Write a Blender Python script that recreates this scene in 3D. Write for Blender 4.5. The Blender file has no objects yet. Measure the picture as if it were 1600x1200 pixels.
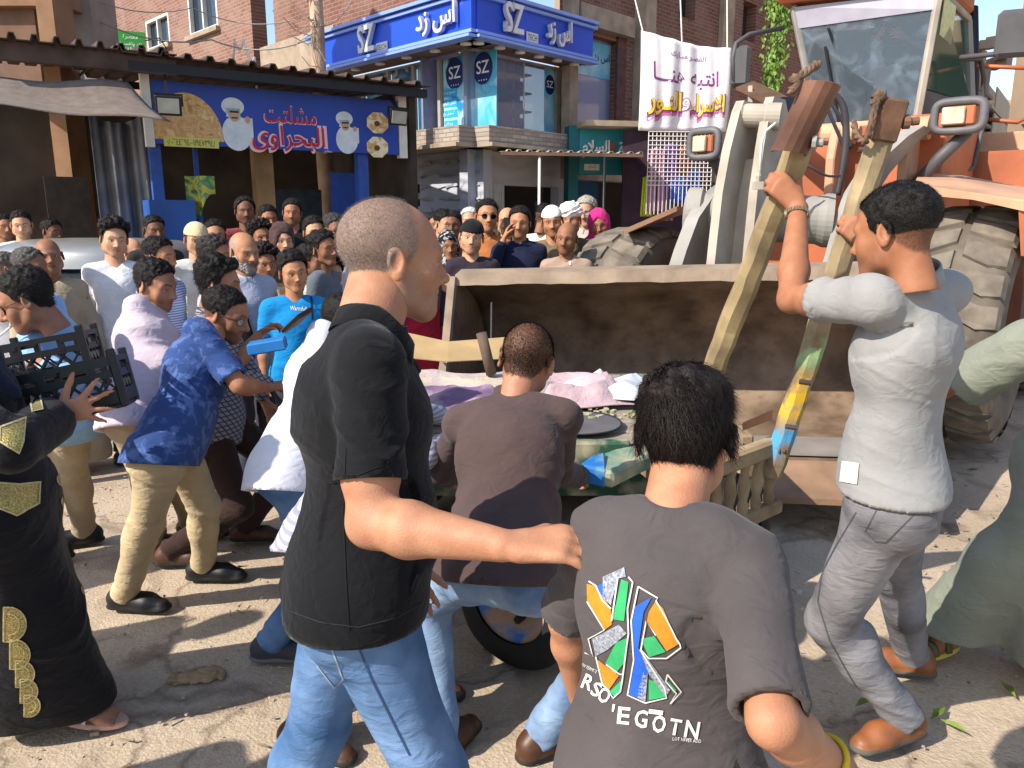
import bpy, bmesh, math, random
import numpy as np
from mathutils import Vector, Matrix, bvhtree
R = math.radians
random.seed(7)
rng = np.random.default_rng(7)
scene = bpy.context.scene
COL = scene.collection

# ---------------------------------------------------------------- camera, sky, sun, exposure
CAM_H, TILT, FPX = 1.70, R(12.23), 1200.0
cam_d = bpy.data.cameras.new("camera")
cam_d.lens, cam_d.sensor_width = 27.0, 36.0
cam_d.clip_start, cam_d.clip_end = 0.05, 900.0
cam_o = bpy.data.objects.new("camera", cam_d)
COL.objects.link(cam_o)
cam_o.location = (0, 0, CAM_H)
cam_o.rotation_euler = (R(90) - TILT, 0, 0)
scene.camera = cam_o

SUN_EL = R(39)
SUN_TO = Vector((-0.83, -0.56, 0)).normalized()          # horizontal direction towards the sun
world = bpy.data.worlds.new("World")
scene.world = world
world.use_nodes = True
wt = world.node_tree
sky = wt.nodes.new("ShaderNodeTexSky")
sky.sky_type = 'NISHITA'
sky.sun_disc = False
sky.sun_elevation = SUN_EL
sky.sun_rotation = math.atan2(SUN_TO.x, SUN_TO.y)
sky.air_density, sky.dust_density, sky.ozone_density = 1.0, 1.0, 1.0
bg = wt.nodes["Background"]
bg.inputs[1].default_value = 0.15
wt.links.new(sky.outputs[0], bg.inputs[0])
sun_d = bpy.data.lights.new("sun", 'SUN')
sun_d.energy, sun_d.angle, sun_d.color = 4.3, R(0.55), (1.0, 0.93, 0.82)
sun_o = bpy.data.objects.new("sun", sun_d)
COL.objects.link(sun_o)
sdir = Vector((SUN_TO.x * math.cos(SUN_EL), SUN_TO.y * math.cos(SUN_EL), math.sin(SUN_EL)))
sun_o.rotation_euler = sdir.to_track_quat('Z', 'Y').to_euler()
sun_o.location = (-8, -6, 10)
vs = scene.view_settings
vs.view_transform, vs.look, vs.gamma, vs.use_curve_mapping = 'Standard', 'None', 1.0, False
vs.exposure = 0.72

# ---------------------------------------------------------------- where things stand
CP, SP = math.cos(TILT), math.sin(TILT)
def ray(px, py):
    u, v = (px - 800) / FPX, (py - 600) / FPX
    return np.array([u, CP - v * SP, -(v * CP + SP)])
def at(px, py, Y):
    r = ray(px, py)
    return np.array([0, 0, CAM_H]) + r * (Y / r[1])
def ground(px, py, z=0.0):
    r = ray(px, py)
    return np.array([0, 0, CAM_H]) + r * ((z - CAM_H) / r[2])
def onray(px, py, parent, L, sign):
    """the point of the sight line through (px,py) that lies L from parent (far +1 / near -1)"""
    r = ray(px, py); r = r / np.linalg.norm(r)
    o = np.array([0, 0, CAM_H]) - parent
    b = np.dot(o, r); c = np.dot(o, o) - L * L
    d = b * b - c
    t = -b + (sign * math.sqrt(d) if d > 0 else 0)
    p = np.array([0, 0, CAM_H]) + r * t
    if d <= 0:
        v = p - parent; p = parent + v / np.linalg.norm(v) * L
    return p
# ---------------------------------------------------------------- small tools
def norm(v):
    v = np.asarray(v, float); n = np.linalg.norm(v)
    return v / n if n > 1e-9 else v
_perm = np.random.default_rng(3).permutation(512).astype(np.int64)
def _h(i, j, k):
    return _perm[(_perm[(_perm[i & 511] + j) & 511] + k) & 511] / 255.5 - 1.0
def vnoise(p):
    """smooth value noise of an (N,3) array, about -1..1"""
    f = np.floor(p); i = f.astype(np.int64); t = p - f; t = t * t * (3 - 2 * t)
    x, y, z = i[:, 0], i[:, 1], i[:, 2]; a, b, c = t[:, 0], t[:, 1], t[:, 2]
    def L(u, v, w): return u + (v - u) * w
    c00 = L(_h(x, y, z), _h(x + 1, y, z), a); c10 = L(_h(x, y + 1, z), _h(x + 1, y + 1, z), a)
    c01 = L(_h(x, y, z + 1), _h(x + 1, y, z + 1), a); c11 = L(_h(x, y + 1, z + 1), _h(x + 1, y + 1, z + 1), a)
    return L(L(c00, c10, b), L(c01, c11, b), c)
def fbm(p, n=3):
    s, a = 0, 1.0
    for i in range(n):
        s = s + a * vnoise(p * (2 ** i) + 17.3 * i); a *= 0.5
    return s
def vnormals(v, q):
    n = np.zeros_like(v)
    a, b, c, d = (v[q[:, i]] for i in range(4))
    fn = np.cross(c - a, d - b)
    for i in range(4): np.add.at(n, q[:, i], fn)
    l = np.linalg.norm(n, axis=1, keepdims=True); l[l < 1e-12] = 1
    return n / l
def new_mesh(name, v, faces, mats=(), smooth=True, midx=None, attrs=None):
    me = bpy.data.meshes.new(name)
    v = np.asarray(v, np.float32)
    if isinstance(faces, np.ndarray):
        k = faces.shape[1]; nf = len(faces)
        loops = faces.reshape(-1).astype(np.int32)
        starts = np.arange(nf, dtype=np.int32) * k
    else:
        nf = len(faces); lens = np.array([len(f) for f in faces], np.int32)
        loops = np.concatenate([np.asarray(f, np.int32) for f in faces]) if nf else np.zeros(0, np.int32)
        starts = np.concatenate([[0], np.cumsum(lens)[:-1]]).astype(np.int32)
    me.vertices.add(len(v)); me.vertices.foreach_set("co", v.reshape(-1))
    me.loops.add(len(loops)); me.loops.foreach_set("vertex_index", loops)
    me.polygons.add(nf); me.polygons.foreach_set("loop_start", starts)
    for m in mats: me.materials.append(m)
    if midx is not None: me.polygons.foreach_set("material_index", np.asarray(midx, np.int32))
    me.update(calc_edges=True)
    me.polygons.foreach_set("use_smooth", np.full(nf, bool(smooth)))
    for an, arr in (attrs or {}).items():
        at_ = me.attributes.new(an, 'FLOAT_COLOR', 'POINT'); at_.data.foreach_set("color", np.asarray(arr, np.float32).reshape(-1))
    me.validate()
    return me
def put(name, me, parent=None, loc=None, **props):
    o = bpy.data.objects.new(name, me); COL.objects.link(o)
    if parent is not None: o.parent = parent
    if loc is not None: o.location = loc
    for k, v in props.items(): o[k] = v
    return o
def thing(name, label, cat, group=None, kind=None):
    o = bpy.data.objects.new(name, None); COL.objects.link(o); o.empty_display_size = 0.1
    return tag(o, label, cat, group, kind)
def tag(o, label=None, cat=None, group=None, kind=None):
    if label: o['label'] = label
    if cat: o['category'] = cat
    if group: o['group'] = group
    if kind: o['kind'] = kind
    return o
class MB:
    """collects boxes, bars, tubes and prisms into one mesh"""
    def __init__(s): s.v, s.f = [], []
    def add(s, v, f):
        n = len(s.v); s.v += [tuple(map(float, p)) for p in v]; s.f += [tuple(i + n for i in q) for q in f]; return s
    def box(s, c, size, rot=None, ax=None):
        hx, hy, hz = (d / 2 for d in size); c = np.asarray(c, float)
        A = np.eye(3) if ax is None else np.array(ax, float)      # rows = local axes
        if rot is not None: A = np.array([[math.cos(rot), math.sin(rot), 0], [-math.sin(rot), math.cos(rot), 0], [0, 0, 1]])
        v = [c + A[0] * x * hx + A[1] * y * hy + A[2] * z * hz for x in (-1, 1) for y in (-1, 1) for z in (-1, 1)]
        return s.add(v, [(0, 1, 3, 2), (4, 6, 7, 5), (0, 4, 5, 1), (2, 3, 7, 6), (0, 2, 6, 4), (1, 5, 7, 3)])
    def bar(s, a, b, w, h=None, up=(0, 0, 1)):
        a, b = np.asarray(a, float), np.asarray(b, float); d = b - a; L = np.linalg.norm(d)
        x = d / L; up = np.asarray(up, float)
        if abs(np.dot(x, up)) > .98: up = np.array([1.0, 0, 0])
        y = norm(np.cross(up, x)); z = np.cross(x, y)
        return s.box((a + b) / 2, (L, w, h or w), ax=(x, y, z))
    def tube(s, pts, r, n=8, cap=True):
        pts = [np.asarray(p, float) for p in pts]; rs = r if hasattr(r, '__len__') else [r] * len(pts)
        V, Fc = [], []; up = None
        for i, p in enumerate(pts):
            t = norm(pts[min(i + 1, len(pts) - 1)] - pts[max(i - 1, 0)])
            if up is None: up = np.array([0, 0, 1.0]) if abs(t[2]) < .9 else np.array([1.0, 0, 0])
            y = norm(np.cross(up, t)); z = np.cross(t, y); up = z
            for k in range(n):
                a = 2 * math.pi * k / n; V.append(p + (y * math.cos(a) + z * math.sin(a)) * rs[i])
        for i in range(len(pts) - 1):
            for k in range(n):
                a, b = i * n + k, i * n + (k + 1) % n; Fc.append((a, b, b + n, a + n))
        if cap:
            Fc.append(tuple(reversed(range(n)))); Fc.append(tuple(range((len(pts) - 1) * n, len(pts) * n)))
        return s.add(V, Fc)
    def prism(s, poly, ext):
        """planar polygon (3-D points) extruded by a vector"""
        n = len(poly); e = np.asarray(ext, float)
        a = [np.asarray(p, float) for p in poly]; b = [p + e for p in a]
        return s.add(a + b, [tuple(reversed(range(n))), tuple(range(n, 2 * n))] + [(i, (i + 1) % n, (i + 1) % n + n, i + n) for i in range(n)])
    def lathe(s, c, axis, prof, n=24):
        """prof = [(radius, along)] turned about axis through c"""
        c = np.asarray(c, float); x = norm(axis); up = np.array([0, 0, 1.0]) if abs(x[2]) < .9 else np.array([1.0, 0, 0])
        y = norm(np.cross(up, x)); z = np.cross(x, y); V, Fc = [], []
        for r, h in prof:
            for k in range(n):
                a = 2 * math.pi * k / n; V.append(c + x * h + (y * math.cos(a) + z * math.sin(a)) * r)
        m = len(prof)
        for i in range(m - 1):
            for k in range(n):
                a, b = i * n + k, i * n + (k + 1) % n; Fc.append((a, b, b + n, a + n))
        return s.add(V, Fc)
    def grid(s, fn, nu, nv):
        V = [fn(i / nu, j / nv) for j in range(nv + 1) for i in range(nu + 1)]
        return s.add(V, [(j * (nu + 1) + i, j * (nu + 1) + i + 1, (j + 1) * (nu + 1) + i + 1, (j + 1) * (nu + 1) + i) for j in range(nv) for i in range(nu)])
    def build(s, name, mat, parent=None, smooth=False, bevel=0, solid=0, base=None, **props):
        if base is not None: s.v = [(p[0] - base[0], p[1] - base[1], p[2] - base[2]) for p in s.v]
        me = new_mesh(name, np.array(s.v), s.f, [mat], smooth)
        if True:
            bm = bmesh.new(); bm.from_mesh(me); bmesh.ops.recalc_face_normals(bm, faces=bm.faces)
            if solid: bmesh.ops.solidify(bm, geom=bm.faces[:], thickness=solid)
            if bevel: bmesh.ops.bevel(bm, geom=[e for e in bm.edges if len(e.link_faces) == 2 and e.calc_face_angle(0) > .5], offset=bevel, segments=1, affect='EDGES', clamp_overlap=True)
            bm.to_mesh(me); bm.free()
        return put(name, me, parent, **props)
def copies(o, parent, mats=None):
    c = o.copy(); COL.objects.link(c); c.parent = parent
    return c

# ---------------------------------------------------------------- implicit surfaces (bodies and clothes)
def smin(a, b, k):
    h = np.maximum(k - np.abs(a - b), 0.0) / k
    return np.minimum(a, b) - h * h * k * 0.25
class Field:
    def __init__(s, lo, hi, vox):
        s.lo = np.asarray(lo, float); s.vox = vox
        s.n = np.maximum(np.ceil((np.asarray(hi, float) - s.lo) / vox).astype(int) + 1, 3)
        s.v = np.full(s.n, 1.0, np.float32)
    def sub(s, lo, hi):
        i0 = np.clip(np.floor((lo - s.lo) / s.vox).astype(int), 0, s.n - 1); i1 = np.clip(np.ceil((hi - s.lo) / s.vox).astype(int) + 1, 0, s.n)
        if np.any(i1 <= i0): return None, None
        ax = [(s.lo[k] + s.vox * np.arange(i0[k], i1[k])).astype(np.float32) for k in range(3)]
        return tuple(slice(i0[k], i1[k]) for k in range(3)), np.meshgrid(*ax, indexing='ij', sparse=True)
    def comb(s, sl, d, k, sub):
        if sub: s.v[sl] = -smin(-s.v[sl], d, k)
        else: s.v[sl] = smin(s.v[sl], d, k)
    def rc(s, a, b, ra, rb, k=.02, flat=None, sub=False, clips=()):
        """tapered capsule; flat=(axis, factor) thins it along axis; clips=[(point, outward normal)]"""
        a, b = np.asarray(a, float), np.asarray(b, float); m = max(ra, rb) + k + 2.5 * s.vox
        sl, g = s.sub(np.minimum(a, b) - m, np.maximum(a, b) + m)
        if sl is None: return s
        X, Y, Z = (g[i] - np.float32(a[i]) for i in range(3)); ba = b - a; sc = 1.0
        if flat is not None:
            n, f = norm(flat[0]), flat[1]; e = 1 / f - 1; sc = (1 + f) / 2
            c = (X * n[0] + Y * n[1] + Z * n[2]) * e
            X, Y, Z = X + c * n[0], Y + c * n[1], Z + c * n[2]; ba = ba + n * np.dot(ba, n) * e
        bb = float(np.dot(ba, ba)) + 1e-12
        t = np.clip((X * ba[0] + Y * ba[1] + Z * ba[2]) / bb, 0, 1).astype(np.float32)
        d = (np.sqrt((X - t * ba[0]) ** 2 + (Y - t * ba[1]) ** 2 + (Z - t * ba[2]) ** 2) - (ra + (rb - ra) * t)) * sc
        for p, n in clips:
            p = np.asarray(p, float); n = norm(n)
            d = np.maximum(d, (g[0] - p[0]) * n[0] + (g[1] - p[1]) * n[1] + (g[2] - p[2]) * n[2])
        s.comb(sl, d.astype(np.float32), k, sub); return s
    def el(s, c, r, k=.02, rot=None, sub=False):
        """ellipsoid; rot rows = its local axes"""
        c, r = np.asarray(c, float), np.asarray(r, float); m = max(r) + k + 2.5 * s.vox
        sl, g = s.sub(c - m, c + m)
        if sl is None: return s
        X, Y, Z = (g[i] - np.float32(c[i]) for i in range(3))
        if rot is not None:
            X, Y, Z = (X * rot[i][0] + Y * rot[i][1] + Z * rot[i][2] for i in range(3))
        k0 = np.sqrt((X / r[0]) ** 2 + (Y / r[1]) ** 2 + (Z / r[2]) ** 2); k1 = np.sqrt((X / r[0] ** 2) ** 2 + (Y / r[1] ** 2) ** 2 + (Z / r[2] ** 2) ** 2) + 1e-6
        s.comb(sl, (k0 * (k0 - 1) / k1).astype(np.float32), k, sub); return s
    def clip(s, p, n, k=.004):
        n = norm(n); g = np.meshgrid(*[(s.lo[i] + s.vox * np.arange(s.n[i])).astype(np.float32) for i in range(3)], indexing='ij', sparse=True)
        d = (g[0] - p[0]) * n[0] + (g[1] - p[1]) * n[1] + (g[2] - p[2]) * n[2]
        s.v = -smin(-s.v, -d.astype(np.float32), k); return s
    def mesh(s, smooth=1):
        v = s.v; v[0] = v[-1] = 1; v[:, 0] = v[:, -1] = 1; v[:, :, 0] = v[:, :, -1] = 1
        neg = v < 0
        off = [(i, j, k) for i in (0, 1) for j in (0, 1) for k in (0, 1)]
        cnt = np.zeros(s.n - 1, np.int8)
        for i, j, k in off: cnt += neg[i:s.n[0] - 1 + i, j:s.n[1] - 1 + j, k:s.n[2] - 1 + k]
        act = (cnt > 0) & (cnt < 8); I = np.argwhere(act); N = len(I)
        idx = np.full(s.n - 1, -1, np.int32); idx[act] = np.arange(N)
        cv = np.stack([v[I[:, 0] + i, I[:, 1] + j, I[:, 2] + k] for i, j, k in off], 1)
        O = np.array(off, np.float32); pos = np.zeros((N, 3), np.float32); c = np.zeros((N, 1), np.float32)
        for a in range(8):
            for b in range(a + 1, 8):
                if np.abs(O[a] - O[b]).sum() == 1:
                    m = (cv[:, a] < 0) != (cv[:, b] < 0)
                    den = cv[:, a] - cv[:, b]; den[den == 0] = 1
                    t = (cv[:, a] / den)[:, None]
                    pos += np.where(m[:, None], O[a] + t * (O[b] - O[a]), 0); c += m[:, None]
        V = s.lo + s.vox * (I + pos / np.maximum(c, 1)); Q = []
        for ax in range(3):
            sh = [slice(1, -1)] * 3; s0 = list(sh); s1 = list(sh); s0[ax] = slice(0, -1); s1[ax] = slice(1, None)
            A, B = neg[tuple(s0)], neg[tuple(s1)]
            E = np.argwhere(A != B)
            if not len(E): continue
            flip = A[E[:, 0], E[:, 1], E[:, 2]]
            E = E + np.array([0 if k == ax else 1 for k in range(3)])
            u, w = [k for k in range(3) if k != ax]
            if ax == 1: u, w = w, u
            def cell(du, dw):
                e = E.copy(); e[:, u] += du; e[:, w] += dw; return idx[e[:, 0], e[:, 1], e[:, 2]]
            q = np.stack([cell(-1, -1), cell(0, -1), cell(0, 0), cell(-1, 0)], 1)
            q[~flip] = q[~flip][:, ::-1]; Q.append(q)
        Q = np.concatenate(Q); Q = Q[(Q >= 0).all(1)]
        for _ in range(smooth): V = relax(V, Q, .5)
        return V, Q
def relax(V, Q, lam):
    acc = np.zeros_like(V); c = np.zeros((len(V), 1))
    for a, b in ((0, 1), (1, 2), (2, 3), (3, 0)):
        np.add.at(acc, Q[:, a], V[Q[:, b]]); np.add.at(c, Q[:, a], 1)
        np.add.at(acc, Q[:, b], V[Q[:, a]]); np.add.at(c, Q[:, b], 1)
    return V + lam * (acc / np.maximum(c, 1) - V)

# ---------------------------------------------------------------- materials
_mats = {}
def nd(nt, t, **kw):
    n = nt.nodes.new(t)
    for k, v in kw.items():
        if k in n.inputs: n.inputs[k].default_value = v
        else: setattr(n, k, v)
    return n
def base_mat(name):
    m = bpy.data.materials.new(name); m.use_nodes = True
    nt = m.node_tree; b = nt.nodes["Principled BSDF"]
    return m, nt, b
def rgb(h):
    """sRGB hex -> linear"""
    if not isinstance(h, str): return tuple(h)
    h = h.lstrip('#'); c = [int(h[i:i + 2], 16) / 255 for i in (0, 2, 4)]
    return tuple(x / 12.92 if x <= .04045 else ((x + .055) / 1.055) ** 2.4 for x in c)
def c4(c, f=1.0): return (min(c[0] * f, 1), min(c[1] * f, 1), min(c[2] * f, 1), 1)
def noisy(nt, bsdf, col, var=.25, scale=6, detail=5, coord='Object', col2=None, lo=.3, hi=.7):
    tc = nd(nt, "ShaderNodeTexCoord"); n = nd(nt, "ShaderNodeTexNoise", Scale=scale, Detail=detail)
    nt.links.new(tc.outputs[coord], n.inputs["Vector"])
    r = nd(nt, "ShaderNodeValToRGB"); r.color_ramp.elements[0].position = lo; r.color_ramp.elements[1].position = hi
    r.color_ramp.elements[0].color = c4(col, 1 - var); r.color_ramp.elements[1].color = c4(col2 or col, 1 + (0 if col2 else var))
    nt.links.new(n.outputs["Fac"], r.inputs[0]); nt.links.new(r.outputs[0], bsdf.inputs["Base Color"])
    return tc, n, r
def bump(nt, bsdf, src, strength=.2, dist=.01):
    b = nd(nt, "ShaderNodeBump", Strength=strength, Distance=dist)
    nt.links.new(src, b.inputs["Height"]); nt.links.new(b.outputs[0], bsdf.inputs["Normal"]); return b
def mat(name, col, rough=.7, metal=0, var=.2, scale=8, bmp=.15, bscale=60, bdist=.004, col2=None, spec=.4, lo=.3, hi=.7):
    key = ('m', name)
    if key in _mats: return _mats[key]
    col = rgb(col); col2 = rgb(col2) if col2 else None
    m, nt, b = base_mat(name); b.inputs["Roughness"].default_value = rough; b.inputs["Metallic"].default_value = metal
    b.inputs["Specular IOR Level"].default_value = spec
    tc, n, r = noisy(nt, b, col, var, scale, col2=col2, lo=lo, hi=hi)
    if bmp:
        n2 = nd(nt, "ShaderNodeTexNoise", Scale=bscale, Detail=4); nt.links.new(tc.outputs["Object"], n2.inputs["Vector"])
        bump(nt, b, n2.outputs["Fac"], bmp, bdist)
    _mats[key] = m; return m
def cloth(name, col, var=.1, pattern=None, col2=None, rough=.88, wr=.5, pscale=60):
    key = ('c', name)
    if key in _mats: return _mats[key]
    col = rgb(col); m, nt, b = base_mat(name); b.inputs["Roughness"].default_value = rough; b.inputs["Specular IOR Level"].default_value = .2
    b.inputs["Sheen Weight"].default_value = .08
    tc, n, r = noisy(nt, b, col, var, 9)
    if pattern:
        c2 = rgb(col2)
        mx = nd(nt, "ShaderNodeMix", data_type='RGBA'); nt.links.new(r.outputs[0], mx.inputs[6]); mx.inputs[7].default_value = c4(c2)
        if pattern == 'check':
            s1 = nd(nt, "ShaderNodeTexWave", Scale=pscale, wave_profile='SIN'); s1.bands_direction = 'Z'
            s2 = nd(nt, "ShaderNodeTexWave", Scale=pscale, wave_profile='SIN'); s2.bands_direction = 'DIAGONAL'
            for s_ in (s1, s2): nt.links.new(tc.outputs["Object"], s_.inputs["Vector"])
            mm = nd(nt, "ShaderNodeMath", operation='MAXIMUM'); nt.links.new(s1.outputs["Fac"], mm.inputs[0]); nt.links.new(s2.outputs["Fac"], mm.inputs[1])
            g = nd(nt, "ShaderNodeMath", operation='GREATER_THAN'); g.inputs[1].default_value = .86; nt.links.new(mm.outputs[0], g.inputs[0]); src = g.outputs[0]
        elif pattern == 'stripe':
            s1 = nd(nt, "ShaderNodeTexWave", Scale=pscale); s1.bands_direction = 'Z'; nt.links.new(tc.outputs["Object"], s1.inputs["Vector"])
            g = nd(nt, "ShaderNodeMath", operation='GREATER_THAN'); g.inputs[1].default_value = .55; nt.links.new(s1.outputs["Fac"], g.inputs[0]); src = g.outputs[0]
        else:                                                   # mottled print
            n3 = nd(nt, "ShaderNodeTexNoise", Scale=pscale, Detail=3, Distortion=.6); nt.links.new(tc.outputs["Object"], n3.inputs["Vector"])
            g = nd(nt, "ShaderNodeMapRange"); g.inputs[1].default_value = .5; g.inputs[2].default_value = .6; nt.links.new(n3.outputs["Fac"], g.inputs[0]); src = g.outputs[0]
        nt.links.new(src, mx.inputs[0]); nt.links.new(mx.outputs[2], b.inputs["Base Color"])
    mp = nd(nt, "ShaderNodeMapping"); mp.inputs["Scale"].default_value = (16, 16, 26); nt.links.new(tc.outputs["Object"], mp.inputs[0])
    n2 = nd(nt, "ShaderNodeTexNoise", Scale=1, Detail=2, Distortion=1.2); nt.links.new(mp.outputs[0], n2.inputs["Vector"])
    n4 = nd(nt, "ShaderNodeTexNoise", Scale=420, Detail=1); nt.links.new(tc.outputs["Object"], n4.inputs["Vector"])
    ad = nd(nt, "ShaderNodeMath", operation='MULTIPLY_ADD'); ad.inputs[1].default_value = .06
    nt.links.new(n4.outputs["Fac"], ad.inputs[0]); nt.links.new(n2.outputs["Fac"], ad.inputs[2])
    bump(nt, b, ad.outputs[0], wr, .012)
    _mats[key] = m; return m
def denim(name, col, fade):
    key = ('d', name)
    if key in _mats: return _mats[key]
    m, nt, b = base_mat(name); b.inputs["Roughness"].default_value = .9; b.inputs["Specular IOR Level"].default_value = .15
    tc, n, r = noisy(nt, b, rgb(col), .15, 5, col2=rgb(fade), lo=.35, hi=.68)
    mp = nd(nt, "ShaderNodeMapping"); mp.inputs["Scale"].default_value = (900, 900, 160); nt.links.new(tc.outputs["Object"], mp.inputs[0])
    n2 = nd(nt, "ShaderNodeTexNoise", Scale=1, Detail=2); nt.links.new(mp.outputs[0], n2.inputs["Vector"])
    mx = nd(nt, "ShaderNodeMix", data_type='RGBA', blend_type='OVERLAY'); mx.inputs[0].default_value = .35
    nt.links.new(r.outputs[0], mx.inputs[6]); nt.links.new(n2.outputs["Color"], mx.inputs[7])
    hs = nd(nt, "ShaderNodeMix", data_type='RGBA'); hs.inputs[0].default_value = .8; nt.links.new(mx.outputs[2], hs.inputs[7]); nt.links.new(r.outputs[0], hs.inputs[6])
    nt.links.new(r.outputs[0], b.inputs["Base Color"])
    mp2 = nd(nt, "ShaderNodeMapping"); mp2.inputs["Scale"].default_value = (14, 14, 30); nt.links.new(tc.outputs["Object"], mp2.inputs[0])
    n3 = nd(nt, "ShaderNodeTexNoise", Scale=1, Detail=3, Distortion=1.0); nt.links.new(mp2.outputs[0], n3.inputs["Vector"])
    ad = nd(nt, "ShaderNodeMath", operation='MULTIPLY_ADD'); ad.inputs[1].default_value = .12
    nt.links.new(n2.outputs["Fac"], ad.inputs[0]); nt.links.new(n3.outputs["Fac"], ad.inputs[2])
    bump(nt, b, ad.outputs[0], .55, .012)
    _mats[key] = m; return m
def skin_mat(tone, hair='#15100d'):
    key = ('s', tone, hair)
    if key in _mats: return _mats[key]
    m, nt, b = base_mat("skin"); b.inputs["Roughness"].default_value = .56; b.inputs["Specular IOR Level"].default_value = .28
    b.inputs["Subsurface Weight"].default_value = .05; b.inputs["Subsurface Radius"].default_value = (.012, .005, .003); b.inputs["Subsurface Scale"].default_value = .6
    c = rgb(tone); tc, n, r = noisy(nt, b, c, .12, 26, 4)
    r.color_ramp.elements[0].color = c4((c[0] * .92, c[1] * .82, c[2] * .80))
    a = nd(nt, "ShaderNodeAttribute", attribute_name="feat"); sp = nd(nt, "ShaderNodeSeparateColor"); nt.links.new(a.outputs["Color"], sp.inputs[0])
    def mix(prev, fac, col):
        x = nd(nt, "ShaderNodeMix", data_type='RGBA'); nt.links.new(fac, x.inputs[0]); nt.links.new(prev, x.inputs[6]); x.inputs[7].default_value = c4(col); return x.outputs[2]
    nb = nd(nt, "ShaderNodeTexNoise", Scale=7, Detail=4, Distortion=.6); nt.links.new(tc.outputs["Object"], nb.inputs["Vector"]); mb_ = nd(nt, "ShaderNodeMapRange"); mb_.inputs[1].default_value, mb_.inputs[2].default_value, mb_.inputs[4].default_value = .48, .72, .4; nt.links.new(nb.outputs["Fac"], mb_.inputs[0])
    o = mix(r.outputs[0], mb_.outputs[0], (c[0] * .8, c[1] * .62, c[2] * .56)); o = mix(o, sp.outputs[0], (c[0] * .75, c[1] * .48, c[2] * .46))
    n2 = nd(nt, "ShaderNodeTexNoise", Scale=620, Detail=1); nt.links.new(tc.outputs["Object"], n2.inputs["Vector"])
    mr = nd(nt, "ShaderNodeMapRange"); mr.inputs[1].default_value = .38; mr.inputs[2].default_value = .56; mr.inputs[3].default_value = 1.0; mr.inputs[4].default_value = .55
    nt.links.new(n2.outputs["Fac"], mr.inputs[0]); ml = nd(nt, "ShaderNodeMath", operation='MULTIPLY'); nt.links.new(sp.outputs[1], ml.inputs[0]); nt.links.new(mr.outputs[0], ml.inputs[1])
    o = mix(o, ml.outputs[0], rgb(hair)); o = mix(o, sp.outputs[2], (.62, .58, .54)); o = mix(o, a.outputs["Alpha"], (.012, .008, .006))
    nt.links.new(o, b.inputs["Base Color"])
    n3 = nd(nt, "ShaderNodeTexNoise", Scale=260, Detail=3); nt.links.new(tc.outputs["Object"], n3.inputs["Vector"]); bump(nt, b, n3.outputs["Fac"], .3, .003)
    _mats[key] = m; return m
def hair_mat(col, var=.5):
    key = ('h', col)
    if key in _mats: return _mats[key]
    m, nt, b = base_mat("hair"); b.inputs["Roughness"].default_value = .6; b.inputs["Specular IOR Level"].default_value = .22
    tc, n, r = noisy(nt, b, rgb(col), var, 160, 2)
    n2 = nd(nt, "ShaderNodeTexNoise", Scale=300, Detail=2); nt.links.new(tc.outputs["Object"], n2.inputs["Vector"]); bump(nt, b, n2.outputs["Fac"], .7, .004)
    _mats[key] = m; return m
# ---------------------------------------------------------------- writing
_AR = {'ا': 0xFE8D, 'أ': 0xFE83, 'ب': 0xFE8F, 'ة': 0xFE93, 'ت': 0xFE95, 'ح': 0xFEA1, 'د': 0xFEA9, 'ر': 0xFEAD, 'ز': 0xFEAF, 'س': 0xFEB1, 'ش': 0xFEB5, 'ص': 0xFEB9,
       'ع': 0xFEC9, 'ف': 0xFED1, 'ق': 0xFED5, 'ك': 0xFED9, 'ل': 0xFEDD, 'م': 0xFEE1, 'ن': 0xFEE5, 'ه': 0xFEE9, 'و': 0xFEED, 'ى': 0xFEEF, 'ي': 0xFEF1, 'ج': 0xFE9D, 'ط': 0xFEC1, 'ـ': 0x640, 'ء': 0xFE80}
_ONE = set('اأدرزوةىء')
def arabic(s):
    out = []
    w = s.replace('لا', '\ufefb')
    for i, ch in enumerate(w):
        p, n = (w[i - 1] if i else ' '), (w[i + 1] if i + 1 < len(w) else ' ')
        jp = p in _AR and p not in _ONE and ch != 'ء'; jn = ch in _AR and ch not in _ONE and (n in _AR or n == '\ufefb') and n != 'ء'
        if ch == '\ufefb': out.append(chr(0xFEFC if jp else 0xFEFB)); continue
        if ch not in _AR: out.append(ch); continue
        c = _AR[ch]
        if ch in 'ـء': out.append(chr(c)); continue
        out.append(chr(c + (3 if jp and jn else 2 if jn else 1 if jp else 0)))
    return ''.join(reversed(out))
def text_mesh(s, size=1.0, ext=0.0, off=0.0, ar=False, width=None, height=None, res=3):
    c = bpy.data.curves.new('lettering', 'FONT'); c.body = arabic(s) if ar else s; c.size = size; c.extrude = ext; c.offset = off; c.resolution_u = res
    o = bpy.data.objects.new('lettering', c); COL.objects.link(o); bpy.context.view_layer.update()
    me = bpy.data.meshes.new_from_object(o.evaluated_get(bpy.context.evaluated_depsgraph_get()))
    bpy.data.objects.remove(o); bpy.data.curves.remove(c)
    n = len(me.vertices); co = np.zeros(n * 3, np.float32); me.vertices.foreach_get("co", co); co = co.reshape(-1, 3)
    if n:
        lo, hi = co.min(0), co.max(0); co[:, :2] -= ((lo + hi) / 2)[:2]
        sx = width / max(hi[0] - lo[0], 1e-6) if width else None; sy = height / max(hi[1] - lo[1], 1e-6) if height else None
        co[:, 0] *= sx or sy or 1; co[:, 1] *= sy or sx or 1
    me.vertices.foreach_set("co", co.reshape(-1)); me.update(); return me
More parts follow.
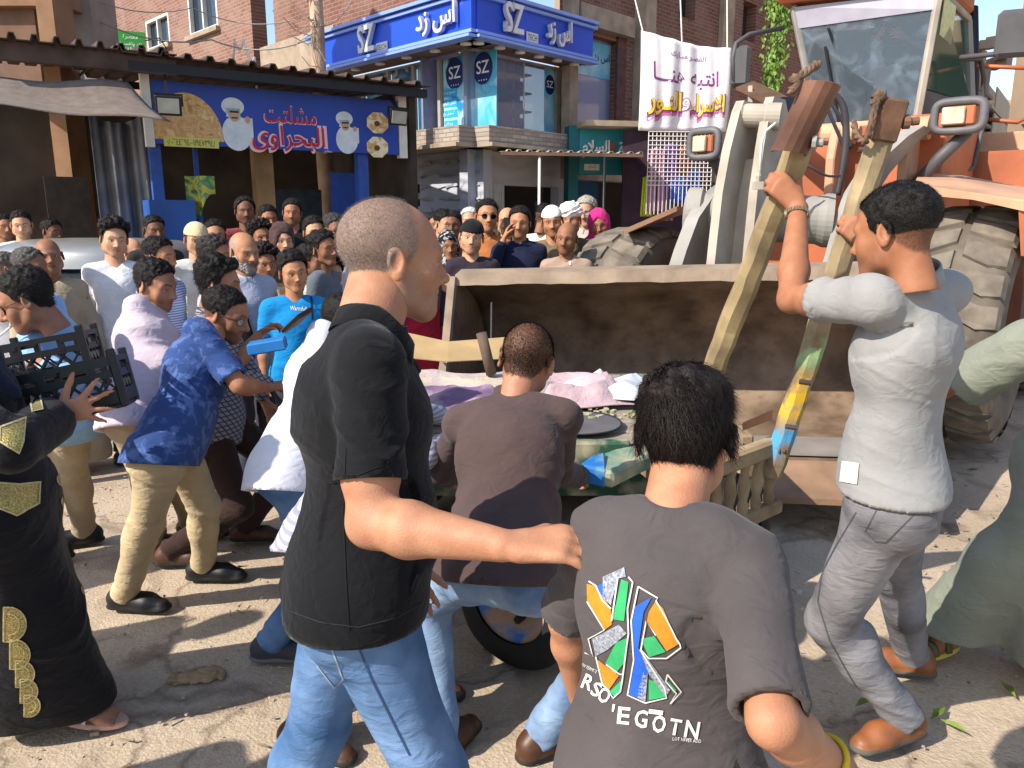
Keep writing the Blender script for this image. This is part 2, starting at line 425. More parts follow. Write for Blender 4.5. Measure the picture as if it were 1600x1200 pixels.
# ---------------------------------------------------------------- vertical planes things are built against
class Fr:
    """local frame: x along the wall, y out of it towards the street, z up"""
    def __init__(s, P0, d):
        s.P = np.array([P0[0], P0[1], 0.0]); s.x = norm((d[0], d[1], 0)); s.y = np.array([-s.x[1], s.x[0], 0.0]); s.rot = math.atan2(s.x[1], s.x[0])
    def loc(s, px, py, off=0.0):
        r = ray(px, py); o = np.array([0, 0, CAM_H]) - (s.P + s.y * off); t = -np.dot(o, s.y) / np.dot(r, s.y); p = o + r * t
        return float(np.dot(p, s.x)), float(p[2])
    def w(s, x, y, z): return s.P + s.x * x + s.y * y + np.array([0, 0, z])
    def thing(s, name, label, cat, group=None, kind=None):
        o = thing(name, label, cat, group, kind); o.location = s.P; o.rotation_euler = (0, 0, s.rot); return o
    def set(s, o): o.location = s.P; o.rotation_euler = (0, 0, s.rot); return o
def text(fr_parent, name, s, x, y, z, m, **kw):
    """flat or raised lettering standing in a wall frame, read from the street"""
    me = text_mesh(s, **kw); me.materials.append(m); o = put(name, me, fr_parent)
    o.matrix_local = Matrix(((-1, 0, 0, x), (0, 0, 1, y), (0, 1, 0, z), (0, 0, 0, 1))); return o
def rect(m, x0, x1, z0, z1, y, d=.006): return m.box(((x0 + x1) / 2, y, (z0 + z1) / 2), (abs(x1 - x0), d, abs(z1 - z0)))
def disc(m, x, z, rx, rz, y, d=.006, n=28, a0=0, a1=360, power=1):
    P = [(x + rx * math.cos(R(a0 + (a1 - a0) * k / n)), y, z + rz * math.sin(R(a0 + (a1 - a0) * k / n))) for k in range(n + (0 if a1 - a0 == 360 else 1))]
    return m.prism(P, (0, d, 0))
def holed(m, x0, x1, z0, z1, holes, th, y=0):
    xs = sorted({x0, x1, *[h for q in holes for h in q[:2]]}); zs = sorted({z0, z1, *[h for q in holes for h in q[2:]]})
    for a, b in zip(xs, xs[1:]):
        run = None
        for c, d in zip(zs, zs[1:]):
            if any(h[0] <= (a + b) / 2 <= h[1] and h[2] <= (c + d) / 2 <= h[3] for h in holes):
                if run: rect(m, a, b, run[0], run[1], y - th / 2, th); run = None
            else: run = (run[0] if run else c, d)
        if run: rect(m, a, b, run[0], run[1], y - th / 2, th)
    return m
def brick_mat(name, c1, c2, mortar, scale=1.0):
    m, nt, b = base_mat(name); b.inputs["Roughness"].default_value = .95; b.inputs["Specular IOR Level"].default_value = .1
    tc = nd(nt, "ShaderNodeTexCoord"); sx = nd(nt, "ShaderNodeSeparateXYZ"); cb = nd(nt, "ShaderNodeCombineXYZ"); nt.links.new(tc.outputs["Object"], sx.inputs[0])
    nt.links.new(sx.outputs[0], cb.inputs[0]); nt.links.new(sx.outputs[2], cb.inputs[1])
    nz = nd(nt, "ShaderNodeTexNoise", Scale=3, Detail=3); nt.links.new(tc.outputs["Object"], nz.inputs["Vector"])
    ad = nd(nt, "ShaderNodeVectorMath", operation='MULTIPLY_ADD'); ad.inputs[1].default_value = (.02, .02, 0); nt.links.new(nz.outputs["Color"], ad.inputs[0]); nt.links.new(cb.outputs[0], ad.inputs[2])
    br = nd(nt, "ShaderNodeTexBrick", Scale=1.0); br.inputs["Brick Width"].default_value = .21 * scale; br.inputs["Row Height"].default_value = .075 * scale; br.inputs["Mortar Size"].default_value = .009; br.inputs["Mortar Smooth"].default_value = .4; br.inputs["Bias"].default_value = -.1
    br.inputs["Color1"].default_value = c4(rgb(c1)); br.inputs["Color2"].default_value = c4(rgb(c2)); br.inputs["Mortar"].default_value = c4(rgb(mortar)); nt.links.new(ad.outputs[0], br.inputs["Vector"])
    n2 = nd(nt, "ShaderNodeTexNoise", Scale=.9, Detail=6); nt.links.new(tc.outputs["Object"], n2.inputs["Vector"])
    mx = nd(nt, "ShaderNodeMix", data_type='RGBA'); mr = nd(nt, "ShaderNodeMapRange"); mr.inputs[1].default_value = .45; mr.inputs[2].default_value = .75; mr.inputs[4].default_value = .45
    nt.links.new(n2.outputs["Fac"], mr.inputs[0]); nt.links.new(mr.outputs[0], mx.inputs[0]); nt.links.new(br.outputs["Color"], mx.inputs[6]); mx.inputs[7].default_value = c4(rgb('#a08a7c')); nt.links.new(mx.outputs[2], b.inputs["Base Color"])
    iv = nd(nt, "ShaderNodeMath", operation='MULTIPLY_ADD'); iv.inputs[1].default_value = -1; nt.links.new(br.outputs["Fac"], iv.inputs[0]); nt.links.new(nz.outputs["Fac"], iv.inputs[2]); bump(nt, b, iv.outputs[0], .6, .02)
    return m
def glass_mat(name, tint, alpha=.45, rough=.04):
    m, nt, b = base_mat(name); b.inputs["Base Color"].default_value = c4(rgb(tint)); b.inputs["Roughness"].default_value = rough; b.inputs["Specular IOR Level"].default_value = .6
    b.inputs["Alpha"].default_value = alpha; return m
def print_mat(name, cols, scale=3, detail=2, dist=.5, rough=.5):
    """a printed picture seen from afar: soft patches of a few inks"""
    m, nt, b = base_mat(name); b.inputs["Roughness"].default_value = rough
    tc = nd(nt, "ShaderNodeTexCoord"); n = nd(nt, "ShaderNodeTexNoise", Scale=scale, Detail=detail, Distortion=dist); nt.links.new(tc.outputs["Object"], n.inputs["Vector"])
    r = nd(nt, "ShaderNodeValToRGB"); el = r.color_ramp.elements
    for i, c in enumerate(cols):
        p = .32 + .36 * i / max(len(cols) - 1, 1); e = el[i] if i < 2 else el.new(p); e.position = p; e.color = c4(rgb(c))
    nt.links.new(n.outputs["Fac"], r.inputs[0]); nt.links.new(r.outputs[0], b.inputs["Base Color"]); return m

# ---------------------------------------------------------------- ground and air around
gm, nt, b = base_mat("dusty ground"); b.inputs["Roughness"].default_value = .95; b.inputs["Specular IOR Level"].default_value = .12
tc = nd(nt, "ShaderNodeTexCoord")
n1 = nd(nt, "ShaderNodeTexNoise", Scale=.9, Detail=8, Roughness=.6); n2 = nd(nt, "ShaderNodeTexNoise", Scale=55, Detail=5, Roughness=.7); n3 = nd(nt, "ShaderNodeTexVoronoi", Scale=90); n4 = nd(nt, "ShaderNodeTexNoise", Scale=3.1, Detail=6, Distortion=.8)
for n in (n1, n2, n3, n4): nt.links.new(tc.outputs["Object"], n.inputs["Vector"])
r1 = nd(nt, "ShaderNodeValToRGB"); r1.color_ramp.elements[0].position, r1.color_ramp.elements[1].position = .32, .68; r1.color_ramp.elements[0].color = c4(rgb('#ab9984')); r1.color_ramp.elements[1].color = c4(rgb('#c6b49d'))
nt.links.new(n1.outputs["Fac"], r1.inputs[0])
mx = nd(nt, "ShaderNodeMix", data_type='RGBA', blend_type='MULTIPLY'); mx.inputs[0].default_value = .42; r2 = nd(nt, "ShaderNodeValToRGB"); r2.color_ramp.elements[0].position, r2.color_ramp.elements[1].position = .3, .6; r2.color_ramp.elements[0].color = (.45, .42, .4, 1); nt.links.new(n2.outputs["Fac"], r2.inputs[0])
nt.links.new(r1.outputs[0], mx.inputs[6]); nt.links.new(r2.outputs[0], mx.inputs[7])
st = nd(nt, "ShaderNodeMix", data_type='RGBA'); r4 = nd(nt, "ShaderNodeMapRange"); r4.inputs[1].default_value, r4.inputs[2].default_value, r4.inputs[4].default_value = .55, .70, .6; nt.links.new(n4.outputs["Fac"], r4.inputs[0]); nt.links.new(r4.outputs[0], st.inputs[0]); nt.links.new(mx.outputs[2], st.inputs[6]); st.inputs[7].default_value = c4(rgb('#6c5c4e')); nt.links.new(st.outputs[2], b.inputs["Base Color"])
vc = nd(nt, "ShaderNodeTexVoronoi", Scale=.55, feature='DISTANCE_TO_EDGE'); nw = nd(nt, "ShaderNodeTexNoise", Scale=2.2, Detail=5); nt.links.new(tc.outputs["Object"], nw.inputs["Vector"]); va = nd(nt, "ShaderNodeVectorMath", operation='MULTIPLY_ADD'); va.inputs[1].default_value = (.9, .9, 0); nt.links.new(nw.outputs["Color"], va.inputs[0]); nt.links.new(tc.outputs["Object"], va.inputs[2]); nt.links.new(va.outputs[0], vc.inputs["Vector"])
cm = nd(nt, "ShaderNodeMapRange"); cm.inputs[1].default_value, cm.inputs[2].default_value, cm.inputs[3].default_value, cm.inputs[4].default_value = .0, .012, .55, 0; nt.links.new(vc.outputs["Distance"], cm.inputs[0])
ck_ = nd(nt, "ShaderNodeMix", data_type='RGBA'); nt.links.new(cm.outputs[0], ck_.inputs[0]); nt.links.new(st.outputs[2], ck_.inputs[6]); ck_.inputs[7].default_value = c4(rgb('#5a4c40')); nt.links.new(ck_.outputs[2], b.inputs["Base Color"])
ad = nd(nt, "ShaderNodeMath", operation='MULTIPLY_ADD'); ad.inputs[1].default_value = .4; nt.links.new(n3.outputs["Distance"], ad.inputs[0]); nt.links.new(n2.outputs["Fac"], ad.inputs[2]); bump(nt, b, ad.outputs[0], .5, .012)
gx, gy = np.meshgrid(np.concatenate([[-400, -60], np.linspace(-14, 16, 121), [60, 400]]), np.concatenate([[-60, -8], np.linspace(-2, 24, 105), [80, 600]]), indexing='ij')
gp = np.stack([gx.ravel(), gy.ravel(), 0 * gx.ravel()], 1); gp[:, 2] = .018 * fbm(gp * .9, 3) * (np.abs(gp[:, 0]) < 15) * (gp[:, 1] > -3) * (gp[:, 1] < 25) - .012
nx, ny = gx.shape; ii = (np.arange(nx - 1)[:, None] * ny + np.arange(ny - 1)[None, :]).ravel()
put("ground", new_mesh("ground", gp, np.stack([ii, ii + ny, ii + ny + 1, ii + 1], 1), [gm], True), kind='structure')

# ---------------------------------------------------------------- the corner building
M_brick = brick_mat("brick", '#8a685c', '#775349', '#9a8a7e'); M_brick2 = brick_mat("brick old", '#80594e', '#6d483f', '#8d7c70')
M_conc = mat('concrete', '#9a8a78', .95, var=.25, scale=4, bmp=.3, bscale=25); M_conc2 = mat('brown plaster', '#6e5546', .95, var=.3, scale=2.5, bmp=.3)
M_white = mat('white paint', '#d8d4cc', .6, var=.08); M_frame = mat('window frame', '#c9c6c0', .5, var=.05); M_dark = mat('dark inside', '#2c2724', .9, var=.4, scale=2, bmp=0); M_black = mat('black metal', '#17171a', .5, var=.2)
M_blue = mat('sign blue', '#1247c8', .4, var=.14, scale=1.1, bmp=.03, bscale=3, spec=.5); M_blue2 = mat('sign trim blue', '#7f9be0', .35, var=.05, bmp=0); M_letter = mat('steel letters', '#cfcfd4', .35, var=.05, metal=.2)
M_pane = glass_mat('window pane', '#2a3440', .75); M_shop = glass_mat('shop glass', '#8890ac', .55, .03)
W1 = Fr((-.6, 13.0), (-.707, .707)); W2 = Fr((-.6, 13.0), (-.688, -.725))
bld = W1.thing("brick_building", "pinkish brick corner building with a phone shop on its first floor", "building")
q = lambda fr, px, py, off=0: fr.loc(px, py, off)
tA = q(W1, 395, 60)[0]; tB = q(W1, 140, 60)[0]; tD = q(W1, 430, 60)[0]
wins = []
for (x0, x1, y0, y1) in ((231, 262, 18, 78), (297, 335, -40, 54), (168, 190, 50, 100)):
    a, zb = q(W1, x0, y1); c, zt = q(W1, x1, y0); a2, zb2 = q(W1, x1, y1 - 6); wins.append((min(a, c), max(a, c), (zb + zb2) / 2, zt))
m = MB(); holed(m, tA, tB + 6, 2.6, 8.55, wins, .35); m.build("brick_wall", M_brick, bld)
m = MB(); holed(m, 0.0, tD, 5.04, 13, [], .35); m.build("brick_wall", M_brick2, bld)
m = MB(); m.box(((tA + tD) / 2, -.9, 6), (tD - tA - .01, .3, 8)); m.build("recessed_wall", M_brick2, bld)
m = MB(); m.box((tB + 3 + (tA - tB) / 2, -.12, 8.68), ((tB - tA) + 6, .55, .26)); m.build("parapet", M_conc, bld)
# arched balcony opening with iron bars in the recess
ax0, ax1 = tD - .02, tA + .02; m = MB()
for k in range(9): x = ax1 + (ax0 - ax1) * (k + .5) / 9 + 0; m.tube([(x, -.55, 4.4), (x, -.55, 7.0)], .012, 5)
for z in (4.4, 5.3, 6.2, 7.0): m.bar((ax0, -.55, z), (ax1, -.55, z), .03)
m.build("balcony_bars", M_conc2, bld)
m = MB(); m.box(((tA + tD) / 2, -.35, 4.2), (tA - tD + .3, .9, .25)); m.build("balcony_slab", M_conc, bld)
m = MB(); P = [(ax0 + (ax1 - ax0) * k / 10, -.2, 7.5 + .45 * math.sin(math.pi * k / 10)) for k in range(11)] + [(ax1, -.2, 8.4), (ax0, -.2, 8.4)]; m.prism(P, (0, .22, 0)); m.build("arch", M_white, bld)
for (x0, x1, z0, z1) in wins[:2]:
    m = MB(); w = .07
    rect(m, x0, x1, z1 - w, z1, -.05, .1); rect(m, x0, x1, z0, z0 + w, -.05, .1)
    for x in (x0 + w / 2, (x0 + x1) / 2, x1 - w / 2): rect(m, x - w / 2, x + w / 2, z0 + w, z1 - w, -.05, .1)
    f_ = m.build("window", M_frame, bld); m = MB(); rect(m, x0 + .02, x1 - .02, z0 + .02, z1 - .02, -.12, .02); m.build("pane", M_pane, f_)
    m = MB(); rect(m, x0 - .1, x1 + .1, z0 - .1, z0 - .003, .03, .16); m.build("sill", M_conc, f_)
x0, x1, z0, z1 = wins[2]; m = MB(); rect(m, x0, x1, z0, z1, -.3, .04); m.build("window", M_dark, bld)
# concrete frame round the first-floor shop, left of the blue sign
xa, za = q(W1, 432, 130); xb, zb = q(W1, 520, 95)
m = MB(); holed(m, xb - .1, xa + .6, 2.8, 5.3, [(xb + .15, xa + .25, 2.95, 4.6)], .3, .02); m.build("shop_frame", M_conc, bld)
m = MB(); rect(m, xb + .15, xa + .25, 2.95, 4.6, -.1, .03); sp_ = m.build("shop_window", mat('pale poster', '#b6bcc6', .3, var=.1, bmp=0), bld)
text(sp_, "lettering", 'اس زد', xb + .75, -.078, 3.75, M_black, ar=True, width=.9, ext=.004, off=.012)
# first floor under the sign: corner glass, posters, ledge
sL = q(W1, 521, 100)[0]; zS0, zS1 = 4.37, 5.01; zW0, zW1 = 3.12, 4.33
e2 = -2.44
m = MB(); holed(m, .25, sL, 2.9, zS0, [(.04, sL - .3, zW0, zW1)], .25, -.25); m.build("corner_wall", M_conc, bld)
post = MB()
px_edges = [(762, 722), (717, 680), (676, 640), (634, 600), (596, 560)]
M_p1 = print_mat('poster cyan', ['#0d55a8', '#16a6d8', '#a6d8e4', '#1280c8'], 1.6, 3, .8); M_p2 = print_mat('poster pale', ['#b9cfd8', '#7fb8cc', '#35a8cf', '#c6d4da'], 1.2, 3, .6); M_p3 = print_mat('poster dark', ['#14202c', '#5d8ca0', '#11486c', '#c0ccd0'], 2.2, 3, 1)
M_navy = mat('navy print', '#18265e', .5, var=.05, bmp=0); M_wprint = mat('white print', '#dfe3e6', .5, var=.03, bmp=0)
for k, (p0, p1) in enumerate(px_edges):
    x0, x1 = q(W1, p0, 160, -.1)[0], q(W1, p1, 160, -.1)[0]
    m = MB(); rect(m, x0, x1, zW0, zW1, -.3, .02); po = m.build("window_poster", [M_p2, M_p1, M_p1, M_p3, M_p3][k], bld)
    m = MB(); rect(m, x1 + .02, x1 + .09, zW0, zW1, -.26, .07); m.build("window_mullion", mat('alu', '#a89a8c', .5, var=.1), bld)
    xc = (x0 + x1) / 2; zc = 4.02
    if k in (0, 1):
        m = MB(); disc(m, xc, zc + .05, .23, .25, -.288, .004); lg = m.build("round_logo", M_navy, po); text(lg, "lettering", 'SZ', xc, -.281, zc + .07, M_wprint, width=.3, off=.008)
        text(lg, "lettering", '• • • •', xc, -.281, zc - .13, M_wprint, width=.2)
        if k == 1:
            for i in range(4):
                m = MB(); rect(m, xc - .05, x1 - .02, 3.72 - i * .17, 3.84 - i * .17, -.286, .005); bb = m.build("price_bar", mat('cyan print', '#1aa2d4', .5, var=.05, bmp=0), po)
                text(bb, "lettering", ['خصوم لوحات', 'كاش تليفون', 'تسهيل بيع', 'بيع كاش'][i].replace('خ', 'ح'), xc + .17, -.28, 3.78 - i * .17, M_wprint, ar=True, height=.075)
    if k in (2, 3):
        m = MB(); rect(m, xc - .16, xc + .12, 3.5, 3.72, -.286, .005); rect(m, xc - .1, xc + .16, 3.28, 3.44, -.286, .005); m.build("print_block", M_wprint, po)
# the right face: big glass with shelves behind, corner poster, ledge
bw = W2.thing("glass_shopfront", "first-floor corner glass front showing pale shelves, round logo poster at its right end", "shop front")
m = MB(); holed(m, e2, -.03, 2.95, zS0, [(e2 + .12, -.03, zW0 - .05, zW1)], .2, -.25); m.build("front_frame", M_conc, bw)
m = MB(); rect(m, e2 + .12, -.03, zW0 - .05, zW1, -.3, .012); m.build("glass", M_shop, bw)
m = MB(); rect(m, e2, 0, 2.95, 4.7, -1.3, .05); m.build("back_wall", mat('lavender wall', '#7c7a94', .8, var=.1), bw)
for i in range(4):
    m = MB(); rect(m, e2 + .3, -.35, 3.28 + .32 * i, 3.31 + .32 * i, -.9, .4); sh = m.build("shelf", mat('pale shelf', '#9a9cb0', .6, var=.1), bw)
    m = MB()
    for k in range(7):
        if random.random() < .75: x = e2 + .45 + k * .24; m.box((x, -.85, 3.4 + .32 * i), (.07 + .06 * random.random(), .1, .17 + .05 * random.random()))
    m.build("goods", mat('white goods', '#c4c6d2', .4, var=.2), sh)
for x in (e2 + .95, e2 + 1.75): m = MB(); rect(m, x, x + .02, zW0, zW1, -.29, .02); m.build("glass_joint", M_frame, bw)
m = MB(); rect(m, e2 + .14, e2 + .42, zW0, zW1, -.285, .01); po = m.build("window_poster", M_p2, bw)
m = MB(); disc(m, e2 + .28, 4.05, .13, .17, -.278, .004); lg = m.build("round_logo", M_navy, po); text(lg, "lettering", 'SZ', e2 + .28, -.272, 4.06, M_wprint, width=.18, off=.008)
M_tile = brick_mat("ledge tiles", '#8c8078', '#b0a496', '#8a7c70', .9)
m = MB(); m.box((sL * .42, .0, 3.0), (sL * .86, .75, .26)); m.build("tiled_ledge", M_tile, bld); m = MB(); m.box((sL * .42, .02, 2.84), (sL * .86, .85, .06)); m.build("ledge_lip", M_conc, bld)
m = MB(); m.box((e2 / 2 - .1, .0, 3.0), (-e2 + .3, .75, .26)); m.build("tiled_ledge", M_tile, bw); m = MB(); m.box((e2 / 2 - .1, .02, 2.84), (-e2 + .3, .85, .06)); m.build("ledge_lip", M_conc, bw)
# the blue fascia sign on both faces
for fr, x0, x1, nm, lab in ((W1, -.46, sL, 'l', 'sunlit long face of the blue corner sign with SZ and raised Arabic letters'), (W2, e2, .38, 'r', 'shaded short face of the blue corner sign beside the brick pier')):
    sg = fr.thing("shop_sign", lab, "sign", "blue corner signs")
    m = MB(); rect(m, x0, x1, zS0 + .08, zS1 - .1, .42, .1); m.build("sign_panel", M_blue, sg)
    m = MB(); ex = .06
    for z0, z1, d in ((zS1 - .1, zS1 - .055, .05), (zS1 - .03, zS1 + .02, .1), (zS0 - .03, zS0 + .01, .1), (zS0 + .035, zS0 + .08, .05)): rect(m, x0 - ex, x1 + ex, z0, z1, .42 + d / 2, .12 + d)
    m.build("sign_trim", M_blue2, sg)
    m = MB(); rect(m, x0, x1, zS1 - .055, zS1 - .03, .42, .14); rect(m, x0, x1, zS0 + .01, zS0 + .035, .42, .14); m.build("sign_band", M_blue, sg)
    m = MB(); m.box(((x0 + x1) / 2, .12, zS0 + .0), (x1 - x0, .5, .03)); m.build("soffit", M_conc2, sg)
    n = 6
    for k in range(n):
        x = x0 + (x1 - x0) * (k + .5) / n; m = MB(); m.lathe((x, .25, zS0 - .03), (0, 0, -1), [(.0, -.02), (.085, -.02), (.09, .02), (.0, .03)], 14); m.build("downlight", M_white, sg, True)
    for (cx, cz, s_, wd, ar) in (((q(W1, 580, 80, .45)[0], 4.70, 'SZ', .48, 0), (q(W1, 688, 50, .45)[0], 4.70, 'اس زد', .95, 1), (q(W1, 600, 94, .45)[0], 4.52, 'TECH', .26, 0)) if nm == 'l' else ((q(W2, 797, 45, .45)[0], 4.73, 'SZ', .42, 0), (q(W2, 868, 65, .45)[0], 4.69, 'اس زد', .62, 1), (q(W2, 829, 72, .45)[0], 4.53, 'TECH', .22, 0))):
        if s_ == 'SZ':
            text(sg, "lettering", 'SZ', cx, .53, cz, M_letter, width=wd, height=.44, ext=.035, off=.02)
            m = MB()
            for (dx, dz, l) in ((-.35 * wd, .21, .16), (.1 * wd, -.2, .2)): m.box((cx + dx * .3, .53, cz + dz), (.01, .06, .02))
            for (dx, dz) in ((-.44, -.15), (-.08, .16)): m.box((cx - dx * wd, .53, cz + dz), (.025, .07, .13))
            m.build("letter_serif", M_letter, sg)
        elif ar: text(sg, "lettering", s_, cx, .53, cz, M_letter, ar=True, width=wd, height=.42, ext=.035, off=.02)
        else:
            m = MB(); rect(m, cx - wd / 2 - .03, cx + wd / 2 + .03, cz - .075, cz + .075, .485, .012); pb = m.build("plate", M_letter, sg); text(pb, "lettering", s_, cx, .493, cz, M_navy, width=wd, height=.09)
# ground floor: relief-panelled walls, dark doorway, small window
M_relief, nt, b = base_mat("relief panels"); b.inputs["Roughness"].default_value = .75
tc = nd(nt, "ShaderNodeTexCoord"); wv = nd(nt, "ShaderNodeTexWave", Scale=1.4, Distortion=7, Detail=0); wv.bands_direction = 'Z'; wv.inputs["Detail Scale"].default_value = 1.0; nt.links.new(tc.outputs["Object"], wv.inputs["Vector"])
b.inputs["Base Color"].default_value = c4(rgb('#a9abb4')); bump(nt, b, wv.outputs["Fac"], .5, .03)
gx0 = q(W1, 585, 300, -.2)[0]; hole = (q(W1, 656, 300, -.2)[0], q(W1, 620, 300, -.2)[0], 1.9, 2.3)
m = MB(); holed(m, .02, gx0, 0, 2.8, [hole], .2, -.2); gw = m.build("relief_wall", M_relief, bld)
rows = []
m = MB()
for i in range(11):
    for j in range(14):                                     # raised lens-shaped ridges in pairs of columns
        x = .35 + i * .36 + (.08 if i % 2 else -.08); z = .25 + j * .18
        if x > gx0 - .2 or (hole[0] - .2 < x < hole[1] + .2 and z > 1.8): continue
        P = [(x + .17 * math.cos(a) , -.198, z + .035 * math.sin(a) + .05 * math.sin(a * .5 + j)) for a in np.linspace(0, 2 * math.pi, 10, endpoint=False)]; m.prism(P, (0, .022, 0))
m.build("relief_ridges", M_relief, gw, kind='stuff')
m = MB(); rect(m, hole[0], hole[1], hole[2], hole[3], -.38, .03); m.build("small_window", M_dark, bld)
dz = 2.25; d0, d1 = q(W2, 873, 300, -.2)[0], q(W2, 788, 300, -.2)[0]
m = MB(); holed(m, e2 - .3, -.02, 0, 2.8, [(d0, d1, 0, dz)], .2, -.2); m.build("relief_wall", M_relief, bw)
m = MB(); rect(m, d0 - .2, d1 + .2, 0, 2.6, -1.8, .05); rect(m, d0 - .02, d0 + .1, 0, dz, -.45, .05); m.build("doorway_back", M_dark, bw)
m = MB(); rect(m, d0 + .12, d0 + .32, .2, 2.0, -.5, .03); m.build("poster_stand", M_p3, bw)
m = MB(); m.lathe(W1.P * 0 + np.array([(d0 + d1) / 2, -1.0, .9]), (0, 0, 1), [(.0, 0), (.16, 0), (.17, .35), (.08, .42), (.06, .5), (0, .5)], 14); m.build("water_bottle", glass_mat('bottle', '#8fa0b4', .6), bw, True)
# brick wing beyond, and the SZ window in it
wg = W2.thing("brick_wing", "tall brick wing right of the blue sign, bare concrete lintels and dark openings", "building")
op = []
for (x0, x1, y0, y1) in ((893, 968, 66, 200), (1160, 1184, 8, 60), (1062, 1090, -30, 24), (1125, 1142, -40, 8), (1000, 1020, -40, 18)):
    a, zb = q(W2, x0, y1); c, zt = q(W2, x1, y0); op.append((min(a, c), max(a, c), zb, zt))
wend = q(W2, 1255, 100)[0]
m = MB(); holed(m, wend - 12, e2 - .02, 3.0, 15, op, .3, -.02); m.build("brick_wall", M_brick2, wg)
m = MB(); holed(m, wend - 12, e2 - .32, 0, 2.99, [(q(W2, 1000, 300)[0], q(W2, 905, 300)[0], 0, 2.4), (q(W2, 1120, 300)[0], q(W2, 1012, 300)[0], 0, 2.7)], .3, -.05); m.build("ground_wall", M_conc, wg)
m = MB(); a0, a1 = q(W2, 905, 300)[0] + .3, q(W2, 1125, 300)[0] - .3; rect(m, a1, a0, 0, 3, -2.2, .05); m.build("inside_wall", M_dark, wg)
m = MB(); a, zt = q(W2, 980, 66); rect(m, a, e2 - .05, zt + .05, zt + .4, .08, .2); m.build("lintel", M_conc, wg)
x = q(W2, 1000, 60)[0]; m = MB(); m.box((x, .1, 6), (.35, .3, 7)); x = q(W2, 1132, 60)[0]; m.box((x, .03, 8.5), (.5, .12, 12)); x = q(W2, 888, 60)[0]; m.box((x + .0, .05, 4), (.22, .2, 3.2)); m.build("pier", M_conc, wg)
x0, x1, z0, z1 = op[0]; m = MB(); rect(m, x0 + .02, x1 - .02, z0, z1, -.2, .02); wn = m.build("window", glass_mat('upper glass', '#8e94b4', .85), wg)
zm = z0 + (z1 - z0) * .6; m = MB(); rect(m, x0 + .04, x1 - .04, zm, z1 - .05, -.18, .01); po = m.build("window_poster", M_p2, wn)
xm = (x0 + x1) / 2; m = MB(); disc(m, xm + .15, zm + .42, .2, .26, -.174, .004); lg = m.build("round_logo", M_navy, po); text(lg, "lettering", 'SZ', xm + .15, -.168, zm + .44, M_wprint, width=.26, off=.008); text(lg, "lettering", 'اس زد', xm - .38, -.168, zm + .36, M_navy, ar=True, width=.5, off=.01)
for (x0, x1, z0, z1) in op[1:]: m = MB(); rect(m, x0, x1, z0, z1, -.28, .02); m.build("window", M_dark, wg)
m = MB(); x0, x1 = q(W2, 975, 150)[0], q(W2, 962, 150)[0]; rect(m, x0, x1, 3.2, 5.3, .0, .05); m.build("curtain_strip", mat('dark cloth', '#5a3f3c', .9, var=.3), wg)

# ---------------------------------------------------------------- corrugated canopy on thin posts, pharmacy sign
def corrug(fn, n, m_, name, material, parent, ribs, depth=.03, th=.006):
    """ribbed sheet over fn(u,v): ribs run along v"""
    prof = []
    for k in range(ribs):
        for a, h in ((0, 0), (.55, 0), (.66, 1), (.9, 1)): prof.append(((k + a) / ribs, h))
    prof.append((1, 0)); mb = MB(); n_ = len(prof)
    mb.add([np.array(fn(u, j / m_)) + np.array([0, 0, depth * h]) for j in range(m_ + 1) for u, h in prof], [(j * n_ + i, j * n_ + i + 1, (j + 1) * n_ + i + 1, (j + 1) * n_ + i) for j in range(m_) for i in range(n_ - 1)])
    return mb.build(name, material, parent, solid=th)
M_zinc = mat('roof sheet', '#b5aca0', .55, metal=.3, var=.3, scale=3, bmp=.1); M_rust = mat('rusty sheet', '#4a3a32', .8, var=.5, scale=3, bmp=.2)
cn = thing("corrugated_canopy", "thin corrugated canopy on two poles before the shop doorway", "canopy")
A, B_ = at(783, 236, 12.2), at(1005, 240, 12.6); A2, B2 = A + np.array([-.1, 1.6, .12]), B_ + np.array([.2, 2.6, .12])
corrug(lambda u, v: (A + (B_ - A) * u) * (1 - v) + (A2 + (B2 - A2) * u) * v, 1, 2, "roof_sheet", M_zinc, cn, 14, .03)
m = MB(); m.bar(A + np.array([0, .03, -.03]), B_ + np.array([0, .03, -.03]), .05); m.build("edge_beam", M_conc2, cn)
for px in (843, 945): p = at(px, 245, 12.35); m = MB(); m.tube([(p[0], p[1], 0), (p[0], p[1], p[2])], .022, 8); m.build("pole", M_white if px == 843 else M_black, cn, True)
PH = Fr(at(1005, 270, 14.3)[:2], (-1, -.22)); ph = PH.thing("pharmacy_sign", "teal pharmacy sign box with raised white Arabic lettering", "sign")
x0, x1 = q(PH, 1003, 240)[0], q(PH, 905, 240)[0]; z0, z1 = q(PH, 950, 272)[1], q(PH, 950, 202)[1]
M_teal = mat('teal', '#1f7f8c', .45, var=.08, bmp=.03); M_teal2 = mat('teal dark', '#0c5f66', .5, var=.1)
m = MB(); rect(m, x0, x1, z0, z1, -.15, .3); m.build("sign_box", M_teal, ph); m = MB(); rect(m, x0 - .05, x1 + .05, z1, z1 + .09, .1, .8); m.build("top_cover", M_conc, ph)
text(ph, "lettering", 'صيدلية', (x0 * .8 + x1 * .2), .03, (z0 + z1) / 2 + .02, M_white, ar=True, width=.42, height=.3, ext=.03, off=.015); text(ph, "lettering", 'السلام', (x0 * .25 + x1 * .75), .03, (z0 + z1) / 2 + .04, M_white, ar=True, width=.5, height=.3, ext=.03, off=.015)
m = MB(); disc(m, (x0 + x1) / 2, (z0 + z1) / 2 + .08, .09, .1, .005, .03); m.build("emblem", mat('bronze', '#7a5140', .5), ph)
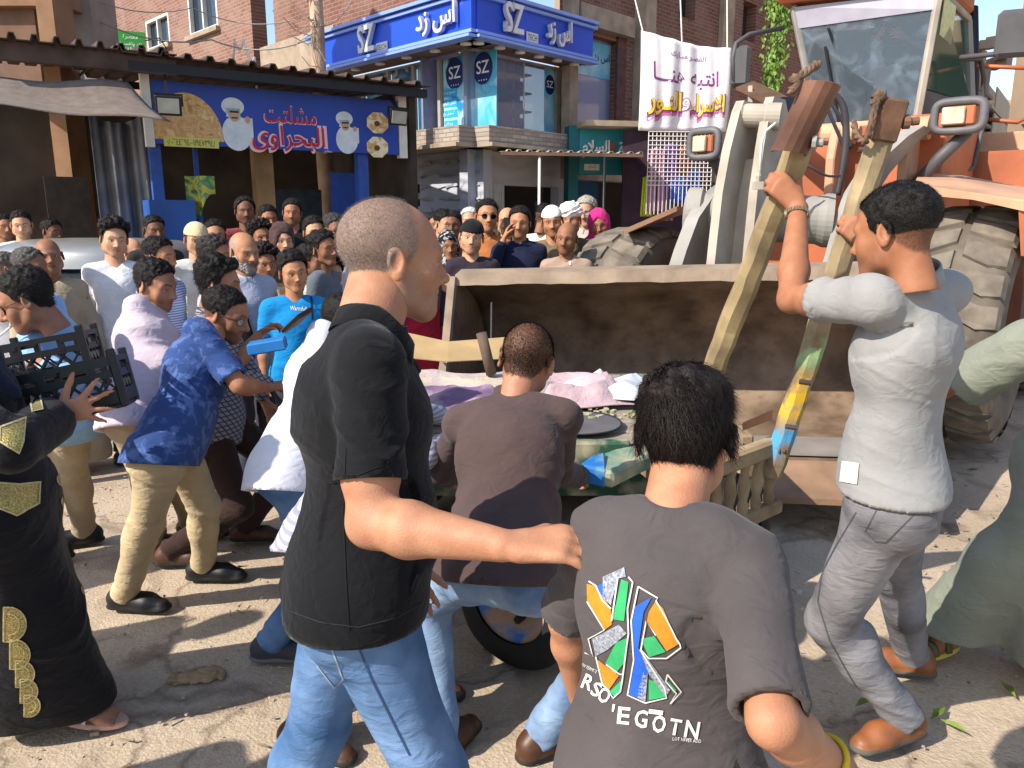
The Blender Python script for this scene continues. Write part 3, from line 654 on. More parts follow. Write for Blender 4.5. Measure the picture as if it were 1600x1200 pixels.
for xx in (x0 * .82 + x1 * .18, x0 * .2 + x1 * .8): m = MB(); rect(m, xx - .14, xx + .14, z0 + .06, z0 + .17, .008, .01); pl = m.build("plate", M_white, ph); text(pl, "lettering", 'السلام', xx, .015, z0 + .115, M_navy, ar=True, height=.06)
m = MB(); x2 = q(PH, 889, 240)[0]; rect(m, x1 + .01, x2, 0.0, z1 + .05, -.15, .3); rect(m, x0 - .2, x0 - .02, 0, z0, -.2, .25); m.build("side_panel", M_teal2, ph)
xx = q(PH, 930, 300)[0]; m = MB(); rect(m, xx - .25, xx + .2, 0, z0 - .1, -.6, .05); m.build("door", mat('blue door', '#2d5c86', .5, var=.2, scale=2), ph)

# ---------------------------------------------------------------- banner and clothes rack
BN = Fr(at(1140, 100, 13.4)[:2], (-1, -.12)); bn = BN.thing("cloth_banner", "white cloth banner with yellow and purple Arabic lettering tied to the brick wall", "banner")
bx0, bx1 = q(BN, 1139, 120)[0], q(BN, 1000, 120)[0]; bz0, bz1 = q(BN, 1070, 205)[1], q(BN, 1070, 48)[1]
sag = lambda u: .10 * math.sin(math.pi * u)
def bsurf(u, v): return np.array([bx0 + (bx1 - bx0) * u, .03 * math.sin(u * 9 + v * 2) + .05 * math.sin(v * 3) + .02 * math.sin(u * 31), bz0 + (bz1 - bz0 - sag(u) * .6 - .25 * (1 - u)) * v])
m = MB(); m.grid(bsurf, 40, 20); m.build("cloth", cloth('banner white', '#d9d3d6', .05, wr=.3), bn, True, solid=.004)
def on_banner(name, s, uc, vc, wd, ht, material, off, lift):
    me = text_mesh(s, ar=True, width=wd, height=ht, off=off, ext=.002); n = len(me.vertices); co = np.zeros(n * 3, np.float32); me.vertices.foreach_get("co", co); co = co.reshape(-1, 3)
    out = [bsurf(uc + p[0] * -1 / (bx1 - bx0) * -1 * -1, vc + p[1] / (bz1 - bz0)) + np.array([0, lift + p[2], 0]) for p in co]
    me.vertices.foreach_set("co", np.array(out, np.float32).reshape(-1)); me.update(); me.materials.append(material); return put(name, me, bn)
M_pur = mat('purple print', '#7a3a72', .8, var=.05, bmp=0); M_yel = mat('yellow print', '#e2c21e', .8, var=.05, bmp=0); M_pink = mat('pink print', '#c8609a', .8, var=.05, bmp=0)
wB = bx1 - bx0
on_banner("lettering", 'انتبه هنـــا', .5, .60, wB * .74, .36, M_pur, .012, .006); on_banner("lettering", 'القصـر مبـارك', .48, .84, wB * .4, .13, M_pur, .0, .006)
for (s_, uc, wd) in (('الاسراء', .24, wB * .36), ('النـور', .72, wB * .38)):
    on_banner("lettering", s_, uc, .26, wd * 1.08, .52, M_pink, .05, .006); on_banner("lettering", s_, uc, .29, wd * 1.08, .48, M_pur, .05, .012); on_banner("lettering", s_, uc, .30, wd, .42, M_yel, .022, .018)
on_banner("lettering", 'و', .48, .3, .16, .26, M_pink, .02, .006); on_banner("lettering", 'و', .48, .3, .12, .2, M_wprint, .0, .012)
m = MB()
for (u, px, py) in ((.98, 985, -30), (.55, 1062, -30), (.05, 1136, -40)): m.tube([BN.w(*bsurf(u, 1.0)) - BN.P, at(px, py, 13.5) - BN.P], .012, 5)
m2 = MB(); ci = np.array([[BN.x[0], BN.x[1], 0], [BN.y[0], BN.y[1], 0], [0, 0, 1]]); m2.v = [tuple(ci @ np.array(v)) for v in m.v]; m2.f = m.f; m2.build("tie_rope", M_white, bn)
RK = Fr(at(1115, 260, 13.1)[:2], (-1, -.1)); rk = RK.thing("clothes_rack", "white wire grid rack hung with bright clothes under the banner", "clothes rack")
rx0, rx1 = q(RK, 1112, 260)[0], q(RK, 1012, 260)[0]; rz0, rz1 = 1.2, q(RK, 1060, 206)[1]
m = MB(); n = 16
for k in range(n + 1): x = rx0 + (rx1 - rx0) * k / n; m.tube([(x, 0, rz0 + .55), (x, 0, rz1)], .007, 4)
for k in range(13): z = rz1 - k * .07; m.tube([(rx0, .008, z), (rx1, .008, z)], .007, 4)
m.build("wire_grid", M_white, rk)
m = MB(); rect(m, rx0 - .3, rx1 + .2, 0, rz1 + .1, -.9, .05); m.build("back_board", mat('plum cloth', '#3a2836', .9, var=.4, scale=4), rk)
for k, (px, w_, top_, bot, c) in enumerate(((1030, .26, 228, 330, '#b888a4'), (1052, .26, 222, 312, '#7d50a2'), (1076, .24, 226, 300, '#a05c46'), (1090, .2, 262, 318, '#3a62b0'), (1104, .16, 250, 292, '#6a4a62'), (1019, .2, 272, 338, '#b9c22e'), (1066, .3, 275, 318, '#2f58b8'), (1045, .28, 300, 345, '#7c6068'))):
    xc = q(RK, px, 260)[0]; zt, zb = q(RK, px, top_)[1], q(RK, px, bot)[1]
    m = MB(); m.grid(lambda u, v, xc=xc, w_=w_, zt=zt, zb=zb, k=k: (xc + (u - .5) * w_ * (.75 + .3 * v), -.12 - .05 * (k % 3) + .03 * math.sin(u * 22 + k), zt + (zb - zt) * v - (.05 * abs(u - .5) * 2 if v == 0 else 0)), 16, 6)
    g_ = m.build("garment", cloth('garment' + c, c, .15), None, True, solid=.02); RK.set(g_); tag(g_, ['long pale pink dress hanging leftmost on the wire grid', 'purple dress hanging second from left on the grid', 'rust brown pleated skirt hanging on the wire grid', 'short blue top hanging right of the brown skirt', 'dark plum top at the right end of the rack', 'lime green trousers hanging low at the rack corner', 'bright blue garment hanging low under the brown skirt', 'dull mauve garments lying low under the pink dress'][k], "garment", "clothes on the wire rack")

# ---------------------------------------------------------------- left: stalls under corrugated roofs
S = Fr((-1.59, 10.7), (-.837, -.547))
xL, xR = q(S, 240, 200)[0], 0.0; zs0, zs1 = 2.52, 3.2
st = S.thing("market_stall", "dark food stall with corrugated roof, blue posts and a wooden post", "stall")
zr = 3.36
corrug(lambda u, v: (-.35 + (xL + .75) * u, .45 - 3.6 * v, zr + .04 * u + .25 * v), 1, 3, "roof_sheet", M_rust, st, 16, .05, .012)
m = MB(); m.box(((xL - .1) / 2, .3, zr - .08), (xL + .6, .1, .1)); m.box(((xL - .1) / 2, -1.6, zr + .0), (xL + .6, .08, .08)); m.build("roof_beam", M_black, st)
m = MB(); rect(m, -.3, xL + 1.0, 0, 3.4, -3.4, .1); m.box((-.3, -1.7, 1.7), (.1, 3.4, 3.4)); m.build("back_wall", mat('dark brown wall', '#40372f', .95, var=.5, scale=1.5), st)  # dark mottled brown, shared by the back walls of both stalls
for (px, w_, mm, y_) in ((412, .22, mat('old wood', '#8a6a44', .85, var=.3, scale=3), -.25), (566, .14, mat('blue paint', '#2b4f9a', .6, var=.25), -.1), (247, .12, mat('blue paint', '#2b4f9a'), -.1), (310, .05, mat('blue paint', '#2b4f9a'), -.4)):
    x = q(S, px, 300, y_)[0]; m = MB(); m.box((x, y_, 1.6), (w_, w_, 3.2)); m.build("post", mm, st)
m = MB(); xx = [q(S, p, 300, -.3)[0] for p in (585, 530)]; rect(m, xx[0], xx[1], 1.2, 2.3, -.6, .05); m.build("blue_shutter", mat('blue shutter', '#27489a', .6, var=.2), st)
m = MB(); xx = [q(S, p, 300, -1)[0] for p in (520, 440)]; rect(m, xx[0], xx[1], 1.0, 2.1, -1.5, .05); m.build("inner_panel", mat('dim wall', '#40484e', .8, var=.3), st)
m = MB(); m.box((xL / 2 + .9, -.9, .5), (2.2, .7, 1.0)); m.build("counter", mat('steel counter', '#5c5c60', .5, metal=.4, var=.2), st)
# the stall's printed sign
sg = S.thing("stall_sign", "blue printed stall sign with pastry pictures and red Arabic name", "sign")
sx0, sx1 = q(S, 622, 200, .05)[0], xL
m = MB(); rect(m, sx0, sx1, zs0, zs1, .02, .06); m.build("sign_panel", mat('print blue', '#2442a0', .45, var=.16, scale=1.4, bmp=.02), sg)
for a_, b_ in ((sx0 - .12, sx0 - .01), (sx1 + .01, sx1 + .1)): m = MB(); rect(m, a_, b_, zs0 - .04, zs1 + .1, .02, .1); m.build("side_strip", M_white, sg)
def sq(px, py): return q(S, px, py, .055)
M_pie = print_mat('flaky pastry', ['#b07a3c', '#d8b070', '#c4925a', '#e2c48a'], 9, 4, .6); M_cream = print_mat('cream dish', ['#e0cfa0', '#f0e4c0', '#c89a50', '#e8d8a8'], 7, 2, .4)
cx, cz = sq(293, 205); m = MB(); disc(m, cx, cz - .1, .40, .52, .052, .006, 24, 0, 180); m.build("pastry_picture", M_pie, sg)
m = MB(); a, z_ = sq(342, 228); b_, _ = sq(256, 222); rect(m, a, b_, z_ - .03, z_ + .075, .058, .006); pn = m.build("phone_strip", mat('pale yellow print', '#d2cc5e', .6, var=.05, bmp=0), sg)
text(pn, "lettering", '٠٨-٦٤٤٦٩٤-٠١١٩٤٧٣٩٤٨', (a + b_) / 2, .064, z_ + .022, M_navy, width=abs(b_ - a) * .9, height=.07)
M_skinp = mat('printed skin', '#c89a72', .6, var=.05, bmp=0)
for px, py, k in ((370, 200, 1), (542, 212, .86)):
    cx, cz = sq(px, py); m = MB(); disc(m, cx, cz - .06 * k, .17 * k, .2 * k, .052, .006); disc(m, cx + .03 * k, cz + .24 * k, .13 * k, .1 * k, .052, .006); rect(m, cx - .05 * k, cx + .11 * k, cz + .12 * k, cz + .22 * k, .055, .006); rect(m, cx - .19 * k, cx - .09 * k, cz - .1 * k, cz + .12 * k, .0535, .006); ck = m.build("cook_picture", mat('print white', '#d2d8da', .6, var=.12, scale=9, bmp=0), sg)
    m = MB(); disc(m, cx + .02 * k, cz + .13 * k, .055 * k, .06 * k, .060, .004); m.build("face_print", M_skinp, ck); m = MB(); disc(m, cx - .13 * k, cz + .1 * k, .03 * k, .04 * k, .060, .004); m.build("hand_print", M_skinp, ck); m = MB(); rect(m, cx - .015 * k, cx + .055 * k, cz + .105 * k, cz + .12 * k, .066, .003); rect(m, cx - .03 * k, cx + .07 * k, cz + .17 * k, cz + .19 * k, .066, .003); m.build("hair_print", M_black, ck)
M_red = mat('red print', '#c02436', .6, var=.05, bmp=0); M_pinkw = mat('pale pink print', '#e6c0c4', .6, var=.03, bmp=0)
cx, cz = sq(454, 180); text(sg, "lettering", 'مشلتت', cx, .053, cz, M_pinkw, ar=True, width=.66, height=.22, off=.014); text(sg, "lettering", 'مشلتت', cx, .057, cz, M_red, ar=True, width=.64, height=.2, off=.004)
cx, cz = sq(452, 217); text(sg, "lettering", 'البحراوى', cx, .053, cz, M_pinkw, ar=True, width=.98, height=.36, off=.045); text(sg, "lettering", 'البحراوى', cx, .059, cz, M_red, ar=True, width=.9, height=.3, off=.012)
for py in (192, 230): cx, cz = sq(590, py); m = MB(); disc(m, cx, cz, .16, .14, .052, .006, 8, 22.5, 382.5 - .01 if False else 382.5); dp = m.build("dish_picture", M_cream, sg); m = MB(); disc(m, cx + .01, cz - .01, .04, .035, .059, .004, 12); m.build("filling_print", mat('brown print', '#6a3c18', .6), dp)
cx, cz = sq(513, 237); text(sg, "lettering", 'مطابع', cx, .053, cz, M_wprint, ar=True, width=.1)
def floodlight(p, yaw, label):
    o = thing("flood_light", label, "lamp", "flood lights over the stall sign"); o.location = p; o.rotation_euler = (R(12), 0, R(yaw))
    m = MB(); m.box((0, 0, 0), (.26, .05, .2)); m.build("case", M_black, o, bevel=.01); m = MB(); m.box((0, -.03, 0), (.21, .012, .15)); m.build("lens", mat('lamp glass', '#a8a698', .3, bmp=0), o)
    m = MB(); m.bar((0, .03, .1), (0, .35, .28), .03); m.bar((-.14, .0, .0), (-.14, .03, .12), .02); m.bar((.14, .0, 0), (.14, .03, .12), .02); m.bar((-.14, .03, .11), (.14, .03, .11), .02); m.build("bracket", M_black, o)
floodlight(at(263, 165, 8.6), 25, "flood light hanging over the pastry picture end"); floodlight(at(622, 183, 10.3), 40, "flood light tilted beside the dish pictures")
# goods in the stall
def goods(name, lab, cat, mb, material, smooth=False): o = mb.build(name, material, None, smooth); return tag(o, lab, cat)
p = at(265, 335, 9.4); m = MB(); m.box((p[0], p[1], .95), (.5, .5, 1.9), rot=R(33)); goods("fridge", "blue drinks fridge standing under the stall sign", "fridge", m, mat('fridge blue', '#2a529a', .45, var=.2, scale=2))
p = at(340, 350, 9.2); m = MB(); m.lathe((p[0], p[1], .9), (0, 0, 1), [(0, 0), (.2, 0), (.21, .5), (.23, .52), (.2, .62), (.06, .68), (.0, .7)], 20); goods("steel_urn", "shiny steel urn standing on the stall counter", "urn", m, mat('steel', '#b8b8bc', .25, metal=.8, var=.1), True)
p = at(313, 305, 9.4); m = MB(); m.grid(lambda u, v: (p[0] - .17 + .34 * u, p[1] + .05 * math.sin(u * 7), p[2] + .22 - .5 * v * (.7 + .3 * math.sin(u * 5))), 8, 6); goods("plastic_bag", "green and yellow bag hanging inside the stall", "bag", tag and m, print_mat('bag print', ['#0f5a3a', '#c8b838', '#1a7a50', '#d0c8a0'], 5), True)
# second stall on the left with its fabric awning
S2 = Fr(S.w(xL, 0, 0)[:2], (-.837, -.547)); s2 = S2.thing("awning_stall", "dark stall at far left with corrugated roof and grey fabric awning", "stall")
x0, x1 = q(S2, 275, 118, .3)[0], q(S2, -60, 95, .3)[0]
corrug(lambda u, v: (x0 + (x1 - x0) * u, .45 - 3.4 * v, 3.42 - .02 * u + .3 * v), 1, 3, "roof_sheet", M_rust, s2, 10, .06, .012)
m = MB(); m.box(((x0 + x1) / 2, .3, 3.3), (x1 - x0, .1, .16)); m.build("roof_beam", M_rust, s2)
m = MB(); rect(m, x0, x1 + 1, 0, 3.4, -3.2, .1); m.build("back_wall", mat('dark brown wall', '#40372f'), s2)
e0, e1 = at(268, 190, 8.0), at(-60, 160, 7.0); t0_, t1_ = at(200, 128, 8.7), at(-60, 120, 7.9)
L2 = lambda P: np.array([np.dot(P - S2.P, S2.x), np.dot(P - S2.P, S2.y), P[2]])
m = MB(); m.grid(lambda u, v: L2((t0_ + (t1_ - t0_) * u) * (1 - v) + (e0 + (e1 - e0) * u) * v) + np.array([0, 0, -.05 * math.sin(math.pi * v) + .02 * math.sin(u * 9)]), 16, 8); m.build("fabric_awning", cloth('awning', '#6e6158', .2), s2, True, solid=.006)
m = MB(); a, b_ = q(S2, 235, 290, -.6)[0], q(S2, 150, 290, -.6)[0]
m.grid(lambda u, v: (a + (b_ - a) * u, -.6 + .05 * math.sin(u * 14) + .03 * math.sin(u * 31 + v), 2.9 - 1.9 * v - .12 * math.sin(u * 3)), 30, 10); ts = m.build("plastic_sheet", mat('grey plastic sheet', '#6c6a6c', .5, var=.35, scale=3, bmp=.4, bscale=8, bdist=.03), None, True, solid=.004); S2.set(ts); tag(ts, "grey crumpled plastic sheet hanging in the dark stall", "sheet")
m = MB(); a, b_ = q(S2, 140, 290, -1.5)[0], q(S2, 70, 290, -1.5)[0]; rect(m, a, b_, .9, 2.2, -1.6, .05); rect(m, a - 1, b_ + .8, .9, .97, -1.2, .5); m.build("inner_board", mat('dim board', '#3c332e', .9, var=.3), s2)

# ---------------------------------------------------------------- top left concrete frame, green board, pole, wires
cf = thing("concrete_frame", "unfinished brown concrete frame rising behind the left stall roof", "building")
for (a, b_, Y, d, mm) in ((-40, 58, 11.5, .7, M_conc2), (62, 88, 11.0, .5, mat('tan plaster', '#8a6a50', .95, var=.2, scale=3)), (93, 146, 11.8, .75, mat('grey plaster', '#8e8078', .95, var=.15, scale=3))):
    p0, p1 = at(a, 60, Y), at(b_, 60, Y); m = MB(); m.box(((p0[0] + p1[0]) / 2, Y + d / 2, 4.4), (p1[0] - p0[0], d, 8.8)); m.build("column", mm, cf)
p0, p1 = at(-60, 4, 11.2), at(92, 4, 11.2); m = MB(); m.box(((p0[0] + p1[0]) / 2, 11.6, p0[2] + .3), (p1[0] - p0[0], .5, .6)); m.build("beam", mat('tan plaster', '#8a6a50'), cf)
gb = thing("green_board", "tilted green advertising board with white print on a bracket", "sign"); Pg = at(200, 78, 15.5); gb.location = Pg; gb.rotation_euler = (0, R(2), R(14))
m = MB(); m.box((0, 0, 0), (.62, .06, .66)); m.build("board", mat('board green', '#2c8a34', .5, var=.08, bmp=.02), gb)
gt = Matrix(((1, 0, 0, 0), (0, 0, -1, -.034), (0, 1, 0, 0), (0, 0, 0, 1)))
for s_, z_, w_ in (('معصرة', .22, .26), ('نقد وتقسيط', .1, .4), ('سنتر القاهرة', -.0, .46)):
    me = text_mesh(s_, ar=True, width=w_, off=.006); me.materials.append(M_wprint); o = put("lettering", me, gb); o.matrix_local = Matrix.Translation((.06, 0, z_)) @ gt
m = MB(); 
for k in range(3): m.prism([(-.12 + .13 * k + .09 * math.cos(a), -.033, -.22 - .02 * k + .08 * math.sin(a)) for a in np.linspace(0, 6.28, 16, endpoint=False)], (0, -.006, 0))
m.build("round_print", print_mat('greyprint', ['#222222', '#a8b0a8', '#dcdcd4'], 8), gb)
m = MB(); m.tube([(.3, .05, .2), (.55, .1, .28), (.66, .15, .1)], .012, 5); m.build("bracket", M_black, gb)
up = thing("utility_pole", "rough wooden utility pole tangled with loose wires", "pole"); p = at(500, 150, 12.2); q0 = at(490, -60, 12.2); m = MB()
m.tube([(p[0] + .1, p[1], 0), (p[0] + .02, p[1], 2.4), p, (q0 + p) / 2 + np.array([.01, 0, 0]), q0], [.13, .12, .11, .10, .09], 10); m.build("trunk", mat('pole wood', '#b0947c', .9, var=.35, scale=3, bmp=.5, bscale=14, bdist=.02), up, True)
m = MB(); r_ = random.Random(5)
for k in range(26):
    a = q0 + (p - q0) * r_.uniform(.2, .8) + np.array([0, -.1, 0]); c = a + np.array([r_.uniform(-.45, .12), r_.uniform(-.3, .1), r_.uniform(-.35, .3)]); d = (a + c) / 2 + np.array([r_.uniform(-.1, .1), 0, -r_.uniform(0, .2)]); m.tube([a, d, c], .006, 4)
m.build("loose_wires", mat('old cable', '#8c8078', .7), up)
def cable(lab, pts, r, material):
    P = []
    for (a, b_, sg_) in zip(pts, pts[1:], [.3] * 9):
        for k in range(12): t = k / 12; P.append(a + (b_ - a) * t - np.array([0, 0, sg_ * 4 * t * (1 - t) * .5]))
    P.append(pts[-1]); m = MB(); m.tube(P, r, 5); tag(m.build("cable", material, None, True), lab, "cable", "overhead cables")
Mcab = mat('grey cable', '#8a8480', .6, bmp=0)
cable("thin cable sagging from the grey column to the pole", [at(140, 26, 12), at(330, 62, 12.5), at(485, 60, 12.1)], .011, Mcab); cable("upper thin cable crossing the brick wall", [at(120, -12, 12), at(300, 12, 12.5), at(470, 28, 12.1)], .008, Mcab)
cable("pale hose looping down the brick wall to the roof", [at(362, 85, 13.5), at(366, 62, 13.4), at(380, 62, 13.4), at(398, 90, 13), at(401, 135, 11)], .018, M_white)
cable("bare wire from the pole across the blue sign", [at(500, 40, 12.1), at(560, -20, 12.4)], .008, Mcab)
# bundle of dry reeds by the shop wall
m = MB(); p = at(765, 345, 11.2); r_ = random.Random(9)
for k in range(70):
    a = R(r_.uniform(0, 360)); t = r_.uniform(.05, .42); h = r_.uniform(1.3, 2.35); b0 = np.array([p[0] + .08 * math.cos(a), p[1] + .08 * math.sin(a), 0]); tp = np.array([p[0] + t * math.cos(a), p[1] + t * math.sin(a), h]); md = (b0 + tp) / 2 + np.array([0, 0, .1]); w_ = np.array([.018, .004, 0]); m.add([b0 - w_, b0 + w_, md + w_ * .8, tp, md - w_ * .8], [(0, 1, 2, 4), (4, 2, 3)])
tag(m.build("reed_bundle", mat('dry reeds', '#7a7048', .9, var=.4, scale=5), None), "upright bundle of dry reeds leaning by the shop wall", "plant")
# hanging creeper beside the cab
m = MB(); r_ = random.Random(12); p = at(1222, 20, 10.5)
for k in range(1500):
    h = r_.random() ** 1.3 * 1.5; sp = .20 * (1 - .4 * h); c = np.array([p[0] + r_.gauss(0, .5) * sp - .05 * h, p[1] + r_.gauss(0, .12), p[2] + .55 - h + r_.gauss(0, .04)]); a = r_.uniform(0, 6.28); l = r_.uniform(.04, .1); d = np.array([math.cos(a) * .5, math.sin(a) * .5, -.8]) * l; s_ = norm(np.cross(d, [r_.gauss(0, 1), 1, .3])) * l * .22; m.add([c - s_ * .2, c + d * .5 - s_, c + d, c + d * .5 + s_], [(0, 1, 2, 3)])
cp = thing("hanging_creeper", "green creeper hanging from a bracket beside the loader cab", "plant"); m.build("foliage", mat('creeper leaf', '#5c7a2a', .6, var=.5, scale=14, bmp=0), cp, kind='stuff')
m = MB(); m.tube([(p[0], p[1] + .1, 0), (p[0], p[1] + .1, p[2] + .7)], .05, 6); m.build("stem", M_conc2, cp)
# ---------------------------------------------------------------- the street beyond on the right
r_ = random.Random(21); M_far = [mat('far plaster %d' % k, c, .95, var=.12, scale=.5, bmp=0) for k, c in enumerate(('#b3a08a', '#a48f7a', '#c0ac92', '#9c8672'))]
def far_building(p0, p1, z1, depth, k, lab, rows=4, cols=4):
    d = p1 - p0; fr = Fr(p0[:2], d[:2]) if np.dot(np.array([-d[1], d[0]]), -p0[:2]) > 0 else Fr(p1[:2], -d[:2]); L = float(np.linalg.norm(d[:2])); o = fr.thing("town_building", lab, "building", "buildings down the street")
    hs = []; 
    for i in range(cols):
        for j in range(rows):
            x = L * (i + .5) / cols; z = 3.2 + (z1 - 3.6) * (j + .3) / rows; hs.append((x - L / cols * .22, x + L / cols * .22, z, z + (z1 - 3.6) / rows * .5))
    m = MB(); holed(m, 0, L, 0, z1, hs, .4, 0); m.box((L / 2, -depth / 2 - .41, z1 / 2), (L, depth - .8, z1 - .05)); m.build("wall", M_far[k % 4], o)
    for h in hs: m = MB(); rect(m, h[0] + .01, h[1] - .01, h[2] + .01, h[3] - .01, -.33, .06); m.build("window", M_pane if r_.random() < .6 else M_dark, o)
    for j in range(rows): m = MB(); z = 3.0 + (z1 - 3.6) * j / rows; m.box((L * .5, .4, z), (L * (.5 + .4 * r_.random()), .8, .12)); m.box((L * .5, .78, z + .45), (L * .5, .05, .8)); m.build("balcony", M_far[(k + 1) % 4], o)
    m = MB(); m.box((L / 2, .1, 2.6), (L * .8, .15, .7)); m.build("shop_board", mat('far board %d' % k, ['#8fb0b0', '#a8483c', '#4c7a9c', '#b0a060'][k % 4], .6), o)
    return o
far_building(at(1440, 200, 24), at(1512, 200, 30), 7.4, 8, 0, "nearest tan block behind the cab handrails"); far_building(at(1500, 200, 31), at(1552, 200, 40), 7.6, 8, 1, "tall unfinished block with rubble on its roof", 4, 3)
far_building(at(1530, 200, 36), at(1660, 200, 44), 6.9, 8, 2, "low pale block at the right edge of the street", 2, 4); far_building(at(1180, 100, 27), at(1300, 100, 34), 13, 8, 3, "block hidden behind the loader cab", 4, 4)
m = MB(); p = at(1510, 150, 30)
for k in range(60): m.box((p[0] + r_.uniform(-1.2, 2.5), 33 + r_.uniform(-2, 4), 7.5 + r_.uniform(0, .9)), (r_.uniform(.2, .6), .4, r_.uniform(.1, .5)), rot=r_.random() * 3)
tag(m.build("rubble", M_far[1], None), "rubble piled on the roof of the unfinished block", "rubble", kind="stuff")

_b = lambda x, y: np.array([x, y, 0.0])
far_building(_b(-19, 9), _b(-24, 22), 8.0, 7, 2, "tan block down the street beyond the left stall", 3, 5); far_building(_b(-25, 24), _b(-32, 44), 9.5, 7, 3, "brown block farther down the left street", 3, 5)
far_building(_b(16, 26), _b(13.5, 10), 8.6, 7, 1, "pale block standing right of the loader", 3, 5); far_building(_b(30, 52), _b(46, 46), 9.0, 8, 0, "block closing the street far right", 3, 5)
# ---------------------------------------------------------------- the wheel loader
LTH = R(40)
lh = np.array([-math.sin(LTH), -math.cos(LTH), 0]); lr = np.array([math.cos(LTH), -math.sin(LTH), 0]); UP = np.array([0, 0, 1.0])
M_or = mat('loader orange', '#a65c3a', .5, var=.25, scale=2.5, bmp=.08, bscale=20); M_orp = mat('faded orange', '#bd9274', .65, var=.25, scale=3, bmp=.1)
M_lg = mat('loader grey', '#8e8a84', .7, var=.22, scale=3, bmp=.15, bscale=30); M_lg2 = mat('dusty pale grey', '#a0978a', .8, var=.2, scale=4, bmp=.2)
M_dgrey = mat('dark grey paint', '#4c4a4c', .55, var=.2, scale=5); M_tyre = mat('tyre carcass', '#61584e', .95, var=.35, scale=5, bmp=.3, bscale=40); M_lug = mat('dusty tread', '#625a50', .95, var=.3, scale=7, bmp=.4, bscale=26, col2='#7f7568'); M_rubber = mat('rubber', '#1c1b1b', .8, var=.3)
M_rim = mat('rim brown', '#5a3024', .7, var=.35, scale=4); M_buck = mat('bucket steel', '#64503f', .65, var=.35, scale=3.5, bmp=.3, bscale=14, col2='#8f7a66', metal=.15); M_lip = mat('worn lip', '#8a7866', .8, var=.3, scale=5, bmp=.3); M_hose = mat('hose', '#3a3638', .5, var=.2)
LB = np.array([2.6, 6.4, 0.0])
ld = thing("wheel_loader", "large dusty orange wheel loader with its wide bucket lowered in the street", "loader"); ld.location = LB
def LBuild(mb, name, material, parent=None, **k): return mb.build(name, material, parent or ld, base=LB, **k)
def wheel(c, axis, rad, wid, outer):
    w = bpy.data.objects.new("wheel", None)
    m = MB(); hw = wid / 2; pr = [(rad * .56, -hw * .8), (rad * .62, -hw * .98), (rad * .8, -hw * 1.04), (rad * .93, -hw * .92), (rad * .972, -hw * .7), (rad * .972, hw * .7), (rad * .93, hw * .92), (rad * .8, hw * 1.04), (rad * .62, hw * .98), (rad * .56, hw * .8)]
    m.lathe(c, axis, pr, 56); ty = LBuild(m, "tyre", M_tyre, smooth=True)
    ax = norm(axis); y = norm(np.cross(UP, ax)); z = np.cross(ax, y); m = MB(); n = 25
    for k in range(n):
        for s in (-1, 1):
            a0 = 2 * math.pi * (k + (.5 if s > 0 else 0)) / n
            def P(da, h, rr): a = a0 + da; return c + ax * h * s + (y * math.cos(a) + z * math.sin(a)) * rr
            q = [(-.11, .02), (.075, .02), (.18, hw * .62), (.17, hw * 1.0), (-.025, hw * 1.0), (-.025, hw * .62)]
            q = [(d, h * 1.0) for d, h in q]; lo_, hi_ = [P(d, h, rad * .962 - (.05 * rad if h > hw * .9 else 0)) for d, h in q], [P((d - .03) * .86 + .03, h * .93 + .03 * hw * (h < hw * .3), rad * (1.0 if h < hw * .9 else .965)) for d, h in q]
            n_ = len(q); m.add(lo_ + hi_, [tuple(range(n_, 2 * n_))] + [(i, (i + 1) % n_, (i + 1) % n_ + n_, i + n_) for i in range(n_)])
    LBuild(m, "tread", M_lug, ty, kind='stuff')
    m = MB(); o = outer; m.lathe(c, axis, [(rad * .57, o * hw * .8), (rad * .55, o * hw * .86), (rad * .52, o * hw * .55), (rad * .46, o * hw * .4), (rad * .3, o * hw * .3), (rad * .28, o * hw * .55), (rad * .1, o * hw * .6), (0, o * hw * .6)], 32)
    m.lathe(c, axis, [(rad * .57, -o * hw * .8), (rad * .3, -o * hw * .5), (0, -o * hw * .5)], 24); rm = LBuild(m, "rim", M_rim, smooth=True)
    for k in range(10): a = 2 * math.pi * k / 10; m = MB(); m.lathe(c + ax * o * hw * .32 + (y * math.cos(a) + z * math.sin(a)) * rad * .38, ax * o, [(.0, .05), (.028, .05), (.03, 0)], 6); LBuild(m, "wheel_nut", M_dgrey, rm)
WN, WF = at(1512, 508, 5.5), at(996, 506, 6.75)
wheel(WN, lr, .84, .60, 1); wheel(WF, lr, .84, .62, -1)
# fenders and platforms
def sheet(px, ext, name, material, parent=None, th=.03):
    m = MB(); m.prism([at(*p) for p in px], ext); return LBuild(m, name, material, parent)
sheet([(1428, 288, 5.35), (1600, 312, 4.75), (1640, 300, 5.7), (1440, 262, 6.5)], (0, 0, -.04), "fender", M_orp)
sheet([(1428, 290, 5.34), (1600, 315, 4.74), (1600, 330, 4.74), (1520, 312, 5.0), (1428, 303, 5.34)], tuple(-lh * .03), "fender_skirt", M_orp)
sheet([(1600, 318, 4.76), (1640, 306, 5.7), (1640, 420, 5.7), (1604, 400, 4.76)], tuple(-lr * .03), "fender_side", M_or)
sheet([(975, 358, 6.2), (1058, 322, 6.3), (1075, 325, 7.0), (990, 352, 7.0)], (0, 0, -.04), "fender", M_orp)
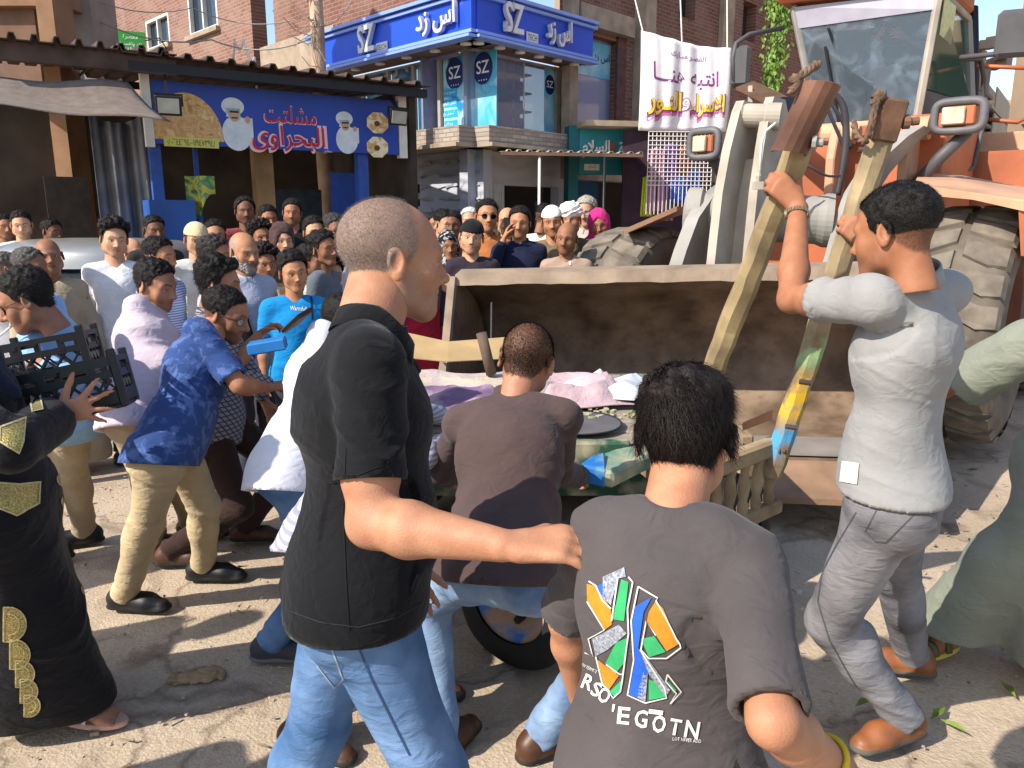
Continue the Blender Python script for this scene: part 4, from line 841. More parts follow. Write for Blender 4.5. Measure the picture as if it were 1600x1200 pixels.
# body: rear frame, tower plates, engine deck behind the cab
def obox(p, size, name, material, th=LTH, parent=None, bevel=.012):
    m = MB(); m.box(p, size, rot=-th); return LBuild(m, name, material, parent, bevel=bevel)
m = MB(); c = at(1345, 300, 7.0); obox(c + np.array([0, 0, -.3]), (1.5, 1.2, 1.6), "front_frame", M_or)
obox(at(1425, 245, 6.75), (.62, .5, .62), "cab_base", M_or); obox(at(1330, 240, 6.9), (.95, .25, .5), "tower_sheet", M_orp)
c = at(1560, 245, 8.6); obox(np.array([c[0], c[1], 2.1]), (2.2, 2.6, .75), "engine_deck", M_orp); obox(at(1500, 330, 9.0), (2.2, 4.2, 1.0), "rear_frame", M_or)
for px, yy, Y0 in ((1300, 250, 6.45), (1412, 245, 6.1)):
    c = at(px, yy, Y0); m = MB(); P = [c - lh * d + UP * z_ for d, z_ in ((-.12, -.5), (-.16, 0), (-.1, .22), (-.02, .29), (.07, .27), (.2, .05), (.45, -.5))]
    m.prism(P, tuple(lr * .07)); LBuild(m, "tower_plate", M_orp, bevel=.01)
    p = c + UP * .2; m = MB(); m.lathe(p - lr * .08, lr, [(0, 0), (.085, 0), (.085, .24), (.05, .24), (.05, .28), (0, .28)], 18); LBuild(m, "pin_boss", M_orp, smooth=False)
for wh, dx in ((WN, 1), (WF, -1)): m = MB(); m.lathe(wh - lr * .3 * dx, -lr * dx, [(.2, 0), (.16, .5), (.2, .8)], 16); LBuild(m, "axle", M_dgrey)
for zz in (-1, 1):
    c = (WN + WF) / 2 - lh * 3.1 + lr * 1.2 * zz; wheel(np.array([c[0], c[1], .84]), lr, .84, .6, zz)
# bucket
TL, TR = at(715, 436, 5.2), at(1432, 424, 4.62); bw_ = norm((TR - TL) * np.array([1, 1, 0])); bh = np.array([bw_[1], -bw_[0], 0])
prof = [(.03, .0), (-.12, -.05), (-.5, -.22), (-.74, -.5), (-.74, -.78), (-.52, -.98), (-.2, -1.05), (.3, -1.09), (.62, -1.16)]
_pp = [np.array(p_) for p_ in prof]; prof = []
for i in range(len(_pp) - 1):
    a_, b_, c_, d_ = _pp[max(i - 1, 0)], _pp[i], _pp[i + 1], _pp[min(i + 2, len(_pp) - 1)]
    for k in range(4): t_ = k / 4; prof.append(tuple(.5 * (2 * b_ + (c_ - a_) * t_ + (2 * a_ - 5 * b_ + 4 * c_ - d_) * t_ * t_ + (3 * b_ - a_ - 3 * c_ + d_) * t_ ** 3)))
prof.append(tuple(_pp[-1]))
def bp(u, d, z): return TL + (TR - TL) * u + bh * d + UP * z
nt_ = M_buck.node_tree; tc_ = nd(nt_, "ShaderNodeTexCoord"); mp_ = nd(nt_, "ShaderNodeMapping"); mp_.inputs["Scale"].default_value = (3, 3, 4); nt_.links.new(tc_.outputs["Object"], mp_.inputs[0]); sn_ = nd(nt_, "ShaderNodeTexNoise", Scale=3.5, Detail=7, Roughness=.75); nt_.links.new(mp_.outputs[0], sn_.inputs["Vector"]); mr_ = nd(nt_, "ShaderNodeMapRange"); mr_.inputs[1].default_value, mr_.inputs[2].default_value, mr_.inputs[4].default_value = .5, .75, .55; nt_.links.new(sn_.outputs["Fac"], mr_.inputs[0])
pb_ = nt_.nodes["Principled BSDF"]; sx_ = nd(nt_, "ShaderNodeMix", data_type='RGBA'); nt_.links.new(mr_.outputs[0], sx_.inputs[0]); nt_.links.new(pb_.inputs["Base Color"].links[0].from_socket, sx_.inputs[6]); sx_.inputs[7].default_value = c4(rgb('#3a2418')); nt_.links.new(sx_.outputs[2], pb_.inputs["Base Color"])
m = MB(); nU = 40; r_ = random.Random(4); dent = [r_.uniform(-.0035, .0035) for _ in range(nU + 1)]
V = [bp(u / nU, d + dent[u] * (1 if i < 9 else .3), z + dent[u] * .8 * (i < 6)) for i, (d, z) in enumerate(prof) for u in range(nU + 1)]
m.add(V, [(i * (nU + 1) + u, i * (nU + 1) + u + 1, (i + 1) * (nU + 1) + u + 1, (i + 1) * (nU + 1) + u) for i in range(len(prof) - 1) for u in range(nU)]); bkt = LBuild(m, "bucket", M_buck, solid=.035, smooth=True)
m = MB(); V = []
for u in range(nU + 1):
    a = dent[u]
    V += [bp(u / nU, .06 + a, .035 + a), bp(u / nU, .075 + a, -.035 + a * 1.5), bp(u / nU, -.02, -.045), bp(u / nU, -.12, .0 + a), bp(u / nU, -.10, .06)]
m.add(V, [(u * 5 + k, u * 5 + (k + 1) % 5, u * 5 + 5 + (k + 1) % 5, u * 5 + 5 + k) for u in range(nU) for k in range(5)] + [tuple(range(5)), tuple(nU * 5 + k for k in range(5))]); LBuild(m, "bucket_lip", M_lip, bkt)
for u, s in ((.003, -1), (.997, 1)):
    P = [bp(u, d, z) for d, z in prof] + [bp(u, .5, -.95), bp(u, .2, -.5)]; m = MB(); m.prism(P, tuple(bw_ * .04 * s)); LBuild(m, "side_plate", M_buck, bkt)
    P = [bp(u, .03, .02), bp(u, .23, -.5), bp(u, .53, -.95), bp(u, .6, -.95), bp(u, .29, -.48), bp(u, .09, .02)]; m = MB(); m.prism(P, tuple(bw_ * .05 * s)); LBuild(m, "side_edge", M_lip, bkt)
m = MB(); m.prism([bp(0, .46, -1.09), bp(1, .46, -1.09), bp(1, .8, -1.2), bp(0, .8, -1.2)], tuple(UP * .035)); LBuild(m, "cutting_edge", mat('worn edge', '#8c6f58', .6, var=.3, scale=4, bmp=.2), bkt)
m = MB(); m.prism([bp(.0, .02, -1.045), bp(1, .02, -1.045), bp(1, .3, -1.075), bp(0, .3, -1.075)], tuple(UP * .012)); LBuild(m, "sunlit_floor_strip", mat('sunlit steel', '#8d8680', .5, var=.25, scale=3, metal=.2), bkt)  # pale strip: sunlight on the bucket floor put into its colour
m = MB(); m.tube([bp(.065, -.2, -.18), bp(.06, -.22, -.75)], .006, 5); LBuild(m, "hanging_wire", M_white, bkt)
# boom arms, cross tube, tilt lever
def plate(edge, width, P0, th, name, material, dd=None):
    """a plate in the vertical plane along the machine: front edge seen at pixels, widths behind it"""
    fr = Fr(P0[:2], (lh if dd is None else dd)[:2]); F_ = [fr.w(*[fr.loc(*p)[0], 0, fr.loc(*p)[1]]) for p in edge]; Bk = [f_ - lh * w for f_, w in zip(F_, width)]; m = MB(); n = len(F_); T = lr * th
    V = F_ + Bk + [p + T for p in F_] + [p + T for p in Bk]
    for i in range(n - 1): m.f += [(i, i + 1, n + i + 1, n + i), (2 * n + i, 3 * n + i, 3 * n + i + 1, 2 * n + i + 1), (i, 2 * n + i, 2 * n + i + 1, i + 1), (n + i, n + i + 1, 3 * n + i + 1, 3 * n + i)]
    m.f += [(0, n, 3 * n, 2 * n), (n - 1, 3 * n - 1, 4 * n - 1, 2 * n - 1)] if False else [(0, n, 3 * n, 2 * n), (n - 1, 2 * n + n - 1, 4 * n - 1, 2 * n - 1)]
    m.v = [tuple(p) for p in V]; return LBuild(m, name, material)
plate([(1041, 428), (1053, 390), (1072, 340), (1098, 303), (1128, 281), (1160, 258), (1190, 225)], [.45, .4, .4, .42, .4, .36, .3], at(1080, 340, 5.75), .1, "boom_arm", M_lg)
plate([(1272, 440), (1287, 405), (1302, 350), (1317, 304), (1340, 268), (1366, 240), (1395, 214), (1420, 198)], [.5, .42, .4, .42, .42, .4, .34, .26], at(1315, 300, 5.5), .1, "boom_arm", M_lg, np.array([-.88, -.47, 0]))
plate([(1102, 428), (1108, 370), (1116, 300), (1128, 235), (1143, 175), (1150, 158)], [.2, .3, .42, .42, .3, .2], at(1125, 300, 5.35), .06, "tilt_lever", M_lg2)
plate([(1158, 428), (1163, 370), (1170, 300), (1180, 230), (1190, 172), (1196, 152)], [.2, .32, .46, .46, .32, .2], at(1170, 300, 5.3), .06, "tilt_lever", M_lg2)
A = [at(1112, 425, 5.42), at(1118, 360, 5.45), at(1126, 300, 5.5), at(1134, 252, 5.55)]; B_ = [at(1163, 425, 5.38), at(1166, 360, 5.4), at(1172, 300, 5.42), at(1180, 248, 5.48)]
m = MB(); m.add(A + B_, [(i, i + 1, 5 + i, 4 + i) for i in range(3)]); LBuild(m, "lever_web", M_lg2, solid=.04)
m = MB(); p0, p1 = at(1148, 180, 5.5), at(1212, 182, 5.4); m.lathe(p0, p1 - p0, [(0, 0), (.088, 0), (.088, .05), (.078, .06), (.078, .2), (.088, .21), (.088, .3), (.06, .3), (0, .3)], 22); LBuild(m, "lever_pin", M_lg2)
m = MB(); p0, p1 = at(1075, 335, 5.95), at(1300, 345, 5.62); L_ = np.linalg.norm(p1 - p0); m.lathe(p0, p1 - p0, [(.02, -.02), (.16, -.02), (.2, .0), (.2, .1), (.17, .12), (.17, L_ - .1), (.19, L_ - .05), (.19, L_)], 32); LBuild(m, "cross_tube", M_lg, smooth=False)
m = MB(); m.tube([at(1222, 165, 5.9), at(1228, 240, 5.7), at(1215, 330, 5.6)], .1, 14); LBuild(m, "tilt_cylinder", mat('black cylinder', '#1b1c26', .4), smooth=True)
for pts, w_ in (([(1276, 172, 5.6), (1285, 152, 5.6), (1302, 148, 5.6), (1318, 168, 5.6), (1322, 215, 5.6), (1316, 265, 5.6), (1308, 305, 5.6)], .026), ([(1292, 168, 5.9), (1306, 200, 5.9), (1322, 236, 5.9)], .014), ([(1298, 160, 6), (1316, 190, 6), (1330, 232, 6)], .014), ([(1232, 245, 5.5), (1262, 258, 5.4), (1290, 274, 5.4), (1312, 275, 5.5)], .009)):
    P = [at(*p) for p in pts]; Q_ = []
    for i in range(len(P) - 1):
        a = P[max(i - 1, 0)]; b_, c_ = P[i], P[i + 1]; d_ = P[min(i + 2, len(P) - 1)]
        for k in range(5): t = k / 5; Q_.append(.5 * (2 * b_ + (c_ - a) * t + (2 * a - 5 * b_ + 4 * c_ - d_) * t * t + (3 * b_ - a - 3 * c_ + d_) * t ** 3))
    Q_.append(P[-1]); m = MB(); m.tube(Q_, w_, 8); LBuild(m, "hydraulic_hose", M_hose, smooth=True)
# cab
CT = R(40); cr = np.array([math.cos(CT), -math.sin(CT), 0]); cb = np.array([math.sin(CT), math.cos(CT), 0])
cTL, cTR, cBR, cBL = at(1240, 12, 7.35), at(1468, -14, 6.6), at(1432, 188, 6.6), at(1278, 203, 7.35)
cTL2, cTR2, cBL2, cBR2 = cTL + cb * 1.15 - cr * .02, cTR + cb * 1.15, cBL + cb * 1.2 - cr * .12, cBR + cb * 1.2 + cr * .2
cab = bpy.data.objects.new("cab", None); COL.objects.link(cab); cab.parent = ld
M_glassF = glass_mat('windscreen', '#6f7f8c', .38, .05); M_glassS = glass_mat('cab side glass', '#4c6a58', .5, .05)
wd_nt = M_glassF.node_tree; tc = nd(wd_nt, "ShaderNodeTexCoord"); nn_ = nd(wd_nt, "ShaderNodeTexNoise", Scale=4.5, Detail=6, Distortion=1.2); wd_nt.links.new(tc.outputs["Object"], nn_.inputs["Vector"]); mr = nd(wd_nt, "ShaderNodeMapRange"); mr.inputs[1].default_value, mr.inputs[2].default_value, mr.inputs[3].default_value, mr.inputs[4].default_value = .5, .78, .2, .5; wd_nt.links.new(nn_.outputs["Fac"], mr.inputs[0]); wd_nt.links.new(mr.outputs[0], wd_nt.nodes["Principled BSDF"].inputs["Alpha"])
def quad(P, name, material, parent=cab, th=.012): m = MB(); m.add(P, [(0, 1, 2, 3)]); return LBuild(m, name, material, parent, solid=th)
def lerp(a, b, t): return a + (b - a) * t
tl2, tr2 = lerp(cTL, cBL, .17), lerp(cTR, cBR, .14)
quad([tl2, tr2, cBR, cBL], "windscreen", M_glassF); quad([cTL + lh * .01, cTR + lh * .01, tr2 + lh * .01, tl2 + lh * .01], "sun_strip", mat('sun strip', '#9a98a6', .35, var=.08, bmp=0))
quad([cTL, tl2 * 0 + lerp(cTL, cBL, .95), lerp(cTL2, cBL2, .9), cTL2], "side_glass", M_glassS); quad([cTR, lerp(cTR, cBR, .74), lerp(cTR2, cBR2, .74), cTR2], "side_glass", M_glassS)
quad([lerp(cTR, cBR, .75), cBR + UP * -.03, cBR2 + UP * -.03, lerp(cTR2, cBR2, .75)], "lower_panel", M_dgrey)
quad([cTL2, cTR2, cBR2, cBL2], "rear_wall", mat('cab inside', '#3c444c', .8, var=.2)); quad([cBL - UP * .05, cBR - UP * .05, cBR2 - UP * .05, cBL2 - UP * .05], "cab_floor", M_dgrey)
for a, b_ in ((cTL, cBL), (cTR, cBR), (cTL2, cBL2), (cTR2, cBR2), (cBL, cBR), (cTL, cTL2), (cTR, cTR2)): m = MB(); m.bar(a, b_, .055, .055); LBuild(m, "cab_post", M_lg if a is not cTR else M_lg2, cab, bevel=.01)
m = MB(); m.prism([cTL + lh * .12 - cr * .12 + UP * .03, cTR + lh * .12 + cr * .04 + UP * .03, cTR2 + cr * .04 + UP * .03, cTL2 - cr * .12 + UP * .03], tuple(UP * .16)); LBuild(m, "cab_roof", M_or, cab, bevel=.03)
m = MB(); m.prism([lerp(cTR, cTR2, .08) + cr * .02 - UP * .03, lerp(cTR, cTR2, .4) + cr * .03 - UP * .03, lerp(cTR, cTR2, .4) + cr * .025 - UP * .33, lerp(cTR, cTR2, .12) + cr * .0 - UP * .3], tuple(cr * .006)); pp = LBuild(m, "paper_notice", mat('notice paper', '#d0cf9a', .8, var=.15, scale=30, bmp=0), cab)
wm = lerp(cTL, cTR, .3); m = MB(); m.tube([lerp(cBL, cBR, .25) + lh * .03, lerp(cTL, cTR, .27) + lh * .03 - UP * .35], .012, 6); m.bar(lerp(cBL, cBR, .3) + lh * .02 + UP * .35, lerp(cTL, cTR, .28) + lh * .025 - UP * .2, .012, .02); LBuild(m, "wiper", M_black, cab)
m = MB(); c = lerp(lerp(cBL, cBR, .52), lerp(cBL2, cBR2, .52), .7); m.box(c + UP * .35, (.5, .5, .14), rot=-CT); m.box(c + UP * .75 + cb * .25, (.5, .14, .8), rot=-CT); LBuild(m, "seat", M_black, cab, bevel=.04)
c = lerp(lerp(cBL, cBR, .5), lerp(cBL2, cBR2, .5), .32); m = MB(); tor = [(c + UP * .55 + (cr * math.cos(a) + norm(cb * .5 + UP * .8) * math.sin(a)) * .2) for a in np.linspace(0, 2 * math.pi, 24)]; m.tube(tor, .015, 6); m.tube([c + UP * .55, c + lh * .2], .03, 8); LBuild(m, "steering_wheel", M_black, cab, smooth=True)
# lamps in guards, mirrors, rails
def guard(px, py, Y, w, h, post):
    p = at(px, py, Y); g_ = bpy.data.objects.new("work_lamp", None); COL.objects.link(g_); g_.parent = ld; ex, ez = cr, UP
    P = []
    for k in range(32):
        a = 2 * math.pi * k / 32; ca, sa = math.cos(a), math.sin(a); P.append(p + ex * w * np.sign(ca) * abs(ca) ** .45 + ez * h * np.sign(sa) * abs(sa) ** .45)
    m = MB(); m.tube(P + [P[0]], .03, 8, False); LBuild(m, "lamp_guard", mat('guard grey', '#5c5a5c', .55, var=.2), g_, smooth=True)
    m = MB(); m.box(p + cb * .04, (w * 1.35, .12, h * 1.3), rot=-CT); LBuild(m, "lamp_case", M_or, g_, bevel=.01)
    m = MB(); m.box(p + cb * -.03 - ex * w * .18, (w * .95, .04, h * 1.2), rot=-CT); LBuild(m, "lamp_lens", mat('lamp lens', '#b8ae92', .12, var=.3, scale=12, metal=.3, bmp=0), g_, bevel=.008)
    m = MB(); m.tube([at(*q_) for q_ in post], .045, 10); LBuild(m, "lamp_post", M_dgrey, g_, smooth=True)
guard(1498, 181, 5.7, .155, .1, [(1512, 205, 5.75), (1470, 245, 5.8), (1428, 292, 5.9)]); guard(1100, 225, 6.3, .12, .1, [(1112, 245, 6.35), (1130, 275, 6.5), (1150, 310, 6.7)])
def mirror(c, size, arm, lab):
    m = MB(); m.box(c, size, rot=-CT + .3); o = LBuild(m, "mirror", M_dgrey, bevel=.03); m = MB(); m.tube([at(*q_) for q_ in arm], .02, 8); LBuild(m, "mirror_arm", M_dgrey, o, smooth=True)
mirror(at(1157, 104, 6.9), (.16, .07, .33), [(1148, 135, 6.9), (1145, 92, 6.9), (1150, 68, 6.9), (1170, 54, 6.95), (1222, 44, 7.1)], ''); mirror(at(1592, 52, 6.2), (.3, .08, .34), [(1500, 90, 6.6), (1560, 84, 6.4), (1606, 80, 6.2)], '')
for pts, mm, rr in (([(1526, 103, 7.2), (1620, 107, 7.0)], M_or, .018), ([(1536, 186, 7.2), (1590, 191, 7.0), (1604, 184, 7.0), (1640, 184, 7.0)], M_or, .018), ([(1508, 92, 6.7), (1532, 92, 6.9), (1537, 120, 7.0), (1534, 205, 7.0), (1520, 262, 6.9), (1496, 272, 6.7)], M_dgrey, .02), ([(1512, 15, 7.6), (1520, 12, 7.5), (1522, 120, 7.5), (1516, 262, 7.5)], M_black, .045)):
    m = MB(); m.tube([at(*q_) for q_ in pts], rr, 8); LBuild(m, "handrail" if mm is not M_black else "exhaust_guard", mm, smooth=True)
m = MB(); m.prism([at(1150, 136, 6.6), at(1178, 126, 6.7), at(1246, 158, 6.2), at(1215, 168, 6.1)], (0, 0, -.02)); LBuild(m, "visor_sheet", mat('brown sheet', '#5a4230', .7, var=.3)); m = MB(); m.bar(at(1172, 135, 6.5), at(1172, 250, 6.3), .03); LBuild(m, "visor_post", M_lg2)
m = MB(); m.tube([at(1212, 192, 5.2), at(1196, 205, 5.2), at(1190, 222, 5.2), at(1186, 282, 5.2)], .009, 6); o = LBuild(m, "lamp_cable", M_white, smooth=True); p = at(1184, 290, 5.2); m = MB(); m.box(p, (.06, .05, .05)); m.lathe(p, UP, [(.012, .02), (.02, .06), (.01, .09)], 8); LBuild(m, "socket", M_lg2, o)

# ---------------------------------------------------------------- the wooden cart with its raised shafts
CB = np.array([.2, 3.7, 0.0]); ct = thing("wooden_cart", "battered wooden hand cart with chipped green and blue paint beside the bucket", "cart"); ct.location = CB
def CBuild(mb, name, material, parent=None, **k): return mb.build(name, material, parent or ct, base=CB, **k)
M_wood = mat('worn wood', '#8a7458', .85, var=.35, scale=5, bmp=.35, bscale=30, col2='#b09a78'); M_wood2 = mat('grey planks', '#8c8072', .9, var=.25, scale=6, bmp=.3, bscale=30)
M_green = mat('chipped green paint', '#2c5a44', .7, var=.3, scale=9, col2='#b0a488', bmp=.3, lo=.45, hi=.72); M_bluep = mat('chipped blue paint', '#2474c0', .6, var=.2, scale=8, col2='#7fa898', bmp=.3, lo=.5, hi=.75)
M_shaft = mat('shaft wood', '#8c785a', .8, var=.3, scale=6, col2='#ab966e', bmp=.35, bscale=28)
zb = .76
def V_(*q_): return np.array(q_, float)
for k in range(9):                                          # bed planks
    y0 = 3.16 + k * .15; m = MB(); m.box((.12, y0 + .07, zb - .02 + .006 * ((k * 7) % 3)), (1.75, .14, .04)); CBuild(m, "plank", M_wood2, bevel=.006)
for a, b_, h, mm in (((-.76, 3.12), (.5, 3.12), .13, M_green), ((-.76, 4.52), (1.0, 4.52), .13, M_green), ((-.76, 3.12), (-.76, 4.52), .13, M_green), ((1.02, 3.2), (1.02, 4.52), .13, M_wood)):
    m = MB(); m.bar((*a, zb - .045), (*b_, zb - .045), .06, h); CBuild(m, "side_rail", mm, bevel=.01)
p0, p1 = at(1086, 742, 2.68), at(1216, 694, 3.02); dv = norm(p1 - p0)
for dz, h, nm in ((0, .075, "top_rail"), (-.27, .06, "bottom_rail")): m = MB(); m.bar(p0 + UP * dz - dv * .1, p1 + UP * dz + dv * .03, .06, h); CBuild(m, nm, M_wood, bevel=.012)
for k in range(6):
    c = lerp(p0, p1, (k + .5) / 6); m = MB(); m.lathe(c - UP * .245, UP, [(.02, 0), (.024, .03), (.016, .06), (.026, .12), (.016, .18), (.022, .21)], 10); CBuild(m, "spindle", M_wood, smooth=True)
m = MB(); c = p1 - dv * .06 + np.array([.02, -.035, 0]); m.lathe(c, (.65, -.76, 0), [(0, .02), (.018, .02), (.02, 0)], 10); m.lathe(c, (.65, -.76, 0), [(0, .035), (.009, .035), (.009, .01)], 6); CBuild(m, "bolt", M_rust)
for x0, y0, x1, y1 in ((.55, 3.15, .66, 2.7), (.9, 3.3, 1.0, 3.02)): m = MB(); m.bar((x0, y0, zb - .07), (x1, y1, zb - .07), .07, .07); CBuild(m, "bracket_beam", M_wood)
m = MB(); a, b_ = at(904, 726, 2.72), at(1012, 703, 2.95); c_ = at(960, 702, 2.9); m.prism([a, at(925, 712, 2.78), c_, at(1015, 690, 3.02), b_ + np.array([.05, 0, 0]), at(958, 738, 2.68)], (0, 0, -.065)); stp = CBuild(m, "painted_step", mat('chipped pale green', '#6f9a86', .7, var=.25, scale=10, col2='#b4a888', bmp=.3, lo=.4, hi=.7), bevel=.01)
m = MB(); m.prism([a + V_(-.004, -.004, .003), at(925, 712, 2.78) + V_(-.004, 0, .003), at(938, 708, 2.8) + V_(.02, .02, .003), at(948, 736, 2.69) + V_(.0, -.004, .003)], (0, 0, -.071)); CBuild(m, "blue_end", M_bluep, stp, bevel=.008)
m = MB(); m.tube([at(768, 585, 4.2), at(750, 575, 4.2) * 0 + at(752, 520, 4.2)], .03, 9); CBuild(m, "corner_peg", mat('peg wood', '#5a4a3e', .85, var=.3), smooth=True)
for (x, y, ax) in ((.03, 2.72, (-.6, -.8, 0)), (.98, 3.28, (.7, -.7, 0)), (-.62, 4.3, (-.3, -1, 0)), (.85, 4.35, (.2, 1, 0))):
    c = np.array([x, y, .285]); m = MB(); m.lathe(c, ax, [(.17, -.08), (.2, -.09), (.255, -.085), (.282, -.055), (.285, 0), (.282, .055), (.255, .085), (.2, .09), (.17, .08)], 36); ty = CBuild(m, "tyre", M_rubber, smooth=True)
    m = MB(); m.lathe(c, ax, [(.175, -.07), (.17, .07), (.15, .05), (.11, .0), (.05, .02), (.05, .09), (.03, .11), (0, .11)], 28); rm = CBuild(m, "rim", mat('painted rim', '#c2a284', .6, var=.25, scale=7, col2='#3a78c0', bmp=.2, lo=.52, hi=.6), smooth=True)
    axn = norm(ax); yy = norm(np.cross(UP, axn)); zz = np.cross(axn, yy)
    for k in range(5): a = 2 * math.pi * k / 5; m = MB(); m.lathe(c + axn * .015 + (yy * math.cos(a) + zz * math.sin(a)) * .085, axn, [(0, .04), (.016, .04), (.016, 0)], 6); CBuild(m, "wheel_nut", M_black, rm)
    m = MB(); m.tube([c - axn * .08, c - axn * .5], .035, 8); CBuild(m, "axle", M_black)
m = MB(); m.box((.1, 3.25, .58), (1.5, .08, .16)); CBuild(m, "under_beam", M_green); m = MB(); m.box((.1, 3.9, .6), (1.6, .9, .1)); CBuild(m, "chassis", M_black)
# shafts
def shaft_mat():
    m, nt, b = base_mat("painted shaft"); b.inputs["Roughness"].default_value = .8
    tc, n, r = noisy(nt, b, rgb('#86735a'), .3, 7, col2=rgb('#ac9873')); g = nd(nt, "ShaderNodeSeparateXYZ"); nt.links.new(tc.outputs["Object"], g.inputs[0]); prev = r.outputs[0]
    n2 = nd(nt, "ShaderNodeTexNoise", Scale=16, Detail=4); nt.links.new(tc.outputs["Object"], n2.inputs["Vector"])
    for (z, w, col) in ((1.02, .13, '#cfa62a'), (.83, .09, '#4c9ac8'), (1.2, .08, '#8fa878')):
        d = nd(nt, "ShaderNodeMath", operation='SUBTRACT'); d.inputs[1].default_value = z; nt.links.new(g.outputs[2], d.inputs[0]); a = nd(nt, "ShaderNodeMath", operation='ABSOLUTE'); nt.links.new(d.outputs[0], a.inputs[0])
        mr = nd(nt, "ShaderNodeMapRange"); mr.inputs[1].default_value, mr.inputs[2].default_value, mr.inputs[3].default_value, mr.inputs[4].default_value = w * .4, w, 1, 0; nt.links.new(a.outputs[0], mr.inputs[0])
        m2 = nd(nt, "ShaderNodeMapRange"); m2.inputs[1].default_value, m2.inputs[2].default_value = .42, .56; nt.links.new(n2.outputs["Fac"], m2.inputs[0]); ml = nd(nt, "ShaderNodeMath", operation='MULTIPLY'); nt.links.new(mr.outputs[0], ml.inputs[0]); nt.links.new(m2.outputs[0], ml.inputs[1])
        x = nd(nt, "ShaderNodeMix", data_type='RGBA'); nt.links.new(ml.outputs[0], x.inputs[0]); nt.links.new(prev, x.inputs[6]); x.inputs[7].default_value = c4(rgb(col)); prev = x.outputs[2]
    nt.links.new(prev, b.inputs["Base Color"]); mp = nd(nt, "ShaderNodeMapping"); mp.inputs["Scale"].default_value = (60, 60, 6); nt.links.new(tc.outputs["Object"], mp.inputs[0]); n3 = nd(nt, "ShaderNodeTexNoise", Scale=1, Detail=4); nt.links.new(mp.outputs[0], n3.inputs["Vector"]); bump(nt, b, n3.outputs["Fac"], .5, .006); return m
MS = shaft_mat()
def beam(a, b_, w, h, name, material, seed):
    """a hand-hewn squared pole with uneven faces"""
    a, b_ = np.asarray(a), np.asarray(b_); t = norm(b_ - a); s_ = norm(np.cross(t, [0, 1, 0])); n_ = np.cross(s_, t); r_ = random.Random(seed); V = []; K = 22
    for k in range(K + 1):
        c = lerp(a, b_, k / K) + s_ * r_.gauss(0, .0022) + n_ * r_.gauss(0, .0022)
        for j in range(8): an = math.pi / 4 * (j + .5); e = 1.0 if j % 2 else .98; V.append(c + (s_ * math.copysign(min(abs(math.cos(an)) * 1.25, 1), math.cos(an)) * w / 2 + n_ * math.copysign(min(abs(math.sin(an)) * 1.25, 1), math.sin(an)) * h / 2) * (1 + r_.gauss(0, .03)))
    m = MB(); m.add(V, [(k * 8 + j, k * 8 + (j + 1) % 8, k * 8 + 8 + (j + 1) % 8, k * 8 + 8 + j) for k in range(K) for j in range(8)] + [tuple(reversed(range(8))), tuple(K * 8 + j for j in range(8))]); return CBuild(m, name, material, smooth=False)
S1a, S1b = at(1206, 742, 2.98), at(1394, 158, 2.72); S2a, S2b = at(1075, 680, 3.0), at(1262, 195, 2.46)
s1 = beam(S1a, S1b, .078, .068, "shaft", MS, 1); s2 = beam(S2a, S2b, .078, .068, "shaft", M_shaft, 2)
t1 = norm(S1b - S1a); m = MB(); m.bar(S1b - t1 * .13, S1b + t1 * .01, .088, .08, up=(0, -1, 0)); CBuild(m, "end_cap", mat('rust iron', '#6a4c38', .7, var=.4, scale=12, bmp=.3), s1, bevel=.008); m = MB(); pp_ = S1b - t1 * .07; m.lathe(pp_ + np.array([.05, -.02, 0]), (1, -.2, .05), [(.0, .05), (.014, .05), (.014, .02), (.024, .02), (.024, 0), (.0, 0)], 10); CBuild(m, "bolt", mat('rust iron', '#6a4c38'), s1)
for px, py in ((1355, 235), (1262, 598), (1240, 668)): p = at(px, py, 2.8); m = MB(); m.lathe(p, (1, -.3, -.1), [(0, .012), (.01, .012), (.01, -.03)], 8); CBuild(m, "bolt", M_rust, s1)
t2 = norm(S2b - S2a); s_ = norm(np.cross(t2, [0, 1, 0])); n_ = np.cross(s_, t2); e0, e1 = at(1232, 240, 2.44), at(1284, 132, 2.36); m = MB(); V = []
for k in range(2):
    c = (e0, e1)[k]
    for j in range(9): a = R(-20 + 200 * j / 8) ; V.append(c + s_ * math.cos(a) * .054 - (np.array([0, 1, 0])) * math.sin(a) * .05)
m.add(V, [(j, j + 1, j + 10, j + 9) for j in range(8)]); CBuild(m, "iron_channel", mat('rust channel', '#5c3a30', .6, var=.35, scale=6, col2='#7a5644', bmp=.25), s2, solid=.007)
m = MB(); m.lathe(at(1270, 222, 2.4), (1, -.5, -.1), [(0, .03), (.014, .03), (.014, .012), (.026, .012), (.026, 0)], 10); CBuild(m, "bolt", M_lg, s2)
def rope(pts, r, par, twist=True):
    P = [at(*p) for p in pts]; Q_ = []
    for i in range(len(P) - 1):
        for k in range(8): Q_.append(lerp(P[i], P[i + 1], k / 8))
    Q_.append(P[-1]); Q_ = np.array(Q_)
    for _ in range(4): Q_[1:-1] = (Q_[:-2] + Q_[2:] + 2 * Q_[1:-1]) / 4
    m = MB()
    for s in (0, 1): m.tube([q_ + np.array([math.cos(i * .9 + s * 3.14), .4, math.sin(i * .9 + s * 3.14)]) * r * .5 for i, q_ in enumerate(Q_)], r * .62, 6)
    CBuild(m, "rope", mat('old rope', '#6a5444', .95, var=.4, scale=40, bmp=.4), par, smooth=True)
